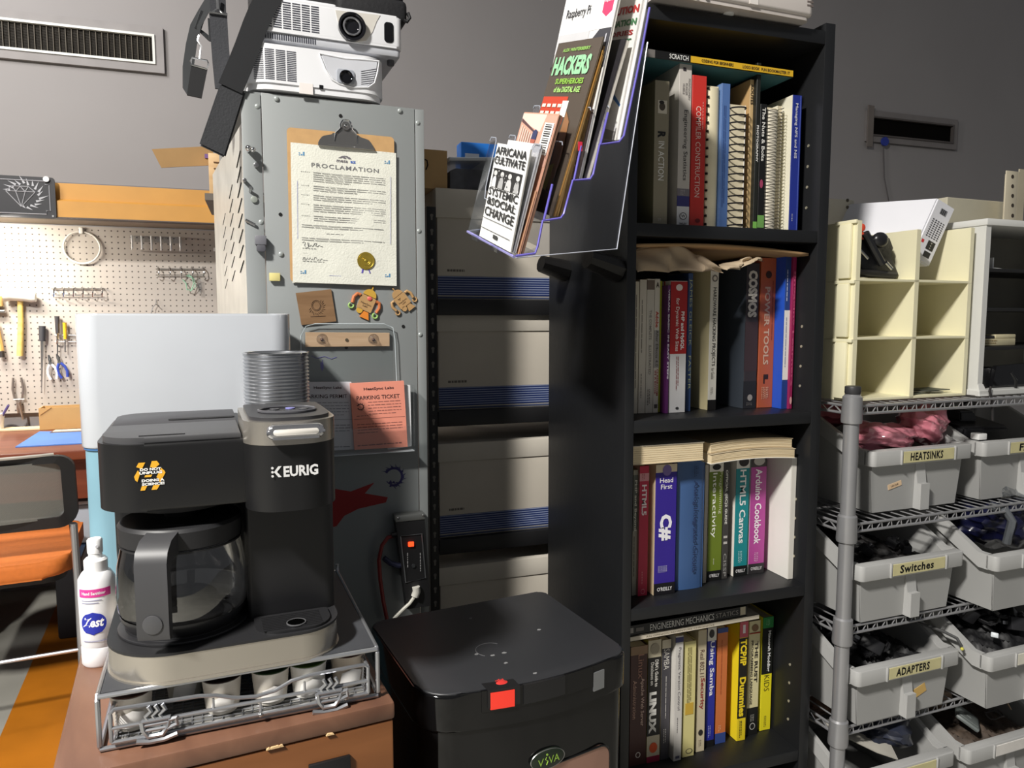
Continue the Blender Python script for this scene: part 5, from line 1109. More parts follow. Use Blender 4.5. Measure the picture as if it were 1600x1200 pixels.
wp_ = rrect(wx0, wx1, wz0, wz1, .022, 8); fsheet('front_window', wp_, .001, M((170, 132, 116), .14, .5, .05))
m = MB(); m.tube([(x, fcurve(x) - .0012, z) for x, z in wp_], .0016, 6, closed=True); m.build('window_trim', M((12, 12, 12), .2), t)
c = tc.on(857, 1187, fcurve(.19) - .004); c.y = fcurve(c.x) - .001
m = MB(); m.lathe([(0, .003), (.02, .003), (.0245, .0015), (.0255, -.004)], seg=32, sx=1.05, sy=.56); bmesh.ops.transform(m.b, matrix=Matrix.Translation(c) @ Matrix.Rotation(math.radians(-4), 4, 'Y') @ Matrix.Rotation(PI / 2, 4, 'X'), verts=m.b.verts); m.build('badge', M((38, 46, 36), .25, .3), t)
m = MB(); m.tube([(c.x + .0268 * math.cos(i * PI / 20), c.y - .0006, c.z + .0143 * math.sin(i * PI / 20)) for i in range(40)], .0007, 6, closed=True); m.build('badge_rim', STEEL, t)
m = MB(); LG = M((140, 178, 66), .5); uu = Vector((math.cos(.07), 0, math.sin(.07))); put_text(m, 'V', c + Vector((-.0125, -.0037, -.0012)), uu, Z, .009, .0105, -.0); put_text(m, 'VA', c + Vector((.0085, -.0037, .0004)), uu, Z, .0175, .0105, -.0)
q = c + Vector((-.0045, -.0038, 0)); m.tube([q + Vector((.001, 0, -.006)), q + Vector((.0032, 0, -.001)), q + Vector((-.0008, 0, .002)), q + Vector((.001, 0, .0055))], .0008, 6, r2=.0004); m.cyl((q.x + .0022, q.y + .0003, q.z + .0082), .0016, .0006, 'y', 12); m.build('badge_lettering', LG, t, smooth=False, fix=False)

# ============================================================ BOOKSHELF
BSW = M((26, 27, 29), .42, var=.12, scale=4, bump=.15); BSE = M((30, 31, 33), .35, var=.2, scale=16)
bx0, bx1, by0, by1 = .697, 1.189, 1.328, 1.745
ix0, ix1 = .718, 1.163
t = thing('bookshelf', 'tall narrow black bookshelf full of books', 'bookshelf', (bx0, by0, 0)); ob = Vector((bx0, by0, 0))
def bb(name, x0, x1, y0, y1, z0, z1, mat=BSW, bev=.0012, par=None):
    return MB().box(x0 - bx0, x1 - bx0, y0 - by0, y1 - by0, z0, z1, bev).build(name, mat, par or t)
bb('side_panel', bx0, ix0, by0, by1, 0, 1.83); bb('side_panel', ix1, bx1, by0, by1, 0, 1.845)
bb('back_panel', ix0, ix1, by1 - .006, by1, .02, 1.83)
bb('top_panel', ix0, ix1, by0, by1 - .007, 1.80, 1.828)
SZ = [1.407, 1.008, .610, .212]
for z in SZ: bb('shelf', ix0, ix1, by0 + .001, by1 - .007, z - .026, z)
bb('base_panel', ix0, ix1, by0 + .02, by1 - .007, .0, .10)
pin = M((176, 170, 150), .4, .4)
for z0 in SZ:
    for k in range(4):
        m = MB(); m.cyl((ix1 - bx0 - .0012, .040, z0 + .055 + k * .045), .0032, .002, 'x', 10); m.build('pin_hole', pin, t, smooth=False)
# two stubby pegs on the left side panel
for (tx, ty), (qx, qy), lab in (((845, 412), (884, 436), 0), ((918, 404), (966, 434), 1)):
    B = gX(qx, qy - 12, bx0); A = gY(tx, ty, B.y - .03)
    a = A - ob; b = B - ob; b.x = -.0
    m = MB(); dirv = (b - a).normalized(); sd = Vector((0, 1, 0)); up_ = dirv.cross(sd).normalized()
    def ringp(p, ww, hh): return [p + sd * (ww * math.cos(i * PI / 5)) * 1 + up_ * (hh * math.sin(i * PI / 5)) for i in range(10)]
    R0 = [m.b.verts.new(q) for q in ringp(a, .026, .019)]; R1 = [m.b.verts.new(q) for q in ringp(b, .036, .026)]
    m.b.faces.new(R0[::-1]); m.b.faces.new(R1)
    for i in range(10): m.b.faces.new([R0[i], R0[(i + 1) % 10], R1[(i + 1) % 10], R1[i]])
    m.build('peg', M((24, 23, 23), .4, bump=.3), t)
# ------------------------------------------------------------ books
def book(x0, x1, z, h, yf, d, label, col, side=None, bands=(), txt=(), pages=True, group=None, lean=0.0, rough=.45, rnd=False, name='book', cat='book', tilt=0.0):
    w = x1 - x0; t = thing(name, label, cat, (x0, yf, z + .0006), 0, group)
    if lean: t.rotation_euler = (0, math.radians(lean), 0)
    if tilt: t.rotation_euler = (0, 0, math.radians(tilt))
    c = .0016; m = MB(); mats = [M(col, rough, var=.04), M(side or col, rough, var=.04)]
    m.m = 1; m.box(0, c, .0008, d, 0, h)
    m.m = 0; m.box(w - c, w, .0008, d, 0, h)
    if rnd: m.prism([(0, .003)] + [(w / 2 - w / 2 * math.cos(PI * k / 8), .003 - .006 * math.sin(PI * k / 8)) for k in range(1, 8)] + [(w, .003)], 0, h, 'z')
    else: m.box(0, w, 0, .0016, 0, h, .0005, 1)
    m.build('cover', mats, t, smooth=rnd)
    MB().box(c, w - c, .0016, d - .005, .002, h - .003).build('page_block', CREAMP, t, smooth=False)
    yo = -.0066 if rnd else -.0003
    for z0, z1, bc in bands:
        m = MB()
        if rnd: m.prism([(0, .0028)] + [(w / 2 - w / 2 * math.cos(PI * k / 8), .0028 - .0062 * math.sin(PI * k / 8)) for k in range(1, 8)] + [(w, .0028)], z0 * h, z1 * h, 'z')
        else: m.box(.0, w, yo, .0012, z0 * h, z1 * h)
        m.build('spine_band', M(bc, rough, var=.04), t, smooth=False)
    if txt:
        m = MB(); tm = []
        yb_ = yo
        for it, (s_, fc, fl, fx, fw, tcol, mode, *bold) in enumerate(txt):
            yo = yb_ - it * .00012
            mt = M(tcol, .6, var=.02)
            if mt not in tm: tm.append(mt)
            m.m = tm.index(mt); cpt = (fx * w, yo - .0004, fc * h)
            if s_ == '#': m.box(fx * w - fw * w / 2, fx * w + fw * w / 2, yo - .0004, yo, fc * h - fl * h / 2, fc * h + fl * h / 2)
            elif s_ == 'o': m.lathe([(0, .0004), (fw * w / 2, .0004)], (0, 0, 0), 20) if False else m.b.faces.new([m.b.verts.new((fx * w + fw * w / 2 * math.cos(-2 * PI * k / 20), yo - .0004, fc * h + fl * h / 2 * math.sin(-2 * PI * k / 20))) for k in range(20)]).__setattr__('material_index', m.m)
            elif s_ == '~':
                rng = random.Random(int(fc * 997)); bars(m, (fx * w - fw * w / 2, yo - .0004, fc * h + fl * h / 2), -Z, X, fl * h, max(1, int(fw * w / .004)), -.004, .0018, rng)
            elif mode == 'v': put_text(m, s_, cpt, -Z, X, fl * h, fw * w, *(bold or [.02]))
            else: put_text(m, s_, cpt, X, Z, fw * w, fl * h, *(bold or [.02]))
        m.build('spine_print', tm, t, smooth=False, fix=False)
    return t
def bp(px0, px1, py_top, z, yf, py=None):
    """spine edges and height read off the photo at spine depth yf"""
    zb = z; pyb = 600
    import_y = lambda px: px
    a = gY(px0, 0, yf); b = gY(px1, 0, yf)
    # walk down to the shelf height so that leaning verticals are respected
    def solve(px):
        lo, hi = 0.0, 1300.0
        for _ in range(40):
            mid = (lo + hi) / 2
            if gY(px, mid, yf).z > z: lo = mid
            else: hi = mid
        return gY(px, lo, yf)
    A, B = solve(px0), solve(px1); top = gY(px0 + 4, py_top, yf).z
    return A.x, B.x, top - z
WT = (236, 234, 228); BKc = (24, 24, 26)
G1, G2, G3, G4 = ('books standing on the %s shelf' % s for s in ('top', 'second', 'third', 'bottom'))
def row(z, yf, specs, grp):
    prev = -9
    for px0, px1, pyt, d, label, kw in specs:
        yy = kw.pop('yf', yf); x0, x1, h = bp(px0, px1, pyt, z, yy)
        x0 = max(x0, prev + .0004, ix0 + .0006); x1 = min(max(x1, x0 + .006), ix1 - .001); prev = x1
        kind = kw.pop('kind', None)
        if kind: kind(x0, x1, z, h, yy, d, label, **kw)
        else: book(x0, x1, z, h, yy, d, label, group=grp, **kw)
def comb_book(x0, x1, z, h, yf, d, label, col=(222, 212, 178), ring=(30, 28, 28), n=18, rod=None, cover=None, tube_col=None, side=False):
    """spiral or comb bound book: sheets, covers and each ring"""
    w = x1 - x0; t = thing('spiral_notebook', label, 'book', (x0, yf, z + .0006), 0, 'ring bound books on the top shelf')
    MB().box(.001, w - .001, .012, d, 0, h, .0008).build('page_block', CREAMP, t, smooth=False)
    MB().box(0, .001, .011, d, 0, h).build('front_cover', M(cover or col, .5), t, smooth=False); MB().box(w - .001, w, .011, d, 0, h).build('back_cover', M(cover or col, .5), t, smooth=False)
    if tube_col:
        m = MB(); r = w * .5
        m.prism([(w * .5 + r * math.cos(a), .010 - r * .55 * math.sin(a)) for a in [i * PI / 10 for i in range(11)]], .004, h - .006, 'z'); m.build('comb_spine', M(tube_col, .4), t)
    for i in range(n):
        zz_ = .008 + i * (h - .016) / (n - 1)
        m = MB()
        if side: m.rod((-.0008, .006, zz_), (.0022, .002, zz_), .0024, 6); m.build('ring', M(ring, .35, .5), t); continue
        m.tube([(w * .5 + (w * .5 - .001) * math.cos(a), .010 - .0115 * math.sin(a), zz_ + .0012 * math.cos(a)) for a in [-.4 + i2 * (PI + .8) / 10 for i2 in range(11)]], rod or .0011, 5); m.build('ring', M(ring, .35, .5), t)
    return t
y1r = 1.362
row(1.407, y1r, [
 (1020, 1042, 125, .19, 'olive grey book with a small portrait near the top of its spine', dict(col=(150, 142, 120), side=(132, 126, 98), bands=(), txt=[('IN ACTION', .45, .27, .5, .42, WT, 'v', .01), ('R', .63, .045, .5, .55, BKc, 'v', .05), ('#', .82, .09, .52, .62, (222, 214, 196), 'h'), ('o', .822, .055, .5, .42, (84, 74, 62), 'h'), ('o', .85, .025, .46, .36, (46, 40, 36), 'h'), ('~', .04, .02, .5, .3, WT, 'h')])),
 (1057, 1076, 97, .21, 'pale grey thick book titled Engineering Statistics', dict(col=(204, 198, 190), side=(196, 192, 184), bands=[(.0, .125, (226, 226, 228)), (.125, .19, (58, 58, 120)), (.19, .235, (128, 122, 128))], txt=[('Engineering Statistics', .50, .43, .55, .42, (44, 40, 42), 'v', .0), ('MONTGOMERY\nRUNGER\nHUBELE', .84, .13, .58, .62, (88, 82, 84), 'v', .0), ('#', .96, .02, .4, .24, (50, 44, 50), 'h'), ('WILEY', .018, .013, .5, .62, (50, 50, 56), 'h'), ('o', .065, .045, .5, .62, (70, 68, 72), 'h'), ('o', .065, .036, .5, .5, (226, 226, 228), 'h'), ('W', .065, .02, .5, .36, (60, 58, 62), 'h'), ('~', .21, .03, .5, .5, (210, 206, 206), 'h')])),
 (1077.5, 1099, 117, .17, 'bright red book titled Compiler Construction', dict(col=(206, 54, 46), bands=(), txt=[('COMPILER CONSTRUCTION', .50, .60, .46, .36, (244, 206, 196), 'v', .005), ('~', .74, .18, .84, .2, (232, 150, 140), 'v'), ('o', .045, .028, .55, .36, (120, 26, 26), 'h')])),
 (1103, 1122, 131, .17, 'cream comb bound book with black rings beside the red book', dict(kind=comb_book, tube_col=(226, 216, 184), ring=(26, 24, 24), n=17, side=True)),
 (1123, 1135.5, 130, .17, 'blue softcover with faint print right of the cream comb book', dict(col=(84, 116, 172), side=(100, 130, 180), txt=[('~', .5, .7, .5, .5, (54, 80, 136), 'v')])),
 (1137, 1165, 160, .16, 'white notebook with a wide black double wire spiral', dict(kind=comb_book, col=(236, 234, 230), ring=(40, 38, 44), n=17, rod=.0016, cover=(240, 238, 234), yf=1.352)),
 (1166, 1171.5, 124, .18, 'slim tan book with black lettering behind the wire spiral notebook', dict(col=(206, 176, 126), side=(196, 160, 110), txt=[('ROUTES', .90, .13, .5, .7, (40, 34, 28), 'v')], yf=1.372)),
 (1172, 1182, 97, .18, 'tall thin black book about photography', dict(col=(30, 32, 28), bands=[(.0, .05, (120, 180, 84))], txt=[('PHOTOGRAPHY', .52, .22, .5, .55, (232, 230, 226), 'v', .03)])),
 (1183, 1193, 162, .16, 'shorter black book with a red dot beside the photography book', dict(col=(20, 20, 20), bands=[(.02, .12, (110, 160, 84))], txt=[('The Nuts & Bolts', .76, .42, .5, .5, (226, 224, 218), 'v'), ('o', .37, .07, .4, .5, (160, 62, 96), 'h')])),
 (1195, 1213, 165, .16, 'cream page block with black comb rings near the right end of the top shelf', dict(kind=comb_book, col=(232, 224, 200), ring=(44, 40, 38), n=34, rod=.0007, tube_col=(232, 224, 204))),
 (1214, 1221, 163, .18, 'second cream ring bound book just left of the navy blue spine', dict(kind=comb_book, col=(236, 230, 208), ring=(60, 56, 50), n=36, rod=.0006, yf=1.368)),
 (1232, 1246, 148, .19, 'navy blue spine with white title at the right end of the top shelf', dict(col=(34, 50, 140), side=(232, 228, 208), txt=[('Managing NFS and NIS', .74, .40, .42, .36, (226, 226, 236), 'v', .01), ('~', .1, .06, .4, .25, WT, 'v'), ('#', .5, .99, .84, .05, (90, 106, 190), 'h')])),
], G1)
# flat book on top of the row
def flat_book(name, label, p0, p1, yf, th, d, col, side, txt=(), bands=(), pages_front=False, sag=0.0, ends=0, group=None, cat='book'):
    """book lying on its side; p0, p1 = left and right ends of its front edge (world points)"""
    t = thing(name, label, cat, p0, 0, group); v = p1 - p0; L = v.length; t.rotation_euler = (0, -math.atan2(v.z, v.x), 0)
    def f(x, z): return z + sag * (4 * (x / L) * (1 - x / L))
    def slab(mb, x0, x1, y0, y1, z0, z1, n=12):
        a = []
        for k in range(n + 1):
            x = x0 + (x1 - x0) * k / n; a.append([mb.b.verts.new((x, y, f(x, z))) for y, z in ((y0, z0), (y1, z0), (y1, z1), (y0, z1))])
        fs = [mb.b.faces.new(a[0][::-1]), mb.b.faces.new(a[-1])]
        for A, B in zip(a, a[1:]):
            for k in range(4): fs.append(mb.b.faces.new([A[k], A[(k + 1) % 4], B[(k + 1) % 4], B[k]]))
        mb._mark(fs)
    c = .0014; m = MB(); m.m = 0; slab(m, 0, L, 0, d, th - c, th); m.m = 1; slab(m, 0, L, 0, d, 0, c); m.m = 0
    if not pages_front: slab(m, 0, L, 0, .0016, 0, th)
    else: slab(m, 0, L, d - .0016, d, 0, th)
    m.build('cover', [M(col, .45), M(side, .45)], t)
    m = MB(); slab(m, .002, L - .002, .002 if not pages_front else .0015, d - .004, c, th - c); m.build('page_block', M((226, 208, 172), .85, var=.05, scale=20), t)
    if pages_front:
        m = MB(); rng = random.Random(int(L * 1e4))
        for k in range(7):
            z = th * (k + 1) / 8.3 + rng.uniform(-.001, .001); slab(m, .002, L - .002, .0011, .0016, z, z + .0004)
        m.build('page_lines', M((186, 164, 126), .9), t)
    for x0, x1, bc in bands: m = MB(); slab(m, x0 * L, x1 * L, -.0003, .001, 0, th); m.build('spine_band', M(bc, .45), t)
    if txt:
        m = MB(); tm = []
        for s_, fx, fl, fz, fh, tcol, *bold in txt:
            mt = M(tcol, .6, var=.02)
            if mt not in tm: tm.append(mt)
            m.m = tm.index(mt)
            if s_ == '#': m.box(fx * L - fl * L / 2, fx * L + fl * L / 2, -.0007, -.0003, fz * th - fh * th / 2, fz * th + fh * th / 2)
            else: put_text(m, s_, (fx * L, -.0008, fz * th), X, Z, fl * L, fh * th, *(bold or [.02]), warp=lambda p: Vector((p.x, p.y, f(p.x, p.z))))
        m.build('spine_print', tm, t, smooth=False, fix=False)
    return t
def sol_x(px, z, yf):
    lo, hi = -200.0, 1400.0
    for _ in range(50):
        mid = (lo + hi) / 2
        if gY(px, mid, yf).z > z: lo = mid
        else: hi = mid
    return gY(px, lo, yf)
yf = 1.352
p0, p1 = gY(1003, 82, yf), gY(1240, 94, yf); p0.z = p1.z = max(p0.z, p1.z) ; zt = p0.z
q0 = gY(1240, 83, yf)
flat_book('book', 'yellow and black coding book lying flat across the top row of books', Vector((max(p0.x, ix0 + .002), yf, 1.7365)), Vector((p1.x, yf, 1.7325)), yf, .0155, .20, (226, 180, 44), (66, 112, 118),
  txt=[('SCRATCH', .23, .12, .5, .62, (232, 232, 228), .01), ('CODING FOR BEGINNERS', .48, .21, .5, .4, (60, 46, 26)), ('LOGO BOOK', .705, .115, .48, .4, (84, 66, 40)), ('FUN BOOK', .825, .10, .48, .4, (84, 66, 40)), ('MASTER IT', .925, .10, .48, .4, (84, 66, 40))], bands=[(0, .08, (120, 116, 112)), (.08, .305, (22, 22, 22))])
# row two
y2r = 1.425
RW = 1.008
row(RW, y2r, [
 (990, 996, 440, .17, 'thin cream pamphlet at the left end of the second shelf', dict(col=(216, 208, 188), txt=[('~', .5, .8, .5, .6, (120, 112, 100), 'v')])),
 (997, 1007.5, 437, .17, 'narrow off white book with faint grey print, left of the two red topped icons', dict(col=(222, 214, 198), txt=[('~', .6, .5, .5, .4, (140, 132, 122), 'v'), ('~', .2, .2, .5, .4, (140, 132, 122), 'v')])),
 (1008, 1019.5, 436, .17, 'off white guide with a dark icon block at the top of its spine', dict(col=(216, 210, 196), bands=[(.92, .99, (120, 104, 92))], txt=[('THE COMPLETE', .66, .22, .5, .34, (150, 144, 136), 'v'), ('ILLUSTRATED', .40, .22, .5, .34, (150, 144, 136), 'v'), ('~', .12, .12, .5, .5, (120, 112, 104), 'v')])),
 (1020, 1028, 436, .17, 'white book with a red word and a grey band, left of the lime green book', dict(col=(226, 220, 206), bands=[(.34, .62, (176, 172, 166))], txt=[('Adobe', .70, .12, .5, .6, (196, 62, 40), 'v'), ('After Effects 4.0', .485, .27, .55, .5, (74, 70, 68), 'v', .0), ('CLASSROOM\nIN A BOOK', .23, .2, .5, .7, (170, 44, 34), 'v'), ('A', .955, .04, .5, .6, (60, 48, 44), 'h'), ('#', .05, .03, .5, .6, (90, 84, 80), 'h')])),
 (1022, 1031, 439, .17, 'lime green slim book', dict(col=(168, 176, 40), txt=[('~', .05, .04, .5, .4, (60, 64, 30), 'v')], yf=1.432)),
 (1028.5, 1034.5, 446, .15, 'purple slim book with bold white title just right of the lime green book', dict(col=(92, 34, 96), yf=1.408, txt=[('VISUAL BASIC IN EASY STEPS', .62, .70, .5, .62, (238, 232, 238), 'v', .03)])),
 (1044.5, 1070, 439, .17, 'thick book with red upper and white lower spine on the second shelf', dict(col=(226, 224, 220), side=(232, 228, 220), yf=1.412, bands=[(.45, .995, (176, 34, 34))], txt=[('PHP and MySQL', .625, .29, .72, .26, (246, 240, 236), 'v', .03), ('for Dynamic Web Sites', .67, .40, .40, .26, (246, 236, 230), 'v', .01), ('o', .95, .05, .5, .4, (240, 226, 220), 'h'), ('~', .30, .26, .5, .2, (150, 90, 90), 'v'), ('o', .035, .02, .5, .2, (60, 60, 60), 'h')])),
 (1071.5, 1078.5, 427, .17, 'dark blue book with pale green title between red and cream books', dict(col=(52, 76, 120), side=(46, 66, 110), txt=[('JAMES GLEICK   FASTER', .56, .80, .5, .7, (190, 196, 150), 'v', -.005)])),
 (1105.5, 1118, 423, .18, 'cream book titled Hardware Hacking Projects', dict(col=(226, 222, 208), side=(222, 208, 160), bands=[(.0, .075, (24, 22, 20))], txt=[('HARDWARE HACKING PROJECTS', .60, .56, .5, .52, (44, 42, 40), 'v', .01), ('for Geeks', .265, .08, .5, .4, (110, 104, 96), 'v', .0), ('~', .14, .05, .5, .4, (120, 114, 104), 'v'), ('o', .945, .05, .5, .7, (120, 114, 106), 'h'), ('o', .945, .03, .5, .4, (216, 210, 196), 'h')])),
 (1161, 1180.5, 411, .22, 'thick dark grey hardcover with big pale lettering left of the orange book', dict(col=(54, 48, 52), side=(58, 64, 72), bands=[(.0, .19, (38, 38, 42)), (.26, .60, (62, 48, 52))], txt=[('COSMOS', .79, .32, .5, .72, (206, 200, 190), 'v', .06), ('o', .075, .045, .5, .4, (150, 144, 140), 'h'), ('~', .03, .02, .5, .5, (150, 144, 140), 'h')])),
 (1183, 1206, 403, .21, 'rust orange book titled Power Tools', dict(col=(176, 88, 56), txt=[('POWER TOOLS', .55, .52, .46, .36, (200, 164, 140), 'v', .03), ('~', .6, .5, .86, .14, (130, 56, 36), 'v'), ('o', .89, .05, .5, .4, (56, 32, 24), 'h'), ('#', .21, .03, .5, .3, (46, 28, 22), 'h'), ('#', .19, .05, .38, .08, (46, 28, 22), 'h'), ('~', .10, .08, .5, .5, (212, 170, 140), 'v')])),
 (1220, 1229, 397, .20, 'blue and white textbook beside the magenta book', dict(col=(38, 66, 128), side=(34, 82, 190), yf=1.392, bands=[(.19, .64, (232, 230, 226)), (.0, .18, (32, 62, 130))], txt=[('~', .79, .22, .5, .5, (200, 206, 226), 'v'), ('~', .42, .35, .5, .4, (120, 130, 160), 'v')])),
 (1229.5, 1237, 397, .19, 'magenta book at the right end of the second shelf', dict(col=(150, 34, 84), yf=1.386, txt=[('Engaging Learners', .52, .74, .5, .7, (190, 84, 120), 'v', .03), ('o', .055, .05, .5, .7, (216, 160, 160), 'h')])),
], G2)
x_, _, h_ = bp(1034, 1044, 452, RW, 1.43); b2_ = bp(1036, 1043.8, 440, RW, 1.43)
book(b2_[0] + .001, b2_[1] - .001, RW, b2_[2], 1.436, .14, 'thin white book with a red top hidden left of the PHP book', (214, 208, 200), group=G2, bands=[(.92, 1, (170, 40, 40)), (0, .07, (40, 30, 28))])
# crumpled paper and cardboard lying over row two
zc_ = gY(1118, 392, 1.36).z
t = thing('cardboard_sheet', 'bent tan cardboard sheet lying over the second row of books', 'cardboard', (ix0 + .003, 1.345, 0))
pL, pR = gY(996, 381, 1.345), gY(1240, 395, 1.345)
m = MB(); L = ix1 - ix0 - .012
m.sheet(lambda u, v: Vector((L * u, .30 * v, pL.z + (pR.z - pL.z) * u + .009 * math.sin(u * 3.1) * (1 - v))), 20, 6); o = m.build('sheet', M((170, 136, 96), .85, var=.08), t)
sm_ = o.modifiers.new('thickness', 'SOLIDIFY'); sm_.thickness = .006
t = thing('crumpled_paper', 'crumpled brown packing paper drooping over the left books of the second shelf', 'paper', (0, 0, 0))
yfp = 1.338
q = [gY(px, py, yfp) for px, py in ((994, 392), (1050, 380), (1100, 395), (1132, 418))]; ql = [gY(px, py, yfp) for px, py in ((994, 425), (1050, 424), (1098, 423), (1132, 425))]
def crum(u, v):
    k = u * 3; i = min(2, int(k)); fr_ = k - i; fr_ = fr_ * fr_ * (3 - 2 * fr_)
    a = q[i].lerp(q[i + 1], fr_); b = ql[i].lerp(ql[i + 1], fr_); p = a.lerp(b, v)
    p.y += .02 * (1 - v) + .007 * math.sin(11 * u + 4 * v) + .004 * math.sin(23 * u - 7 * v); p.z += .002 * math.sin(17 * u); return p
m = MB(); m.sheet(crum, 30, 10); m.sheet(lambda u, v: crum(u, 0) + Vector((0, .16 * v, .002 * math.sin(9 * u + 5 * v))), 30, 6); o = m.build('paper_fold', M((172, 152, 126), .8, var=.08, bump=.4), t)
o.modifiers.new('thickness', 'SOLIDIFY').thickness = .0012
q2 = [gY(px, py, yfp) for px, py in ((1133, 414), (1165, 404), (1190, 400), (1195, 404))]; ql2 = [gY(px, py, yfp) for px, py in ((1133, 422), (1160, 420), (1176, 408), (1195, 407))]
q, ql = q2, ql2
m = MB(); m.sheet(crum, 20, 5); o = m.build('paper_fold', M((180, 162, 136), .8, var=.08, bump=.4), t); o.modifiers.new('thickness', 'SOLIDIFY').thickness = .0012
# row three
row(.610, 1.395, [
 (987, 994, 735, .18, 'narrow grey green book at the left end of the third shelf', dict(col=(150, 146, 132), bands=[(.52, .96, (88, 92, 84))], txt=[('PHP and Beyond', .72, .40, .5, .66, (220, 216, 200), 'v'), ('~', .3, .35, .5, .5, (70, 68, 60), 'v')])),
 (995.5, 1011, 729, .17, 'red pink book with vertical white title near the left of the third shelf', dict(col=(190, 40, 72), side=(196, 150, 140), yf=1.388, bands=[(.885, .945, (216, 150, 156))], txt=[('HTML5', .74, .235, .5, .52, (248, 232, 234), 'v', .03), ('~', .92, .04, .5, .5, (150, 40, 66), 'h'), ('o', .035, .04, .5, .46, (226, 130, 146), 'h'), ('o', .035, .03, .5, .36, (190, 40, 72), 'h'), ('~', .14, .1, .5, .3, (226, 140, 150), 'v')])),
 (1021.5, 1054, 727, .20, 'thick indigo book with two huge white characters on the third shelf', dict(col=(52, 34, 140), side=(216, 196, 160), yf=1.380, bands=[(.94, 1.0, (222, 206, 178)), (.0, .09, (24, 22, 26))], txt=[('Head\nFirst', .855, .085, .5, .62, (238, 234, 240), 'h', .01), ('C#', .52, .20, .48, .62, (242, 240, 246), 'v', .05), ('o', .955, .085, .52, .42, (128, 110, 170), 'h'), ("O'REILLY", .045, .03, .5, .72, (238, 236, 236), 'h', .01), ('~', .20, .05, .42, .5, (206, 200, 224), 'h')])),
 (1055, 1097, 717, .19, 'wide rounded blue hardcover titled Analog Integrated Circuits', dict(col=(62, 92, 138), rnd=True, yf=1.392, txt=[('Analog Integrated Circuits', .48, .70, .60, .18, (34, 48, 84), 'v', .02), ('~', .90, .08, .66, .22, (36, 52, 88), 'v')])),
 (1098, 1103, 727, .18, 'thin grey book edge between the blue hardcover and the olive book', dict(col=(180, 172, 158), yf=1.41)),
 (1104.5, 1126, 725, .18, 'olive green book with white title and animal picture on the third shelf', dict(col=(106, 124, 36), side=(200, 196, 180), yf=1.418, bands=[(.93, 1.0, (230, 226, 214)), (.0, .085, (22, 22, 22))], txt=[('Interactivity', .645, .55, .36, .40, (240, 240, 230), 'v', .005), ('Programming', .75, .36, .80, .26, (214, 216, 180), 'v', .0), ("O'REILLY", .045, .028, .5, .72, (238, 236, 236), 'h', .01), ('o', .968, .05, .5, .6, (30, 30, 30), 'h'), ('~', .16, .06, .5, .2, (220, 220, 196), 'v')])),
 (1126.8, 1136, 722, .18, 'dark grey guide book between the olive and the teal book', dict(col=(64, 62, 60), yf=1.42, txt=[('OFFICIAL (ISC)2 GUIDE', .70, .46, .45, .5, (220, 218, 210), 'v', .03), ('CISSP', .12, .2, .5, .5, (150, 148, 144), 'v'), ('#', .36, .02, .5, .6, (190, 186, 180), 'h'), ('#', .31, .02, .5, .6, (190, 186, 180), 'h')])),
 (1146, 1166.5, 713, .18, 'teal book with white title and bird picture on the third shelf', dict(col=(24, 134, 140), side=(232, 226, 216), yf=1.424, bands=[(.895, 1.0, (226, 222, 214)), (.0, .085, (20, 22, 22))], txt=[('HTML5 Canvas', .58, .61, .52, .46, (240, 242, 240), 'v', .02), ("O'REILLY", .045, .028, .5, .72, (238, 236, 236), 'h', .01), ('o', .95, .08, .55, .75, (44, 40, 40), 'h'), ('~', .16, .1, .5, .4, (180, 220, 220), 'v')])),
 (1169, 1193, 711, .18, 'magenta pink cookbook between the teal book and the white binder', dict(col=(178, 70, 150), side=(226, 220, 214), yf=1.426, bands=[(.895, 1.0, (70, 64, 64)), (.0, .085, (44, 42, 44))], txt=[('Arduino Cookbook', .565, .63, .5, .42, (248, 240, 246), 'v', .02), ("O'REILLY", .045, .028, .5, .72, (238, 236, 236), 'h', .01), ('o', .945, .075, .5, .7, (190, 186, 180), 'h'), ('~', .14, .08, .5, .3, (226, 180, 214), 'v')])),
 (1231, 1239, 716, .30, 'large white binder cover at the right end of the third shelf', dict(col=(226, 222, 212), side=(234, 232, 224), yf=1.368)),
], G3)
# page blocks lying across row three
yf = 1.352
p0 = Vector((ix0 + .003, yf, gY(990, 727, yf).z)); p1 = gY(1100, 719, yf)
flat_book('paperback', 'thick paperback lying page side out over the left half of the third row', p0, p1, yf, .040, .17, (200, 190, 170), (206, 190, 160), pages_front=True, sag=.0, group='paperbacks lying flat on the third row')
p0 = gY(1111, 726, yf); p1 = gY(1243, 716, yf)
p1.x = min(p1.x, ix1 - .003)
flat_book('paperback', 'white edged paperback lying on the right half of third row, lower of two', p0, p1, yf, .0225, .17, (216, 200, 170), (228, 224, 214), pages_front=True, sag=.006, group='paperbacks lying flat on the third row')
flat_book('paperback', 'tan edged paperback lying on the right half of third row, upper of two', p0 + Vector((.0, .003, .0235)), p1 + Vector((-.006, .003, .0235)), yf, .0225, .17, (206, 186, 150), (206, 186, 150), pages_front=True, sag=.006, group='paperbacks lying flat on the third row')
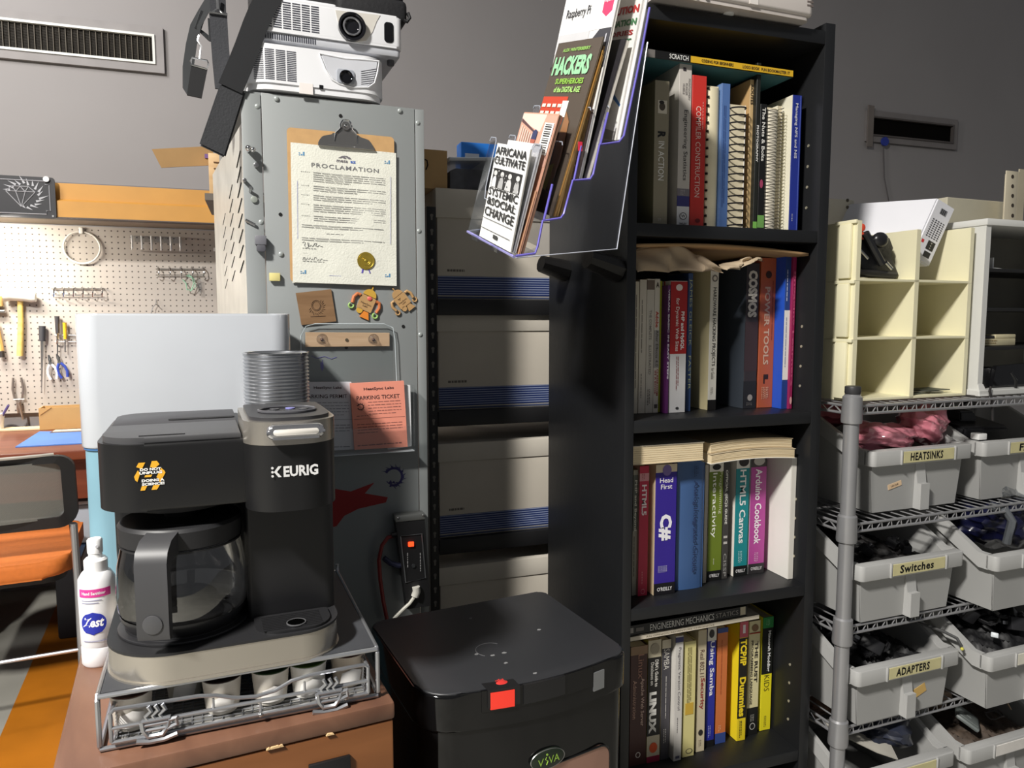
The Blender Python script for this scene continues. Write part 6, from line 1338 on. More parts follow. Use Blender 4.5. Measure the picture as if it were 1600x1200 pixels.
# row four
row(.212, 1.398, [
 (983, 1009, 1012, .18, 'dark maroon book at the left end of the bottom shelf', dict(col=(76, 44, 40), bands=[(.93, 1, (150, 120, 90))], txt=[('Linux', .83, .20, .62, .34, (176, 130, 110), 'v', .0), ('Apache Web Server', .53, .40, .70, .26, (226, 196, 180), 'v', .01), ('Administration', .56, .32, .26, .22, (210, 170, 150), 'v', .0), ('o', .09, .05, .5, .3, (220, 210, 200), 'h'), ('o', .09, .035, .5, .2, (76, 44, 40), 'h')])),
 (1010, 1030, 1002, .17, 'black banded book with big white letters and an orange sun', dict(col=(206, 196, 170), side=(180, 170, 60), bands=[(.22, .86, (26, 24, 24)), (.0, .05, (150, 30, 66))], txt=[('LINUX', .41, .34, .40, .56, (240, 238, 232), 'v', .06), ("DBA's Guide to\nDatabases on", .73, .22, .5, .6, (226, 222, 214), 'v', .02), ('o', .12, .085, .5, .62, (226, 92, 44), 'h'), ('o', .93, .09, .5, .7, (170, 160, 140), 'h')])),
 (1031.5, 1045, 1001, .17, 'dark slate book with pale top on the bottom shelf', dict(col=(66, 64, 70), side=(200, 190, 160), bands=[(.93, 1, (214, 204, 180))], txt=[('SAMBA', .84, .17, .5, .62, (224, 220, 212), 'v', -.01), ('~', .5, .4, .6, .3, (190, 186, 182), 'v'), ('~', .2, .12, .5, .4, (190, 186, 182), 'v')])),
 (1052, 1064, 995, .20, 'white book with thin grey title standing forward on the bottom shelf', dict(col=(206, 202, 196), side=(214, 210, 202), yf=1.384, bands=[(.95, .99, (56, 58, 110))], txt=[('Pragmatic Version Control', .66, .5, .5, .42, (110, 106, 110), 'v', .0), ('~', .28, .14, .5, .3, (120, 116, 116), 'v'), ('#', .03, .02, .5, .5, (90, 90, 110), 'h')])),
 (1066, 1084, 1004, .17, 'pale yellow book with a smeared olive brush title', dict(col=(214, 204, 140), yf=1.39, txt=[('~', .70, .5, .5, .42, (120, 110, 66), 'v'), ('#', .42, .10, .5, .7, (200, 164, 60), 'h'), ('o', .05, .045, .55, .6, (96, 90, 70), 'h'), ('o', .05, .034, .55, .45, (214, 204, 140), 'h')])),
 (1087, 1100, 986, .18, 'beige book with large red word Security on its spine', dict(col=(202, 190, 160), txt=[('Real 802.11', .73, .22, .5, .5, (96, 66, 56), 'v', .0), ('Security', .48, .26, .55, .60, (150, 50, 44), 'v', .02), ('o', .16, .05, .5, .55, (40, 36, 34), 'h'), ('~', .07, .06, .5, .4, (120, 110, 96), 'v')])),
 (1101.5, 1115, 982, .18, 'royal blue book with white title and dark foot on the bottom shelf', dict(col=(38, 46, 150), yf=1.408, bands=[(.89, 1.0, (226, 222, 212)), (.0, .055, (22, 22, 24))], txt=[('Using Samba', .66, .46, .5, .62, (238, 238, 244), 'v', .02), ('o', .95, .07, .45, .6, (60, 56, 56), 'h'), ('~', .13, .1, .5, .4, (170, 176, 220), 'v')])),
 (1117, 1133, 983, .19, 'orange book with a blue foot', dict(col=(206, 116, 62), side=(190, 104, 56), yf=1.412, bands=[(.0, .09, (54, 76, 140)), (.96, 1, (54, 76, 140))], txt=[('~', .6, .6, .5, .2, (166, 84, 42), 'v'), ('~', .13, .06, .5, .4, (240, 190, 150), 'v')])),
 (1151, 1164, 972, .20, 'bright yellow book with black title band and pink number one', dict(col=(232, 206, 40), side=(240, 216, 40), yf=1.405, bands=[(.19, .86, (24, 22, 18)), (.865, 1.0, (206, 92, 106))], txt=[('TCP/IP', .74, .22, .5, .74, (244, 214, 40), 'v', .04), ('Dummies', .37, .33, .5, .74, (244, 214, 40), 'v', .04), ('1', .935, .07, .5, .3, (246, 236, 236), 'h'), ('~', .1, .14, .5, .5, (60, 54, 20), 'v')])),
 (1166, 1183, 972, .17, 'cream book with black foot and round emblem on the bottom shelf', dict(col=(222, 212, 166), yf=1.418, bands=[(.0, .24, (28, 28, 26))], txt=[('THE RUST', .64, .36, .68, .30, (44, 40, 36), 'v', .03), ('PROGRAMMING LANGUAGE', .55, .56, .30, .2, (60, 54, 46), 'v', .02), ('o', .075, .06, .5, .5, (206, 204, 196), 'h'), ('o', .075, .048, .5, .4, (28, 28, 26), 'h'), ('~', .15, .06, .5, .4, (190, 188, 180), 'v'), ('#', .895, .01, .5, .98, (170, 60, 40), 'h'), ('o', .94, .06, .5, .6, (140, 110, 80), 'h')])),
 (1187, 1203, 966, .17, 'green, black and yellow book at the far right of the bottom shelf', dict(col=(240, 226, 40), side=(236, 228, 60), yf=1.424, bands=[(.50, .905, (24, 26, 22)), (.905, 1.0, (52, 140, 74))], txt=[('Minecraft Modding', .70, .36, .62, .34, (240, 240, 238), 'v', .03), ('KIDS', .42, .14, .5, .5, (70, 66, 26), 'v', -.01), ('~', .08, .1, .5, .3, (130, 122, 40), 'v'), ('~', .955, .05, .5, .4, (160, 210, 166), 'v')])),
], G4)
zr = .212 + max(o.dimensions.z for o in bpy.data.objects if o.parent and o.parent.get('group') == G4 and o.name.startswith('cover'))
yf = 1.36
p0 = Vector((ix0 + .003, yf, gY(988, 1003, yf).z)); p1 = gY(1186, 968, yf); p1.z += .001
flat_book('book', 'thin white book lying flat on the bottom row under the black mechanics book', p0, p1, yf, .012, .2, (216, 206, 186), (206, 196, 176), txt=[('AN OPINION ADVENTURE CHRONICLE', .40, .5, .5, .3, (140, 130, 112), .0)])
p1b = gY(1168, 950, yf); v = p1 - p0; L = (p1b.x - p0.x) / v.x
flat_book('book', 'black book titled Engineering Mechanics Statics lying on top of the bottom row', p0 + Vector((0, .002, .0127)), p0 + v * L + Vector((0, .002, .0127)), yf, .0235, .22, (28, 28, 30), (28, 28, 30), txt=[('ENGINEERING MECHANICS', .46, .52, .48, .62, (226, 224, 218), .0), ('STATICS', .83, .19, .5, .45, (150, 146, 140), .0), ('#', .045, .05, .5, .5, (150, 146, 142)), ('#', .12, .06, .5, .35, (110, 106, 102)), ('#', .965, .045, .55, .8, (196, 186, 160))])
# projector on the bookshelf
f8 = Frame(.735, 1.290, 1.8295, 2.0); a = f8.on(1014, 6); b = f8.on(1276, 30)
t = thing('projector', 'yellowed white projector lying on top of the black bookshelf', 'projector', f8)
OWH = M((222, 214, 208), .45, var=.04)
m = MB(); m.prism(rrect(0, b.x - .005, 0, .28, .014, 4), .012, .085, 'z', .006, 3); m.build('shell', OWH, t)
m = MB(); m.prism(rrect(.006, b.x - .012, .006, .27, .012, 4), .004, .012); m.build('bottom_tray', M((206, 198, 192), .5), t)
c = f8.on(1155, 20); m = MB(); m.cyl((c.x, .035, -.0), .011, .005, 'z', 16, bev=.001); m.build('foot', WHITE, t)
for x in (.04, b.x - .05):
    m = MB(); m.cyl((x, .2, 0), .011, .005, 'z', 14); m.build('foot', WHITE, t)
for k in range(7):
    z = .03 + k * .0075; m = MB(); m.box(b.x - .026, b.x - .010, -.0006, .002, z, z + .0035); m.build('vent_slot', M((110, 100, 96), .6), t, smooth=False)
c = f8.on(1178, 15); m = MB(); m.box(c.x - .011, c.x + .010, -.001, .002, .014, .026); m.build('latch', M((236, 230, 224), .4), t, smooth=False)
for px in (1086, 1103): c = f8.on(px, 5); m = MB(); m.box(c.x - .003, c.x + .003, -.001, .002, .012, .03); m.build('seam', M((70, 64, 62), .6), t, smooth=False)
# ============================================================ CLEAR MAGAZINE HOLDER AND ITS MAGAZINES
HY = 1.15
hp_ = lambda px, py, y=HY: gY(px, py, y)
hd_ = ray(340, 150).normalized()           # its width runs back and a little up
hw_ = .255
HO = hp_(803, 400)
t = thing('magazine_holder', 'clear four tier magazine holder with violet edges leaning on the bookshelf side', 'magazine holder', HO)
loc = lambda p: p - HO
VIO = M((112, 104, 196), .18, spec=.8); ACR = clear((.955, .96, .985), .09, .05, .4)
prof = [(803, 400), (838, 372), (846, 344), (859, 288), (846, 344), (874, 340), (881, 333), (904, 232), (897, 281), (921, 280), (927, 272), (938, 224), (966, 221), (975, 212), (1006, 66), (1014, 14)]
edge1 = [(806, 400), (836, 396), (840, 385), (848, 345), (876, 341), (881, 334), (895, 282), (922, 280), (927, 272), (937, 226), (967, 222), (975, 212), (1003, 78), (1015, 12)]
for off, nm in ((0.0, 'near_edge'), (hw_, 'far_edge')):
    m = MB(); m.tube([loc(hp_(px, py)) + hd_ * off for px, py in edge1], .0021, 6); m.build(nm, VIO if off == 0 else M((150, 154, 166), .15, spec=.9), t)
    for pts in ([(850, 343), (863, 288)], [(897, 281), (908, 228)], [(938, 226), (950, 176)]):
        m = MB(); m.tube([loc(hp_(px, py)) + hd_ * off for px, py in pts], .0021, 6); m.build('pocket_edge', VIO if off == 0 else ACR, t)
# transparent side triangle, back plate, pocket floors and fronts
tri = [(806, 402), (964, 389), (1012, 66)]
def plate(name, pts, th=.0012):
    m = MB(); m.b.faces.new([m.b.verts.new(p) for p in pts]); o = m.build(name, ACR, t, smooth=False); o.modifiers.new('thickness', 'SOLIDIFY').thickness = th; return o
side = [(806, 402)] + [(964, 389), (1012, 66), (1003, 78), (975, 212), (967, 222), (937, 226), (927, 272), (922, 280), (895, 282), (881, 334), (876, 341), (848, 345), (840, 385)]
plate('side_plate', [loc(hp_(*q)) + Vector((0, .001, 0)) for q in side])
m = MB(); m.tube([loc(hp_(*q)) for q in ((806, 403), (964, 389), (1012, 66))], .0011, 5); m.build('side_rim', M((190, 194, 206), .15, spec=.9), t)
def band(name, a, b): A, B = loc(hp_(*a)), loc(hp_(*b)); return plate(name, [A, A + hd_ * hw_, B + hd_ * hw_, B])
band('pocket_floor', (806, 400), (838, 394)); band('pocket_floor', (848, 345), (878, 340)); band('pocket_floor', (897, 282), (924, 279)); band('pocket_floor', (938, 226), (970, 220))
band('back_plate', (840, 385), (858, 300)); band('back_plate', (881, 334), (903, 236)); band('back_plate', (927, 272), (946, 186)); band('back_plate', (975, 212), (1014, 14))
def ufront(b, tp, low):
    A, B = loc(hp_(*b)), loc(hp_(*tp)); v = B - A
    P = lambda u, z: A + hd_ * (hw_ * u) + v * z
    pts = [P(0, 0), P(1, 0), P(1, .96), P(.985, 1), P(.88, 1), P(.86, .97), P(.84, low + .12), P(.80, low), P(.20, low), P(.16, low + .12), P(.14, .97), P(.12, 1), P(.015, 1), P(0, .96)]
    plate('front_panel', pts)
    m = MB(); m.tube(pts[2:], .0009, 5); m.build('front_rim', M((176, 182, 194), .15, spec=.9), t)
ufront((803, 400), (846, 226), .38); ufront((848, 345), (880, 222), .45); ufront((897, 282), (924, 168), .45); ufront((938, 226), (952, 166), .5)
# rims of the tall rounded ends at the far side
def farpt(px, py): return loc(hp_(px, py)) + hd_ * hw_
m = MB(); m.tube([loc(hp_(803, 401)), loc(hp_(803, 401)) + hd_ * hw_], .0026, 6); m.build('lower_rim', M((150, 146, 206), .2, spec=.8), t)
for k in (.35, .78):
    m = MB(); c = loc(hp_(803, 401)) + hd_ * (hw_ * k); m.hexa([c + Vector(q) for q in ((-.004, -.018, -.012), (.012, -.018, -.012), (.012, .018, -.004), (-.004, .018, -.004), (-.004, -.018, -.002), (.012, -.018, -.002), (.012, .018, .006), (-.004, .018, .006))]); m.build('base_tab', ACR, t, smooth=False)
for q0, q1 in (((840, 385), (852, 330)), ((881, 334), (900, 245)), ((927, 272), (944, 190))):
    m = MB(); u1 = (loc(hp_(*q1)) - loc(hp_(*q0))).normalized(); m.hexa([farpt(*q0) + d for d in (Vector(), -hd_ * .03, -hd_ * .03 + Vector((.002, 0, 0)), Vector((.002, 0, 0)))] + [farpt(*q1) + u1 * .03 + d for d in (Vector(), -hd_ * .03, -hd_ * .03 + Vector((.002, 0, 0)), Vector((.002, 0, 0)))]); m.build('back_post', clear((.84, .87, .9), .35, .1, .6), t, smooth=False)
def magazine(label, bot, top, wid, th, col, name='magazine', inset=.006, edge=(226, 222, 212), draw=None, thdir=None, grp=None):
    """bot, top: near front corners read in the near plane; wid along the holder; th towards the shelf"""
    b0 = hp_(*bot, HY + inset); t0 = hp_(*top, HY + inset); v = t0 - b0; H = v.length; v.normalize(); n = hd_.cross(v); n.normalize()
    if n.x < 0: n = -n
    tt = thing(name, label, 'magazine', b0, 0, grp)
    P3 = lambda u, z, d=0.0: hd_ * u + v * z + n * d         # u from near to far, z up, d into the thickness
    m = MB(); m.hexa([P3(0, 0, .0), P3(wid, 0, .0), P3(wid, 0, .0012), P3(0, 0, .0012), P3(0, H, 0), P3(wid, H, 0), P3(wid, H, .0012), P3(0, H, .0012)]); m.build('cover', M(col, .35, var=.05), tt, smooth=False)
    m = MB(); m.hexa([P3(.001, .001, .0012), P3(wid - .001, .001, .0012), P3(wid - .001, .001, th), P3(.001, .001, th), P3(.001, H - .001, .0012), P3(wid - .001, H - .001, .0012), P3(wid - .001, H - .001, th), P3(.001, H - .001, th)]); m.build('pages', M(edge, .8, var=.12, scale=90), tt, smooth=False)
    if draw: draw(tt, lambda u, z: P3(wid * (1 - u), H * z, -.0005), -hd_, v, wid, H)   # u from the far edge, reading left to right
    return tt
def patch(tt, F, name, items):
    """flat printed shapes on a cover: (points, colour)"""
    m = MB(); ms = []
    for i, (pts, c) in enumerate(items):
        mt = M(c, .4, var=.04)
        if mt not in ms: ms.append(mt)
        f = m.b.faces.new([m.b.verts.new(F(a, b) + (F(0, 0) - F(0, 0))) for a, b in pts]); f.material_index = ms.index(mt)
        nv = f.normal
        f.normal_update(); nn = f.normal; s_ = -1 if nn.x > 0 else 1
        for q in f.verts: q.co += nn * (s_ * i * .00006)
    return m.build(name, ms, tt, smooth=False, fix=False)
R4 = lambda x0, x1, y0, y1: [(x0, y0), (x1, y0), (x1, y1), (x0, y1)]
def words(tt, F, u, v, W_, H_, items, name='cover_print'):
    m = MB(); ms = []
    for s_, cx, cy, ww, hh, c, *bd in items:
        mt = M(c, .5, var=.02)
        if mt not in ms: ms.append(mt)
        m.m = ms.index(mt); p = F(cx, cy); n = u.cross(v).normalized(); p = p + n * .0012
        put_text(m, s_, p, u, v, ww * W_, hh * H_, *(bd or [.02]))
    return m.build(name, ms, tt, smooth=False, fix=False)
def d_front(tt, F, u, v, W_, H_):
    rng = random.Random(8); it = [(R4(.06, .94, .54, .74), (30, 30, 32))]
    for cx, wd in ((.14, .12), (.36, .14), (.60, .16), (.84, .14)):
        it += [([(cx - wd / 2 + rng.uniform(-.02, .02), .545), (cx + wd / 2, .545), (cx + wd * .42, .63), (cx + wd * .2, .66), (cx - wd * .3, .65), (cx - wd * .5, .62)], (rng.choice([200, 226, 170]),) * 3), ([(cx + .055 * math.cos(a), .69 + .028 * math.sin(a)) for a in [i * PI / 5 for i in range(10)]], (206, 206, 204))]
    for k in range(14): x = rng.uniform(.08, .9); z = rng.uniform(.55, .72); it.append(([(x, z), (x + .03, z + .004), (x + .012, z + .02)], (rng.choice([60, 120, 230]),) * 3))
    for y in (.875, .775, .455, .36, .255, .15): it.append((R4(.04, .96, y - .048, y - .042), (40, 40, 42)))
    it += [(R4(.46, .60, .045, .085), (40, 40, 42))]
    patch(tt, F, 'cover_picture', it)
    words(tt, F, u, v, W_, H_, [('AFRICANA', .5, .925, .94, .085, INKC, .02), ('CULTIVATE', .5, .825, .94, .085, INKC, .02), ('SYSTEMIC', .5, .495, .92, .085, INKC, .02), ('&SOCIAL', .5, .395, .90, .085, INKC, .02), ('CHANGE', .5, .285, .92, .095, INKC, .02), ('RIOT', .53, .065, .1, .022, (236, 236, 236), .02)])
INKC = (30, 30, 32)
magazine('black and white zine with bold lettering in the lowest pocket', (797, 394), (829, 232), .162, .0035, (236, 236, 234), draw=d_front, grp=None, name='zine')
magazine('white zine copies stacked just behind the front black and white zine', (802, 395), (845, 226), .155, .0055, (232, 232, 230), inset=.009, edge=(206, 206, 204), name='zine')
def d_pink(tt, F, u, v, W_, H_):
    it = [(R4(.0, 1, .62, .985), (206, 160, 140)), ([(.0, .99), (.7, .99), (.62, .86), (.0, .93)], (232, 206, 192))]
    for i in range(7):
        it.append(([(.05 + i * .07, .90 - i * .012), (.085 + i * .07, .895 - i * .012), (.085 + i * .07, .70), (.05 + i * .07, .70)], (226, 196, 180)))
        it.append(([(.09 + i * .07, .89 - i * .012), (.105 + i * .07, .885 - i * .012), (.105 + i * .07, .70), (.09 + i * .07, .70)], (156, 96, 84)))
    it += [([(.02, .95), (.5, .86), (.5, .845), (.02, .925)], (90, 60, 62)), (R4(.0, 1, .0, .45), (196, 150, 118)), ([(.40, .62), (.62, .62), (.60, .72), (.55, .76), (.44, .76), (.40, .72)], (62, 54, 70)), ([(.50 + .07 * math.cos(a), .79 + .05 * math.sin(a)) for a in [i * PI / 6 for i in range(12)]], (176, 96, 76)), ([(.44, .80), (.58, .80), (.58, .86), (.52, .875), (.45, .86)], (52, 58, 96)),
           (R4(.72, .97, .70, .93), (240, 238, 234))]
    for i in range(13): z = .715 + i * .0165; it.append((R4(.76, .93, z, z + (.009 if i % 3 else .005)), (44, 44, 44)))
    for i in range(9): it.append((R4(.1 + i * .1, .15 + i * .1, .06 + (i % 3) * .09, .15 + (i % 4) * .07), ((60, 50, 80), (216, 176, 110), (120, 60, 50), (236, 220, 196))[i % 4]))
    patch(tt, F, 'cover_picture', it)
magazine('pink toned magazine with a figure in a blue cap and a barcode', (812, 398), (874, 178), .158, .007, (206, 156, 132), inset=.007, draw=d_pink, edge=(120, 88, 70))
# second pocket
def d_hack(tt, F, u, v, W_, H_):
    it = [(R4(.02, .62, .50, .665), (196, 66, 40)), (R4(.52, .66, .545, .64), (236, 234, 226))]
    cols = [(66, 120, 78), (82, 110, 190), (226, 236, 250), (70, 120, 214), (196, 226, 250), (92, 92, 190), (210, 230, 250), (60, 90, 170), (70, 140, 90), (36, 76, 50)]
    for i, c in enumerate(cols): it.append(([(.06 + i * .055, .50), (.115 + i * .055, .50), (.09 + i * .065, .10), (.02 + i * .065, .10)], c))
    it += [([(.68, .58), (.80, .52), (.86, .30), (.78, .12), (.68, .18), (.66, .4)], (150, 106, 70)), ([(.62, .26), (.74, .28), (.72, .12), (.6, .14)], (196, 196, 70)), (R4(.0, .06, .0, .55), (150, 110, 60))]
    for k in range(8): it.append((R4(.05 + (k % 4) * .13, .14 + (k % 4) * .13, .60 - (k // 4) * .045, .62 - (k // 4) * .045), (240, 226, 210)))
    patch(tt, F, 'cover_picture', it)
    words(tt, F, u, v, W_, H_, [('ALEX WINTERBERRY', .5, .945, .62, .02, (140, 190, 90), .03), ('HACKERS', .48, .85, .84, .115, (150, 206, 160), .05), ('SUPERHEROES', .54, .755, .64, .034, (140, 190, 70), .03), ('of the DIGITAL AGE', .54, .705, .60, .034, (170, 220, 120), .03)])
magazine('dark brown comic with green lettering and an orange panel', (862, 338), (943, 57), .185, .003, (84, 74, 64), inset=.012, draw=d_hack, edge=(206, 196, 170))
for k, (bx_, tx_, c, lab) in enumerate(((865, 941, (150, 110, 56), 'tan paged comic directly behind the dark brown comic'), (869, 942, (172, 132, 70), 'second tan paged comic deeper in the second pocket'), (873, 943, (96, 70, 44), 'rearmost brown comic of the second pocket'))):
    magazine(lab, (bx_, 338), (tx_, 86 - k * 8), .18, .004, c, inset=.010 + .003 * k, edge=(186, 150, 92), name='comic')
# third pocket
def d_pi(tt, F, u, v, W_, H_):
    it = [(R4(.0, 1, .70, .985), (240, 240, 238)), (R4(0, .62, .60, .70), (206, 206, 208)), ([(.56, .60), (.80, .70), (1, .70), (1, .52), (.78, .42), (.56, .50)], (60, 60, 66)), ([(.78, .92), (.95, .92), (.95, .78), (.865, .755), (.78, .78)], (214, 62, 106)), (R4(.0, 1, .0, .32), (70, 60, 58)), ([(.6, .30), (.95, .33), (.95, .27), (.6, .24)], (176, 36, 70))]
    for i in range(6): it.append(([(.58 + i * .07, .57 + i * .02), (.60 + i * .07, .575 + i * .02), (.60 + i * .07, .46), (.58 + i * .07, .46)], (190, 190, 196)))
    for i in range(8): it.append(([(.02 + i * .075, .62 + .04 * (i % 2)), (.07 + i * .075, .66 - .03 * (i % 2)), (.075 + i * .075, .665 - .03 * (i % 2))], (120, 120, 124)))
    for i in range(12): it.append((R4(.62 + (i % 4) * .09, .65 + (i % 4) * .09, .05 + (i // 4) * .06, .06 + (i // 4) * .06), (190, 190, 190)))
    patch(tt, F, 'cover_picture', it)
    words(tt, F, u, v, W_, H_, [('Raspberry Pi', .33, .80, .47, .06, (60, 60, 64), .01), ('magazine', .865, .83, .13, .016, (250, 226, 232), .01)])
magazine('white computing magazine with pink ribbon badge, tallest in the holder', (905, 279), (978, -60), .22, .006, (226, 224, 222), inset=.010, draw=d_pi, edge=(228, 224, 216))
magazine('dark bound book with white pages in the third pocket', (914, 279), (978, 60), .20, .0085, (44, 42, 46), inset=.006, edge=(212, 206, 196))
m = MB(); c = hp_(906, 229, HY + .001); m.box(-.0035, .0035, -.001, .001, -.0075, .0075); o = m.build('sticky_tab', M((204, 44, 70), .5), smooth=False); o.location = c + Vector((0, -.0012, 0)); tag(o, 'small red tab sticking out at the edge of the third pocket', 'tab')
# fourth pocket
def d_ion(tt, F, u, v, W_, H_):
    it = [(R4(0, 1, .0, .985), (226, 224, 220)), ([(.80, .26), (.96, .20), (.97, .215), (.82, .285)], (60, 110, 170)), ([(.3, .1), (.98, .05), (.98, .0), (.3, .0)], (150, 146, 142))]
    patch(tt, F, 'cover_picture', it)
    words(tt, F, u, v, W_, H_, [('REVOLUTION', .62, .80, .72, .05, (176, 48, 48), .05), ('AUTOMATION', .62, .72, .72, .042, (70, 120, 80), .05), ('STORIES', .68, .655, .55, .032, (160, 50, 50), .03), ('ROBOT', .70, .60, .5, .036, (70, 110, 80), .04)])
magazine('off white magazine with red and green lettering in the rear pocket', (962, 219), (1012, -40), .22, .005, (228, 226, 220), inset=.010, draw=d_ion, edge=(232, 230, 226))
magazine('thin white sheets behind the rear magazine of the holder', (968, 218), (1015, -20), .21, .003, (236, 234, 232), inset=.006, edge=(232, 230, 226), name='brochure')

# ============================================================ WIRE RACK WITH BINS
wx, wy = 1.236, 1.286; WL, WD = 1.1, .46
t = thing('wire_rack', 'chrome wire shelving rack full of grey parts bins right of the bookshelf', 'rack', (wx, wy, 0), 2.0)
PM = M((168, 168, 170), .34, .55, .06)
SH = [1.026, .757, .519, .277, .035]
for x, y in ((0, 0), (0, WD), (WL, 0), (WL, WD)):
    m = MB(); m.cyl((x, y, .0), .0165, 1.05, 'z', 20); m.build('post', PM, t)
    if y == 0 and x == 0:
        m = MB(); m.cyl((x, y, 1.05), .017, .018, 'z', 20, bev=.003); m.build('post_cap', M((52, 52, 54), .5), t)
        for z in SH:
            m = MB(); m.lathe([(.0165, .022), (.0205, .018), (.0225, -.034), (.0215, -.040), (.0165, -.040)], (x, y, z), 24); m.build('collar', PM, t)
for si, z in enumerate(SH):
    m = MB(); r = .0032
    for y in (0, WD):
        m.rod((.018, y, z - .004), (WL - .018, y, z - .004), r); m.rod((.018, y, z - .021), (WL - .018, y, z - .021), r)
    for x in (0, WL):
        m.rod((x, .018, z - .004), (x, WD - .018, z - .004), r); m.rod((x, .018, z - .021), (x, WD - .018, z - .021), r)
    m.build('shelf_rail', PM, t)
    m = MB(); q = []
    n = 36
    for i in range(n): x = .03 + i * (WL - .06) / (n - 1); q += [(x, 0, z - .020), (x + .010, 0, z - .006), (x + .013, 0, z - .0035), (x + .016, 0, z - .020)]
    m.tube(q, .0015, 5); q = [(0, .03 + i * (WD - .06) / 19, z - (.005 if i % 2 else .020)) for i in range(20)]; m.tube(q, .0019, 5); m.build('shelf_truss', PM, t)
    m = MB()
    for i in range(int(WL / .03)): x = .03 + i * .03; m.rod((x, 0, z - .0022), (x, WD, z - .0022), .0018, 5)
    for y in (.15, .31): m.rod((.0, y, z - .007), (WL, y, z - .007), .003, 6)
    o = m.build('shelf_wires', PM, t, smooth=False)
GB = M((166, 166, 164), .45, var=.03); GB2 = M((180, 180, 178), .42, var=.03)
def bin_(x, y, z, label, grp='grey parts bins on the wire rack', hf=.140, hb=.205, d=.36, wb=.27, wt=.335, rot=2.0, sticker=None, text=None, tcol=(206, 198, 150)):
    fr = Frame(x, y, z, rot); t = thing('parts_bin', label, 'bin', fr, group=grp)
    k = .004; b2 = wb / 2; tw = wt / 2 - .012
    # walls taper outwards; front wall lower than back, sides step down towards the front
    sf = (tw - b2) / hb
    def sx(z): return b2 + sf * z
    m = MB(); m.box(-b2 + .004, b2 - .004, .006, d, 0, k)
    lz = hf - .036
    def wall(p): m.hexa(p)
    yb, ys = d, .15
    wall([(-b2, 0, 0), (b2, 0, 0), (b2, k, 0), (-b2, k, 0), (-sx(lz), -.004, lz), (sx(lz), -.004, lz), (sx(lz), k - .004, lz), (-sx(lz), k - .004, lz)])
    wall([(-b2, d - k, 0), (b2, d - k, 0), (b2, d, 0), (-b2, d, 0), (-sx(hb), d - k, hb), (sx(hb), d - k, hb), (sx(hb), d, hb), (-sx(hb), d, hb)])
    for s_ in (-1, 1):
        # side outline: front height lz, slope up to hb at ys
        o_ = [(0, 0), (d, 0), (d, hb), (ys, hb), (.028, hf - .01), (0, hf - .01)]
        A = [m.b.verts.new((s_ * sx(zz), yy, zz)) for yy, zz in o_]; B = [m.b.verts.new((s_ * (sx(zz) - k), yy, zz)) for yy, zz in o_]
        m.b.faces.new(A); m.b.faces.new(B[::-1])
        for i in range(6): m.b.faces.new([A[i], B[i], B[(i + 1) % 6], A[(i + 1) % 6]])
    m.build('bin_body', GB, t)
    m = MB(); m.prism(rrect(-wt / 2 + .006, wt / 2 - .006, -.022, .004, (0, 0, .012, .012), 4), lz, hf, 'z', .0025); m.build('front_lip', GB2, t)
    for s_ in (-1, 1):
        x0 = sx(hb) + .008
        m = MB(); o_ = [(-.0, lz), (.024, lz), (ys + .01, hb - .036), (d, hb - .036), (d, hb), (ys, hb), (.026, hf), (-.0, hf)]
        xi = lambda zz: s_ * (sx(zz) - .003); xo = s_ * (wt / 2 - .006)
        A = [m.b.verts.new((xi(zz), yy, zz)) for yy, zz in o_]; B = [m.b.verts.new((xo, yy, zz)) for yy, zz in o_]
        m.b.faces.new(A); m.b.faces.new(B[::-1])
        for i in range(8): m.b.faces.new([A[i], B[i], B[(i + 1) % 8], A[(i + 1) % 8]])
        m.build('side_lip', GB2, t)
    m = MB(); m.hexa([(-.014 + .008, -.020, .0), (.014 + .008, -.020, .0), (.014 + .008, .001, 0), (-.014 + .008, .001, 0), (-.016 + .008, -.004, lz), (.014 + .008, -.004, lz), (.014 + .008, .001, lz), (-.016 + .008, .001, lz)])
    m.hexa([(-.006, -.021, 0), (.022, -.021, 0), (.022, .0, 0), (-.006, .0, 0), (-.006, -.021, lz * .55), (.022, -.021, lz * .55), (.022, 0, lz * .55), (-.006, 0, lz * .55)]); m.build('front_rib', GB2, t)
    for xx in (-.075, .098): m = MB(); m.box(xx - .0022, xx + .0022, -.0255, -.02, lz + .001, hf - .001, .0008); m.build('label_rail', GB2, t)
    if text is not None:
        m = MB(); m.box(-.069, .094, -.0238, -.0215, lz + .004, hf - .005, .0004, 1); m.build('label_card', M(tcol, .55, var=.08, scale=30), t, smooth=False)
        if text:
            m = MB(); put_text(m, text, (.004, -.0242, (lz + hf) / 2), X, Z, .105 if len(text) > 7 else .085, .019, .03, .06, 1.12); m.build('label_writing', INK, t, smooth=False, fix=False)
    if sticker:
        sxx, szz, sw, shh, ang, c, pr = sticker
        m = MB(); u = Vector((math.cos(ang), 0, math.sin(ang))); v = Vector((-math.sin(ang), 0, math.cos(ang))); cc = Vector((sxx, -.0012 - .004 * szz / lz, szz))
        m.m = 0; pts = [cc - u * sw / 2 - v * shh / 2, cc + u * sw / 2 - v * shh / 2, cc + u * sw / 2 + v * shh / 2, cc - u * sw / 2 + v * shh / 2]; m.hexa([p + Vector((0, .002, 0)) for p in pts] + pts)
        if pr: m.m = 1; bars(m, cc - u * sw * .3 - v * .002 + Vector((0, -.0004, 0)), u, v, sw * .6, 1, .004, .004, random.Random(4))
        m.build('sticker', [M(c, .6), M((120, 100, 84), .7)], t, smooth=False)
    return t, fr
h1, f1 = bin_(1.485, 1.335, .7605, 'grey bin labelled HEATSINKS holding pink bags', hf=.15, hb=.21, text='HEATSINKS', sticker=(-.07, .062, .042, .012, .22, (226, 196, 160), True))
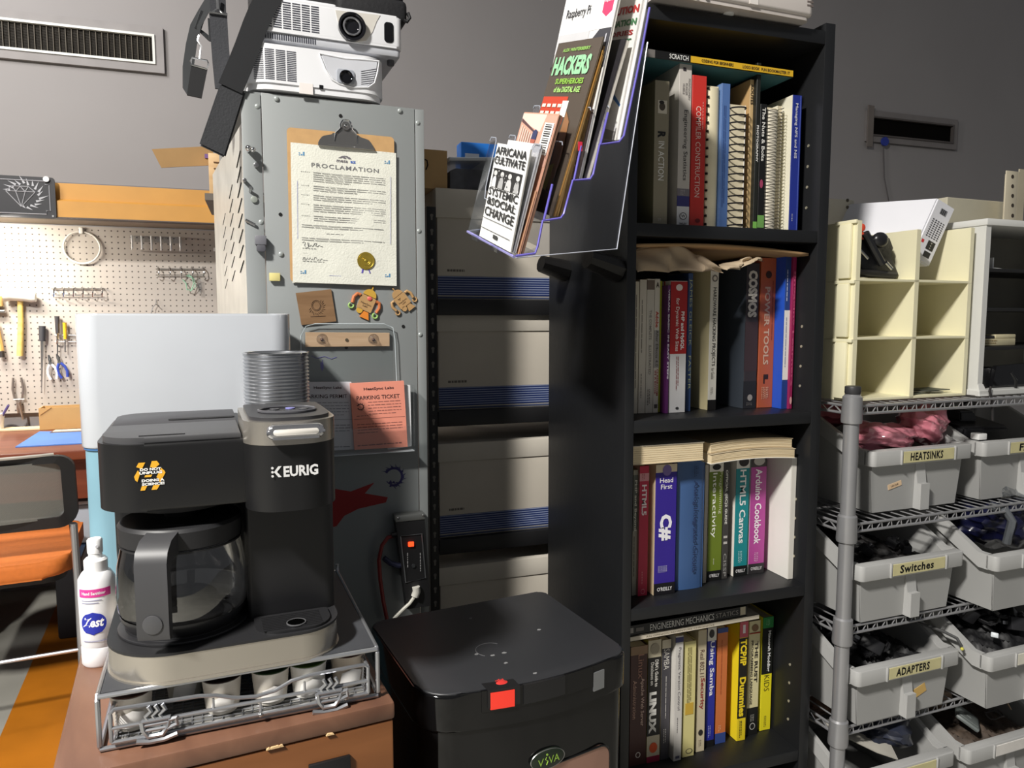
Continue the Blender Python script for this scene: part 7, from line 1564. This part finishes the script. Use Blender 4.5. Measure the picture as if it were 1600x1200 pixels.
h2, f2 = bin_(1.842, 1.345, .7605, 'grey bin with a label starting FA on the same shelf as the pink bags', hf=.15, hb=.21, text='FANS')
s1, fs1 = bin_(1.418, 1.287, .5225, 'grey bin labelled Switches beside the rack post', text='Switches')
s2, fs2 = bin_(1.767, 1.238, .5225, 'grey bin of bagged blue parts right of the Switches bin', hb=.215, text='')
a1, fa1 = bin_(1.414, 1.280, .2805, 'grey bin labelled ADAPTERS', text='ADAPTERS', sticker=(.055, .05, .038, .022, .35, (206, 170, 100), False))
a2, fa2 = bin_(1.763, 1.236, .2805, 'grey bin heaped with black power adapters right of the ADAPTERS bin', hb=.215, text='', tcol=(226, 222, 206))
l1, fl1 = bin_(1.395, 1.262, .0385, 'grey bin of grey ribbon cables on the lowest shelf, half out of frame', text='', hb=.2)
l2, fl2 = bin_(1.745, 1.262, .0385, 'grey bin with a printed white label on the lowest shelf at the right', text='', tcol=(226, 222, 216), hb=.2)
# pink bags
PINK = M((214, 136, 150), .16, var=.12, scale=8, spec=.8)
def bag(fr, cx, cy, cz, sx_, sy_, sz_, mat, label, name='plastic_bag', cat='bag', seed=1, alpha=None):
    rng = random.Random(seed); ph = [rng.uniform(0, 6) for _ in range(8)]
    m = MB(); q = bmesh.ops.create_icosphere(m.b, subdivisions=4, radius=1)
    for v in m.b.verts:
        a = v.co.copy(); k = 1 + .10 * math.sin(5 * a.x + ph[0] + 3 * a.z) + .08 * math.sin(9 * a.y + ph[1] - 4 * a.x) + .05 * math.sin(15 * a.z + ph[2] + 6 * a.x) + .04 * abs(math.sin(11 * a.x + 13 * a.y + ph[3]))
        v.co = Vector((a.x * sx_ * k, a.y * sy_ * k, a.z * sz_ * k * (1 + .25 * a.x * math.sin(ph[4]))))
    o = m.build(name, mat); o.location = fr.w((cx, cy, cz)); o.rotation_euler = (0, 0, fr.rot); return tag(o, label, cat)
bag(f1, -.04, .075, .165, .095, .06, .036, PINK, 'crinkled pink antistatic bag at the front of the HEATSINKS bin', seed=3)
bag(f1, .098, .075, .188, .058, .055, .05, M((198, 120, 134), .15, var=.15, scale=6, spec=.9), 'glossy pink antistatic bag bulging at the right of the HEATSINKS bin', seed=9)
bag(f1, -.05, .24, .205, .10, .06, .035, M((168, 92, 104), .3, var=.15, scale=8), 'darker pink bag at the back left of the HEATSINKS bin', seed=5)
tag(MB().prism(rrect(-.11, .11, .02, .30, .03, 4), .005, .10, 'z', .01).build('small_heatsinks', M((52, 46, 46), .6, var=.4, scale=60)), 'dark heap of small parts under the pink bags', 'heap', kind='stuff').location = f1.w((0, .01, .001)); bpy.data.objects['small_heatsinks'].rotation_euler.z = f1.rot
# black charger dock in bin two
c = f2.w((-.055, .12, .012)); t = thing('power_supply', 'bulky black power supply with its cord in the bin right of HEATSINKS', 'power supply', c, 6)
m = MB(); m.hexa([(-.075, -.05, .085), (.085, -.05, .085), (.085, .08, .085), (-.075, .08, .085), (-.095, -.07, .165), (.105, -.06, .155), (.105, .09, .185), (-.095, .09, .195)]); m.hexa([(-.05, -.04, .0), (.06, -.04, 0), (.06, .07, 0), (-.05, .07, 0), (-.075, -.05, .084), (.085, -.05, .084), (.085, .08, .084), (-.075, .08, .084)]); bmesh.ops.bevel(m.b, geom=list(m.b.edges), offset=.006, segments=2, affect='EDGES'); m.build('case', M((32, 32, 35), .4, bump=.2), t)
m = MB(); m.hexa([(-.04, -.02, .172), (.03, -.02, .168), (.03, .05, .178), (-.04, .05, .184), (-.035, -.015, .198), (.025, -.015, .194), (.025, .045, .204), (-.035, .045, .208)]); bmesh.ops.bevel(m.b, geom=list(m.b.edges), offset=.004, segments=2, affect='EDGES'); m.build('plug_block', M((28, 28, 30), .5), t)
m = MB(); m.tube([(-.005, .02, .2), (.004, -.01, .225), (-.0, -.10, .245), (-.006, -.135, .262), (-.03, -.148, .29), (-.04, -.14, .31)], .0036, 8); m.build('cord', M((24, 24, 26), .4), t)
tag(MB().box(-.014, .014, -.012, .012, 0, .016, .002).build('white_plug', WHITE), 'small white plug lying on the rim of the bin right of HEATSINKS', 'plug').location = f2.w((-.135, .014, .152))
# contents helper: countable black things
def clutter(fr, n, box, seed, kinds, label_f, mats):
    rng = random.Random(seed); x0, x1, y0, y1, z0, z1 = box
    for i in range(n):
        k = kinds[i % len(kinds)]; x = rng.uniform(x0, x1); y = rng.uniform(y0, y1); z = rng.uniform(z0, z1) ; m = MB(); mt = mats[rng.randrange(len(mats))]
        if k == 'adapter':
            a, b, c_ = rng.uniform(.018, .03), rng.uniform(.014, .022), rng.uniform(.014, .02); m.box(-a, a, -b, b, -c_, c_, .004); o = m.build('power_adapter', mt)
            m2 = MB(); m2.box(a - .001, a + .012, -.006, -.004, -.004, .004); m2.box(a - .001, a + .012, .004, .006, -.004, .004); m2.build('prongs', STEEL, o, smooth=False)
        elif k == 'cable':
            q = []; R0 = rng.uniform(.022, .038)
            for j in range(26): a = j * .62; q.append((R0 * (1 + .1 * math.sin(j)) * math.cos(a), R0 * .7 * math.sin(a), .004 * math.sin(j * 1.7)))
            m.tube(q, .0026, 6); o = m.build('cable_coil', mt)
        elif k == 'switch':
            m.box(-.014, .014, -.01, .01, -.01, .01, .002); m.box(-.006, .006, -.004, .004, .010, .02, .001); o = m.build('toggle_switch', mt)
        o.location = fr.w((x, y, z)); o.rotation_euler = (rng.uniform(-.6, .6), rng.uniform(-.6, .6), rng.uniform(0, 6))
        lab, cat, grp = label_f(k); tag(o, lab, cat, grp)
BM = [M((26, 26, 28), .4), M((38, 38, 41), .45), M((18, 18, 20), .35)]
def heap(fr, w_, d0, d1, z, hgt, mat, name, label, seed):
    rng = random.Random(seed); ph = [rng.uniform(0, 6) for _ in range(6)]
    m = MB(); m.sheet(lambda u, v: Vector(((u - .5) * w_, d0 + (d1 - d0) * v, z + hgt * (math.sin(PI * u) * math.sin(PI * v)) ** .5 + .006 * math.sin(31 * u + ph[0]) * math.sin(27 * v + ph[1]) + .005 * math.sin(53 * u + ph[2] + 40 * v))), 40, 40)
    m.box(-w_ / 2, w_ / 2, d0, d1, .006, z)
    o = m.build(name, mat); o.location = fr.o; o.rotation_euler.z = fr.rot; return tag(o, label, 'heap', kind='stuff')
heap(fs1, .25, .012, .33, .10, .03, M((28, 26, 26), .5, var=.5, scale=70), 'switch_heap', 'dark heap of switches filling the Switches bin', 2)
clutter(fs1, 9, (-.10, .10, .05, .24, .135, .15), 4, ['switch', 'cable', 'switch'], lambda k: ('small black toggle switch lying in the Switches bin', 'switch', 'toggle switches in the Switches bin') if k == 'switch' else ('thin dark cable coil lying in the Switches bin', 'cable', 'cable coils in the Switches bin'), BM + [M((60, 40, 36), .4)])
heap(fa1, .25, .012, .33, .10, .03, M((22, 22, 24), .5, var=.5, scale=70), 'adapter_heap', 'dark heap of adapters filling the ADAPTERS bin', 3)
clutter(fa1, 12, (-.10, .10, .05, .25, .135, .16), 14, ['adapter', 'cable', 'cable'], lambda k: ('black power adapter lying in the ADAPTERS bin', 'adapter', 'power adapters in the ADAPTERS bin') if k == 'adapter' else ('black coiled adapter cable in the ADAPTERS bin', 'cable', 'cable coils in the ADAPTERS bin'), BM)
m = MB(); m.tube([fa1.w(p) for p in ((.02, .20, .20), (.05, .12, .205), (.075, .10, .20), (.05, .10, .192), (.0, .16, .19))], .0026, 6); tag(m.build('white_cable', M((196, 194, 180), .4)), 'pale cable loop hanging over the back of the ADAPTERS bin', 'cable')
m = MB(); m.tube([fa1.w(p) for p in ((.06, .2, .205), (.11, .06, .185), (.15, .02, .172), (.158, -.012, .166), (.16, -.024, .150))], .0036, 8); o = m.build('dark_cable', M((66, 66, 66), .4)); tag(o, 'dark grey cable hanging over the right lip of the ADAPTERS bin', 'cable')
m = MB(); m.ball(fa1.w((.16, -.025, .145)), .0042, seg=10); tag(m.build('connector_tip', M((214, 206, 90), .4)), 'tiny yellow connector tip at the end of the dark cable', 'connector')
heap(fa2, .25, .012, .33, .11, .05, M((24, 24, 26), .5, var=.5, scale=70), 'adapter_heap', 'dark heap of adapters under the power bricks of the right hand bin', 7)
clutter(fa2, 22, (-.11, .05, .03, .20, .165, .205), 24, ['adapter', 'adapter', 'cable'], lambda k: ('black power brick heaped in the bin right of ADAPTERS', 'adapter', 'power bricks in the bin right of ADAPTERS') if k == 'adapter' else ('black cable coil heaped in the bin right of ADAPTERS', 'cable', 'cable coils in the bin right of ADAPTERS'), BM)
for (x, y, z), ang, lab in (((-.085, .025, .165), .6, 'white plug connector near the front lip of the heaped adapter bin'), ((-.03, .10, .215), 2.3, 'white barrel plug lying on top of the heaped black adapters')):
    m = MB(); m.box(-.016, .016, -.008, .008, -.006, .006, .002); m.rod((.016, 0, 0), (.034, 0, 0), .004); o = m.build('connector', M((206, 212, 216), .4)); o.location = fa2.w((x, y, z)); o.rotation_euler = (0, .4, ang); tag(o, lab, 'connector')
# bagged blue parts
bag(fs2, .05, .16, .165, .10, .09, .075, M((20, 22, 52), .25, spec=.6), 'dark blue bundle lying in the bin right of Switches', 'bundle', 'bundle', 11)
bag(fs2, .09, .15, .21, .085, .07, .08, clear((.78, .8, .82), .16, .12, .5), 'crinkled clear plastic bag over the dark blue bundle', seed=12)
m = MB(); m.tube([fs2.w(p) for p in ((-.0, .07, .13), (.0, .06, .19), (-.012, .07, .215), (-.04, .09, .225))], .010, 8); tag(m.build('grey_tube', M((120, 124, 128), .25, .4)), 'bent grey metal tube at the front of the dark blue bundle', 'tube')
# lowest bins
bag(fl1, .04, .10, .17, .075, .07, .05, M((42, 46, 60), .3), 'dark grey antistatic bag in the lowest left bin', seed=21)
bag(fl1, .06, .10, .20, .07, .05, .035, clear((.85, .86, .88), .18, .1, .5), 'clear crinkled bag above the dark antistatic bag in the lowest left bin', seed=22)
for k in range(9):
    m = MB(); y = .02 + .012 * k; m.strip([fl1.w(p) for p in ((-.14 + .003 * k, y + .12, .20 - .004 * k), (-.10, y + .06, .185 - .002 * k), (-.05 + .006 * k, y + .0, .165), (-.0 + .008 * k, y - .015, .145))], (.004, .010, .004), .0012); o = m.build('ribbon_cable', M((176, 172, 162), .5)); tag(o, 'flat grey ribbon cable bent over the lowest left bin', 'cable', 'ribbon cables in the lowest left bin')
m = MB(); m.tube([fl1.w(p) for p in ((-.095, .10, .195), (-.085, .085, .2), (-.075, .08, .188), (-.083, .095, .178))], .003, 6); tag(m.build('cable_tie', INK), 'black cable tie around the ribbon cables in the lowest left bin', 'tie')
bag(fl1, -.06, .22, .185, .05, .05, .03, M((120, 92, 76), .7, var=.4, scale=40), 'brown bundle at the back of the lowest left bin', 'bundle', 'bundle', 31)
heap(fl2, .25, .012, .33, .10, .03, M((70, 58, 48), .7, var=.5, scale=50), 'parts_heap', 'dark brown heap of parts in the lowest right bin', 8)
m = MB(); m.box(-.045, .045, -.03, .03, 0, .012, .006); m.box(-.038, .038, -.024, .024, .012, .014, .001); m.box(-.01, .01, -.006, .006, .014, .0155); o = m.build('grey_device', M((110, 116, 114), .4)); o.location = fl2.w((-.055, .07, .15)); o.rotation_euler = (.5, .15, .7); tag(o, 'small grey flat device tilted in the lowest right bin', 'device')
m = MB(); m.tube([fl2.w(p) for p in ((.0, .10, .17), (.012, .07, .19), (.03, .06, .215), (.055, .07, .215), (.075, .06, .185), (.085, .05, .16))], .0016, 6); tag(m.build('thin_wire', M((176, 150, 120), .5)), 'thin tan wire looping out of the lowest right bin', 'wire')
m = MB(); m.tube([fl2.w(Vector((.03 + .026 * math.cos(a), .055 + .018 * math.sin(a), .155 + .004 * math.sin(3 * a)))) for a in [i * .45 for i in range(30)]], .002, 6); tag(m.build('wire_coil', M((60, 56, 54), .5)), 'small dark wire coil near the lip of the lowest right bin', 'wire')
bag(fl2, -.06, .17, .17, .05, .04, .035, M((150, 130, 112), .5), 'beige rounded lump at the back of the lowest right bin', 'bundle', 'bundle', 33)

# ------------------------------------------------------------ cream organizer on top of the wire rack
og = Frame(1.262, 1.318, 1.028, 3.0)
CR = M((234, 228, 194), .45, var=.03)
t = thing('organizer', 'cream plastic pigeonhole organizer with six cells on the wire rack', 'organizer', og)
ow, od = .372, .21; z1, z2 = .140, .272; th = .006
c1 = .182
tilt = .0
for x, bw in ((0, .012), (c1, .013), (ow - .012, .012)):
    for k, (za, zb_) in enumerate(((0, z1), (z1, z2), (z2, .405 - (.012 if x == c1 else 0)))):
        e = .004 if k < 2 else .0
        m = MB(); m.box(x, x + bw, 0, od - .012 * k, za + .0005, zb_); m.build('divider', CR, t, smooth=False)
        if x == 0:
            m = MB(); m.box(-.009, 0, .012, .045, za + .006, zb_ - .006, .002); m.build('side_rib', CR, t)
            m = MB(); m.box(-.006, .0, .0, .06, zb_ - .006, zb_ + .002, .001); m.build('side_ledge', CR, t)
for z in (0, z1, z2):
    m = MB(); m.box(.012, ow - .012, .0, od, z, z + th, .001); m.build('shelf', CR, t, smooth=False)
m = MB(); m.box(.012, ow - .012, od - .004, od, th, .31); m.build('back_panel', CR, t, smooth=False)
m = MB(); m.box(-.004, .03, -.002, .02, -.0, .03, .003); m.build('foot', CR, t)
# white tape dispenser like block at top left
f9 = Frame(1.215, 1.52, 1.028, 3.0); a, b = f9.on(1296, 310), f9.on(1334, 330)
t = thing('beige_board', 'beige board with two screws standing behind the organizer, next to the bookshelf', 'board', f9)
m = MB(); m.prism(rrect(-.01, b.x + .0, 0, a.z, .004, 2), 0, .02, 'y'); m.build('board', M((206, 200, 184), .6), t)
for py in (313, 324):
    c = f9.on(1324, py); m = MB(); m.cyl((c.x, -.0015, c.z), .0042, .0016, 'y', 10); m.build('screw', M((90, 84, 72), .4, .5), t)
# white device leaning in the organizer
c0 = og.on(1420, 437, .05)
t = thing('network_box', 'white device with vents and a socket leaning in the top right cell', 'device', og.w((c1 + .022, .055, z2 + th + .0015)), 3.0)
A0 = og.w((c1 + .022, .055, z2 + th + .0015)); fdev = Frame(*A0, 3.0)
pA, pB, pC, pD = [fdev.on(px, py, -.0) for px, py in ((1440, 428), (1425, 400), (1466, 309), (1493, 326))]
# end face: lower left pB, upper left pC, upper right pD, lower right pA
ux = (pD - pC).normalized(); wv = pC - pB; Lw = wv.length; wv.normalize(); tw = (pD - pC).length
deep = Vector((-.17, .20, 0)).normalized() * .20
low = pC - wv * .165
if low.z < .002: low = pC - wv * ((pC.z - .004) / wv.z)
q = [low, low + ux * tw, pC + ux * tw, pC]; dz = Vector((0, 0, max(0, .002 - min(v.z for v in q)))); q = [v + dz for v in q]
m = MB(); m.hexa([q[0], q[1], q[1] + deep, q[0] + deep, q[3], q[2], q[2] + deep, q[3] + deep]); bmesh.ops.bevel(m.b, geom=list(m.b.edges), offset=.003, segments=2, affect='EDGES'); m.build('case', M((230, 230, 236), .35, var=.02), t)
fn = ux.cross(wv); fn = fn if fn.y < 0 else -fn
E3 = lambda a, b: q[0] + ux * (tw * a) + wv * ((q[3] - q[0]).length * b) + fn * .0006
def dq(m, a0, a1, b0, b1): m.quad(E3(a0, b0), E3(a1, b0), E3(a1, b1), E3(a0, b1))
for i in range(9):
    m = MB()
    for j in range(5): dq(m, .18 + j * .14, .26 + j * .14, .40 + i * .034, .418 + i * .034)
    m.build('vent_row', M((60, 60, 66), .6), t, smooth=False, fix=False)
m = MB(); dq(m, .36, .70, .80, .89); m.build('label_block', M((120, 120, 124), .6), t, smooth=False, fix=False)
m = MB()
for k in range(3): dq(m, .40 + k * .09, .45 + k * .09, .805, .885)
m.build('label_bars', M((40, 40, 44), .6), t, smooth=False, fix=False)
m = MB(); dq(m, .42, .80, .22, .36); m.build('power_socket', M((24, 24, 26), .4), t, smooth=False, fix=False)
m = MB()
for k in range(3): c = E3(.61, .25 + k * .04) + fn * .0006; m.cyl(c, .0022, .0015, 'y', 8)
m.build('socket_pins', STEEL, t)
m = MB(); dq(m, .10, .22, .28, .33); m.build('red_button', M((206, 40, 46), .4), t, smooth=False, fix=False)
m = MB(); dq(m, .44, .78, .10, .19); m.build('lower_port', M((30, 30, 34), .5), t, smooth=False, fix=False)
# black camera rig in the top left cell
f10 = Frame(*og.w((.016, .02, z2 + th + .001)), 3.0); on = lambda px, py, c=.03: f10.on(px, py, c)
t = thing('camera_rig', 'tangle of black clamps and plastic parts in the top left cell', 'clamp', f10)
m = MB(); pts = [(1338, 375), (1362, 368), (1386, 372), (1392, 388), (1384, 404), (1400, 428), (1396, 433), (1342, 432), (1338, 400)]
m.prism([(on(px, py).x, max(.001, on(px, py).z)) for px, py in pts], .02, .06, 'y', .006, 2); m.build('clamp_body', M((26, 26, 28), .4, bump=.4), t)
m = MB(); a, b = on(1352, 364, .012), on(1378, 412, .012); m.rod(a, b, .009); m.build('black_arm', M((34, 34, 36), .35), t)
m = MB(); a, b = on(1362, 378, .006), on(1388, 372, .01); m.ball((a + b) / 2, .02, 1.1, .7, .9, 16); m.build('ball_head', M((30, 30, 33), .3), t)
m = MB(); m.rod(on(1340, 386, .004), on(1356, 404, .004), .0032); m.build('steel_rod', STEEL, t)
m = MB(); m.rod(on(1384, 410, .006), on(1393, 420, .006), .0045); m.build('bolt', STEEL, t)
m = MB(); m.rod(on(1340, 425, .01), on(1398, 430, .014), .008); m.build('foot_bar', M((22, 22, 24), .45), t)
m = MB(); a = on(1344, 356, .02); m.cyl(a - Vector((0, .008, 0)), .009, .02, 'y', 12, bev=.002); m.build('orange_knob', M((240, 84, 56), .45), t)
m = MB(); m.rod(a + Vector((0, 0, -.008)), on(1350, 372, .02), .006); m.build('orange_stem', M((230, 84, 56), .45), t)
# papers lying in the lower right cell
for k, (dx, ang, c) in enumerate((((.03), .3, (90, 96, 84)), ((.06), -.2, (130, 128, 112)), ((.09), .15, (70, 74, 66)))):
    m = MB(); m.box(-.045, .045, -.03, .03, 0, .002, .0005, 1); o = m.build('circuit_card', M(c, .5, var=.3, scale=60)); o.location = og.w((c1 + .03 + dx, .05, th + .001 + .0026 * k)); o.rotation_euler.z = ang; tag(o, ('dark green card', 'pale card', 'grey green card')[k] + ' lying flat in the bottom right cell of the organizer', 'card')
# white drawer cabinet at the right edge
wc = Frame(1.652, 1.322, 1.028, 3.0)
t = thing('shelf_unit', 'white framed open shelf unit at the right edge of the wire rack', 'shelf unit', wc)
WF = M((214, 214, 210), .4, var=.02); hh = wc.on(1560, 345).z
a = wc.on(1549, 360); fwid = a.x
m = MB(); m.prism([(0, 0), (fwid, 0), (fwid, .02), (fwid, .2), (0, .2)], .014, hh - .012, 'z'); m.build('frame_side', WF, t, smooth=False)
m = MB(); m.box(.45, .50, 0, .2, .014, hh - .012); m.build('frame_side', WF, t, smooth=False)
m = MB(); m.box(-.003, .50, -.004, .21, hh - .012, hh + .004, .002); m.build('top_panel', WF, t)
m = MB(); m.box(-.006, .50, -.010, .21, 0, .014, .002); m.hexa([(-.006, -.012, .0), (fwid + .008, -.012, 0), (fwid + .008, 0, 0), (-.006, 0, 0), (0, -.002, .028), (fwid, -.002, .028), (fwid, 0, .028), (0, 0, .028)]); m.build('base_panel', WF, t, smooth=False)
m = MB(); m.box(fwid, .45, .19, .2, .014, hh - .012); m.build('back_panel', M((150, 146, 134), .7), t, smooth=False)
zs = [wc.on(1580, py).z for py in (420, 481, 541)]
for z in zs: m = MB(); m.box(fwid, .45, .004, .19, z - .009, z, .001); m.build('inner_shelf', M((26, 26, 26), .5), t)
o = MB().prism([(0, 0), (.034, 0), (.034, .002), (.004, .004), (.004, .028), (0, .028)], 0, .04, 'y').build('white_bracket', WHITE); c = wc.on(1551, 413, .03); o.location = wc.w((max(c.x, fwid + .004), .03, zs[0] + .0006)); o.rotation_euler.z = wc.rot; tag(o, 'small white bracket on the upper inner shelf of the white unit', 'bracket')
t = thing('terminal_block', 'cream plastic module on the third inner shelf of the white unit', 'module', wc.w((fwid + .006, .03, zs[2] + .0006)), 3)
m = MB(); m.box(0, .15, 0, .05, 0, .018, .002); m.box(.0, .03, .0, .05, .018, .026, .001); m.box(.075, .15, 0, .05, .018, .028, .002); m.build('module_body', M((206, 196, 160), .5), t)
m = MB(); m.box(.035, .07, -.0008, .03, .0185, .025, .001); m.build('slot', M((52, 50, 50), .5), t)
m = MB(); bars(m, (.03, -.0006, .011), X, Z, .05, 2, .006, .003, random.Random(2)); m.build('print', M((150, 130, 90), .6), t, smooth=False, fix=False)
t = thing('black_device', 'black glossy device on the lowest inner shelf of the white unit', 'device', wc.w((fwid + .004, .03, .0146)), 3)
MB().box(0, .10, 0, .10, 0, .05, .004).build('case', M((34, 34, 36), .4), t); m = MB(); m.hexa([(.06, -.01, .0005), (.2, -.01, .0005), (.2, .0, .0005), (.06, .0, .0005), (.07, -.012, .055), (.2, -.012, .06), (.2, -.002, .06), (.07, -.002, .055)]); m.build('front_flap', M((20, 20, 22), .15), t)
m = MB(); m.tube([wc.w(p) for p in ((fwid + .012, -.013, .022), (fwid + .004, -.016, .012), (fwid + .014, -.017, -.01), (fwid + .016, -.02, -.06))], .003, 6); tag(m.build('cord', M((46, 44, 44), .4)), 'dark cord hanging over the base of the white shelf unit', 'cord')
# beige boxes behind on top
g1 = Frame(1.63, 1.60, 1.028, 3.0); a, b = g1.on(1480, 318), g1.on(1568, 345)
m = MB(); m.box(a.x, b.x, 0, .16, 0, g1.on(1566, 315).z, .002); o = m.build('beige_box', M((200, 194, 172), .55), smooth=False); o.location = g1.o; o.rotation_euler.z = g1.rot; tag(o, 'beige box behind the organizer and the white shelf unit', 'box')
g2 = Frame(1.80, 1.56, 1.028, 3.0); a, b = g2.on(1571, 300), g2.on(1590, 300); ztop_ = g2.on(1580, 267).z
t = thing('perforated_post', 'beige steel angle post with round holes behind the white shelf unit', 'post', g2)
m = MB(); m.box(a.x, b.x, 0, .003, 0, ztop_, .0006); m.build('front_flange', M((206, 196, 172), .5), t); m = MB(); m.box(b.x, b.x + .003, -.0, .04, 0, ztop_); m.box(b.x + .003, b.x + .03, -.0, .003, 0, ztop_ + .008); m.build('side_flange', M((190, 180, 156), .5), t)
for py in (276, 291, 306, 321, 337): c = g2.on(1582, py); m = MB(); m.cyl((c.x, -.0008, c.z), .0055, .001, 'y', 14); m.build('hole', M((60, 52, 44), .8), t)
# ============================================================ PIECES OF A PART GO UNDER THEIR PART
def stem_(o): return o.name.split('.')[0]
SUB = {
 'clipboard': {'hang_ring': 'clip_plate', 'spring_wire': 'clip_plate', 'clip_jaw': 'clip_plate', 'rivet': 'clip_plate'},
 'coffee_maker': {'brand_lettering': 'pod_head', 'handle_inlay': 'head_handle', 'button_ring': 'head_lid', 'button': 'head_lid', 'lid_slot': 'filter_lid', 'tank_grip': 'tank_lid', 'warning_sticker': 'brew_housing', 'drip_hole': 'drip_tray', 'hole_rim': 'drip_tray'},
 'coffee_carafe': {'lid_knob': 'carafe_lid', 'thumb_button': 'carafe_handle', 'handle_stay': 'carafe_handle'},
 'parts_bin': {'label_card': 'front_lip', 'label_rail': 'front_lip', 'label_writing': 'front_lip', 'sticker': 'bin_body'},
 'projector': {'lens_ring': 'lens', 'recess_rim': 'lens_recess', 'recess_slot': 'lens_recess', 'lens_bezel': 'lens_recess', 'vent_slot': 'shell', 'lower_slot': 'lower_shell', 'tape_label': 'shell', 'ir_window': 'shell', 'side_bay': 'shell', 'sensor_window': 'shell'},
 'waste_bin': {'red_patch': 'latch_block', 'latch_mark': 'latch_block', 'badge_rim': 'badge', 'badge_lettering': 'badge', 'window_trim': 'front_window', 'dust_mark': 'lid', 'ring_mark': 'lid', 'steel_stop': 'lid_skirt', 'bar': 'notch_panel'},
 'spray_bottle': {'nozzle': 'pump_cap', 'label_print': 'bottle_body'},
 'pod_drawer': {'cup_badge': 'drawer_rails', 'rivet': 'drawer_rails'},
 'coffee_pod': {'wave_print': 'cup_shell'},
 'book': {'spine_print': 'cover', 'spine_band': 'cover'}, 'paperback': {'page_lines': 'page_block'},
 'magazine': {'cover_picture': 'cover', 'cover_print': 'cover'}, 'zine': {'cover_picture': 'cover', 'cover_print': 'cover'},
 'file_box': {'stripe_band': 'carton', 'white_lines': 'carton', 'lower_line': 'carton', 'maker_print': 'carton'},
 'power_strip': {'screw': 'end_cap', 'rocker_switch': 'housing', 'fine_print': 'housing', 'outlet_knob': 'housing', 'bezel': 'housing', 'cord_gland': 'housing'},
 'storage_rack': {'keyhole': 'post'}, 'wire_rack': {'collar': 'post', 'post_cap': 'post'},
 'steel_cabinet': {'slot': 'slotted_face', 'rivet': 'side_sheet', 'bolt_hole': 'side_sheet', 'red_paint_mark': 'side_sheet', 'spark_stamp': 'side_sheet', 'pen_doodle': 'side_sheet'},
 'network_box': {'label_bars': 'label_block', 'socket_pins': 'power_socket'},
 'office_chair': {'top_trim': 'back_frame', 'mesh_panel': 'back_frame'}, 'sign': {'emblem': 'panel', 'rosette': 'panel', 'screw': 'panel'},
 'perforated_post': {'hole': 'front_flange'}, 'beige_board': {'screw': 'board'}, 'robot_magnet': {'heart': 'body', 'engraving': 'body'},
 'tool_strip': {'slot': 'plate'}, 'carry_bag': {'zip_pull': 'bag_body'}, 'plaque': {'engraving': 'tile'},
 'parking_permit': {'heading': 'sheets', 'print_lines': 'sheets'}, 'parking_ticket': {'heading': 'sheets', 'print_lines': 'sheets', 'spark_logo': 'sheets'},
 'wooden_strip': {'screw': 'slat'}, 'wooden_stand': {'chipped_edge': 'top_board', 'black_panel': 'carcass'}, 'wooden_crate': {'crate_gap': 'crate_panel'},
 'organizer': {}, 'vent_grille': {'tape_strip': 'frame'}, 'cardboard_box': {'crease': 'carton'}, 'duffel_bag': {'hang_tag': 'bag_body', 'carry_handle': 'bag_body'},
}
for th in [o for o in bpy.data.objects if o.parent is None and stem_(o) in SUB]:
    kids = sorted(th.children, key=lambda k: k.name); rules = SUB[stem_(th)]; first = {}
    for k in kids: first.setdefault(stem_(k), k)
    for k in kids:
        p = first.get(rules.get(stem_(k)))
        if p is not None and p is not k:
            k.location = k.location - p.location; k.parent = p
sp = [o for o in bpy.data.objects if o.parent and stem_(o.parent) == 'bookshelf' and stem_(o) == 'side_panel']
sp.sort(key=lambda o: o.bound_box[0][0])
for o in list(bpy.data.objects):
    if stem_(o) == 'pin_hole': o.parent = sp[-1]
for th in [o for o in bpy.data.objects if stem_(o) == 'robot_magnet' and o.parent is None]:
    for arm, claw in zip(sorted([k for k in th.children if stem_(k) == 'arm'], key=lambda k: k.name), sorted([k for k in th.children if stem_(k) == 'claw'], key=lambda k: k.name)): claw.parent = arm
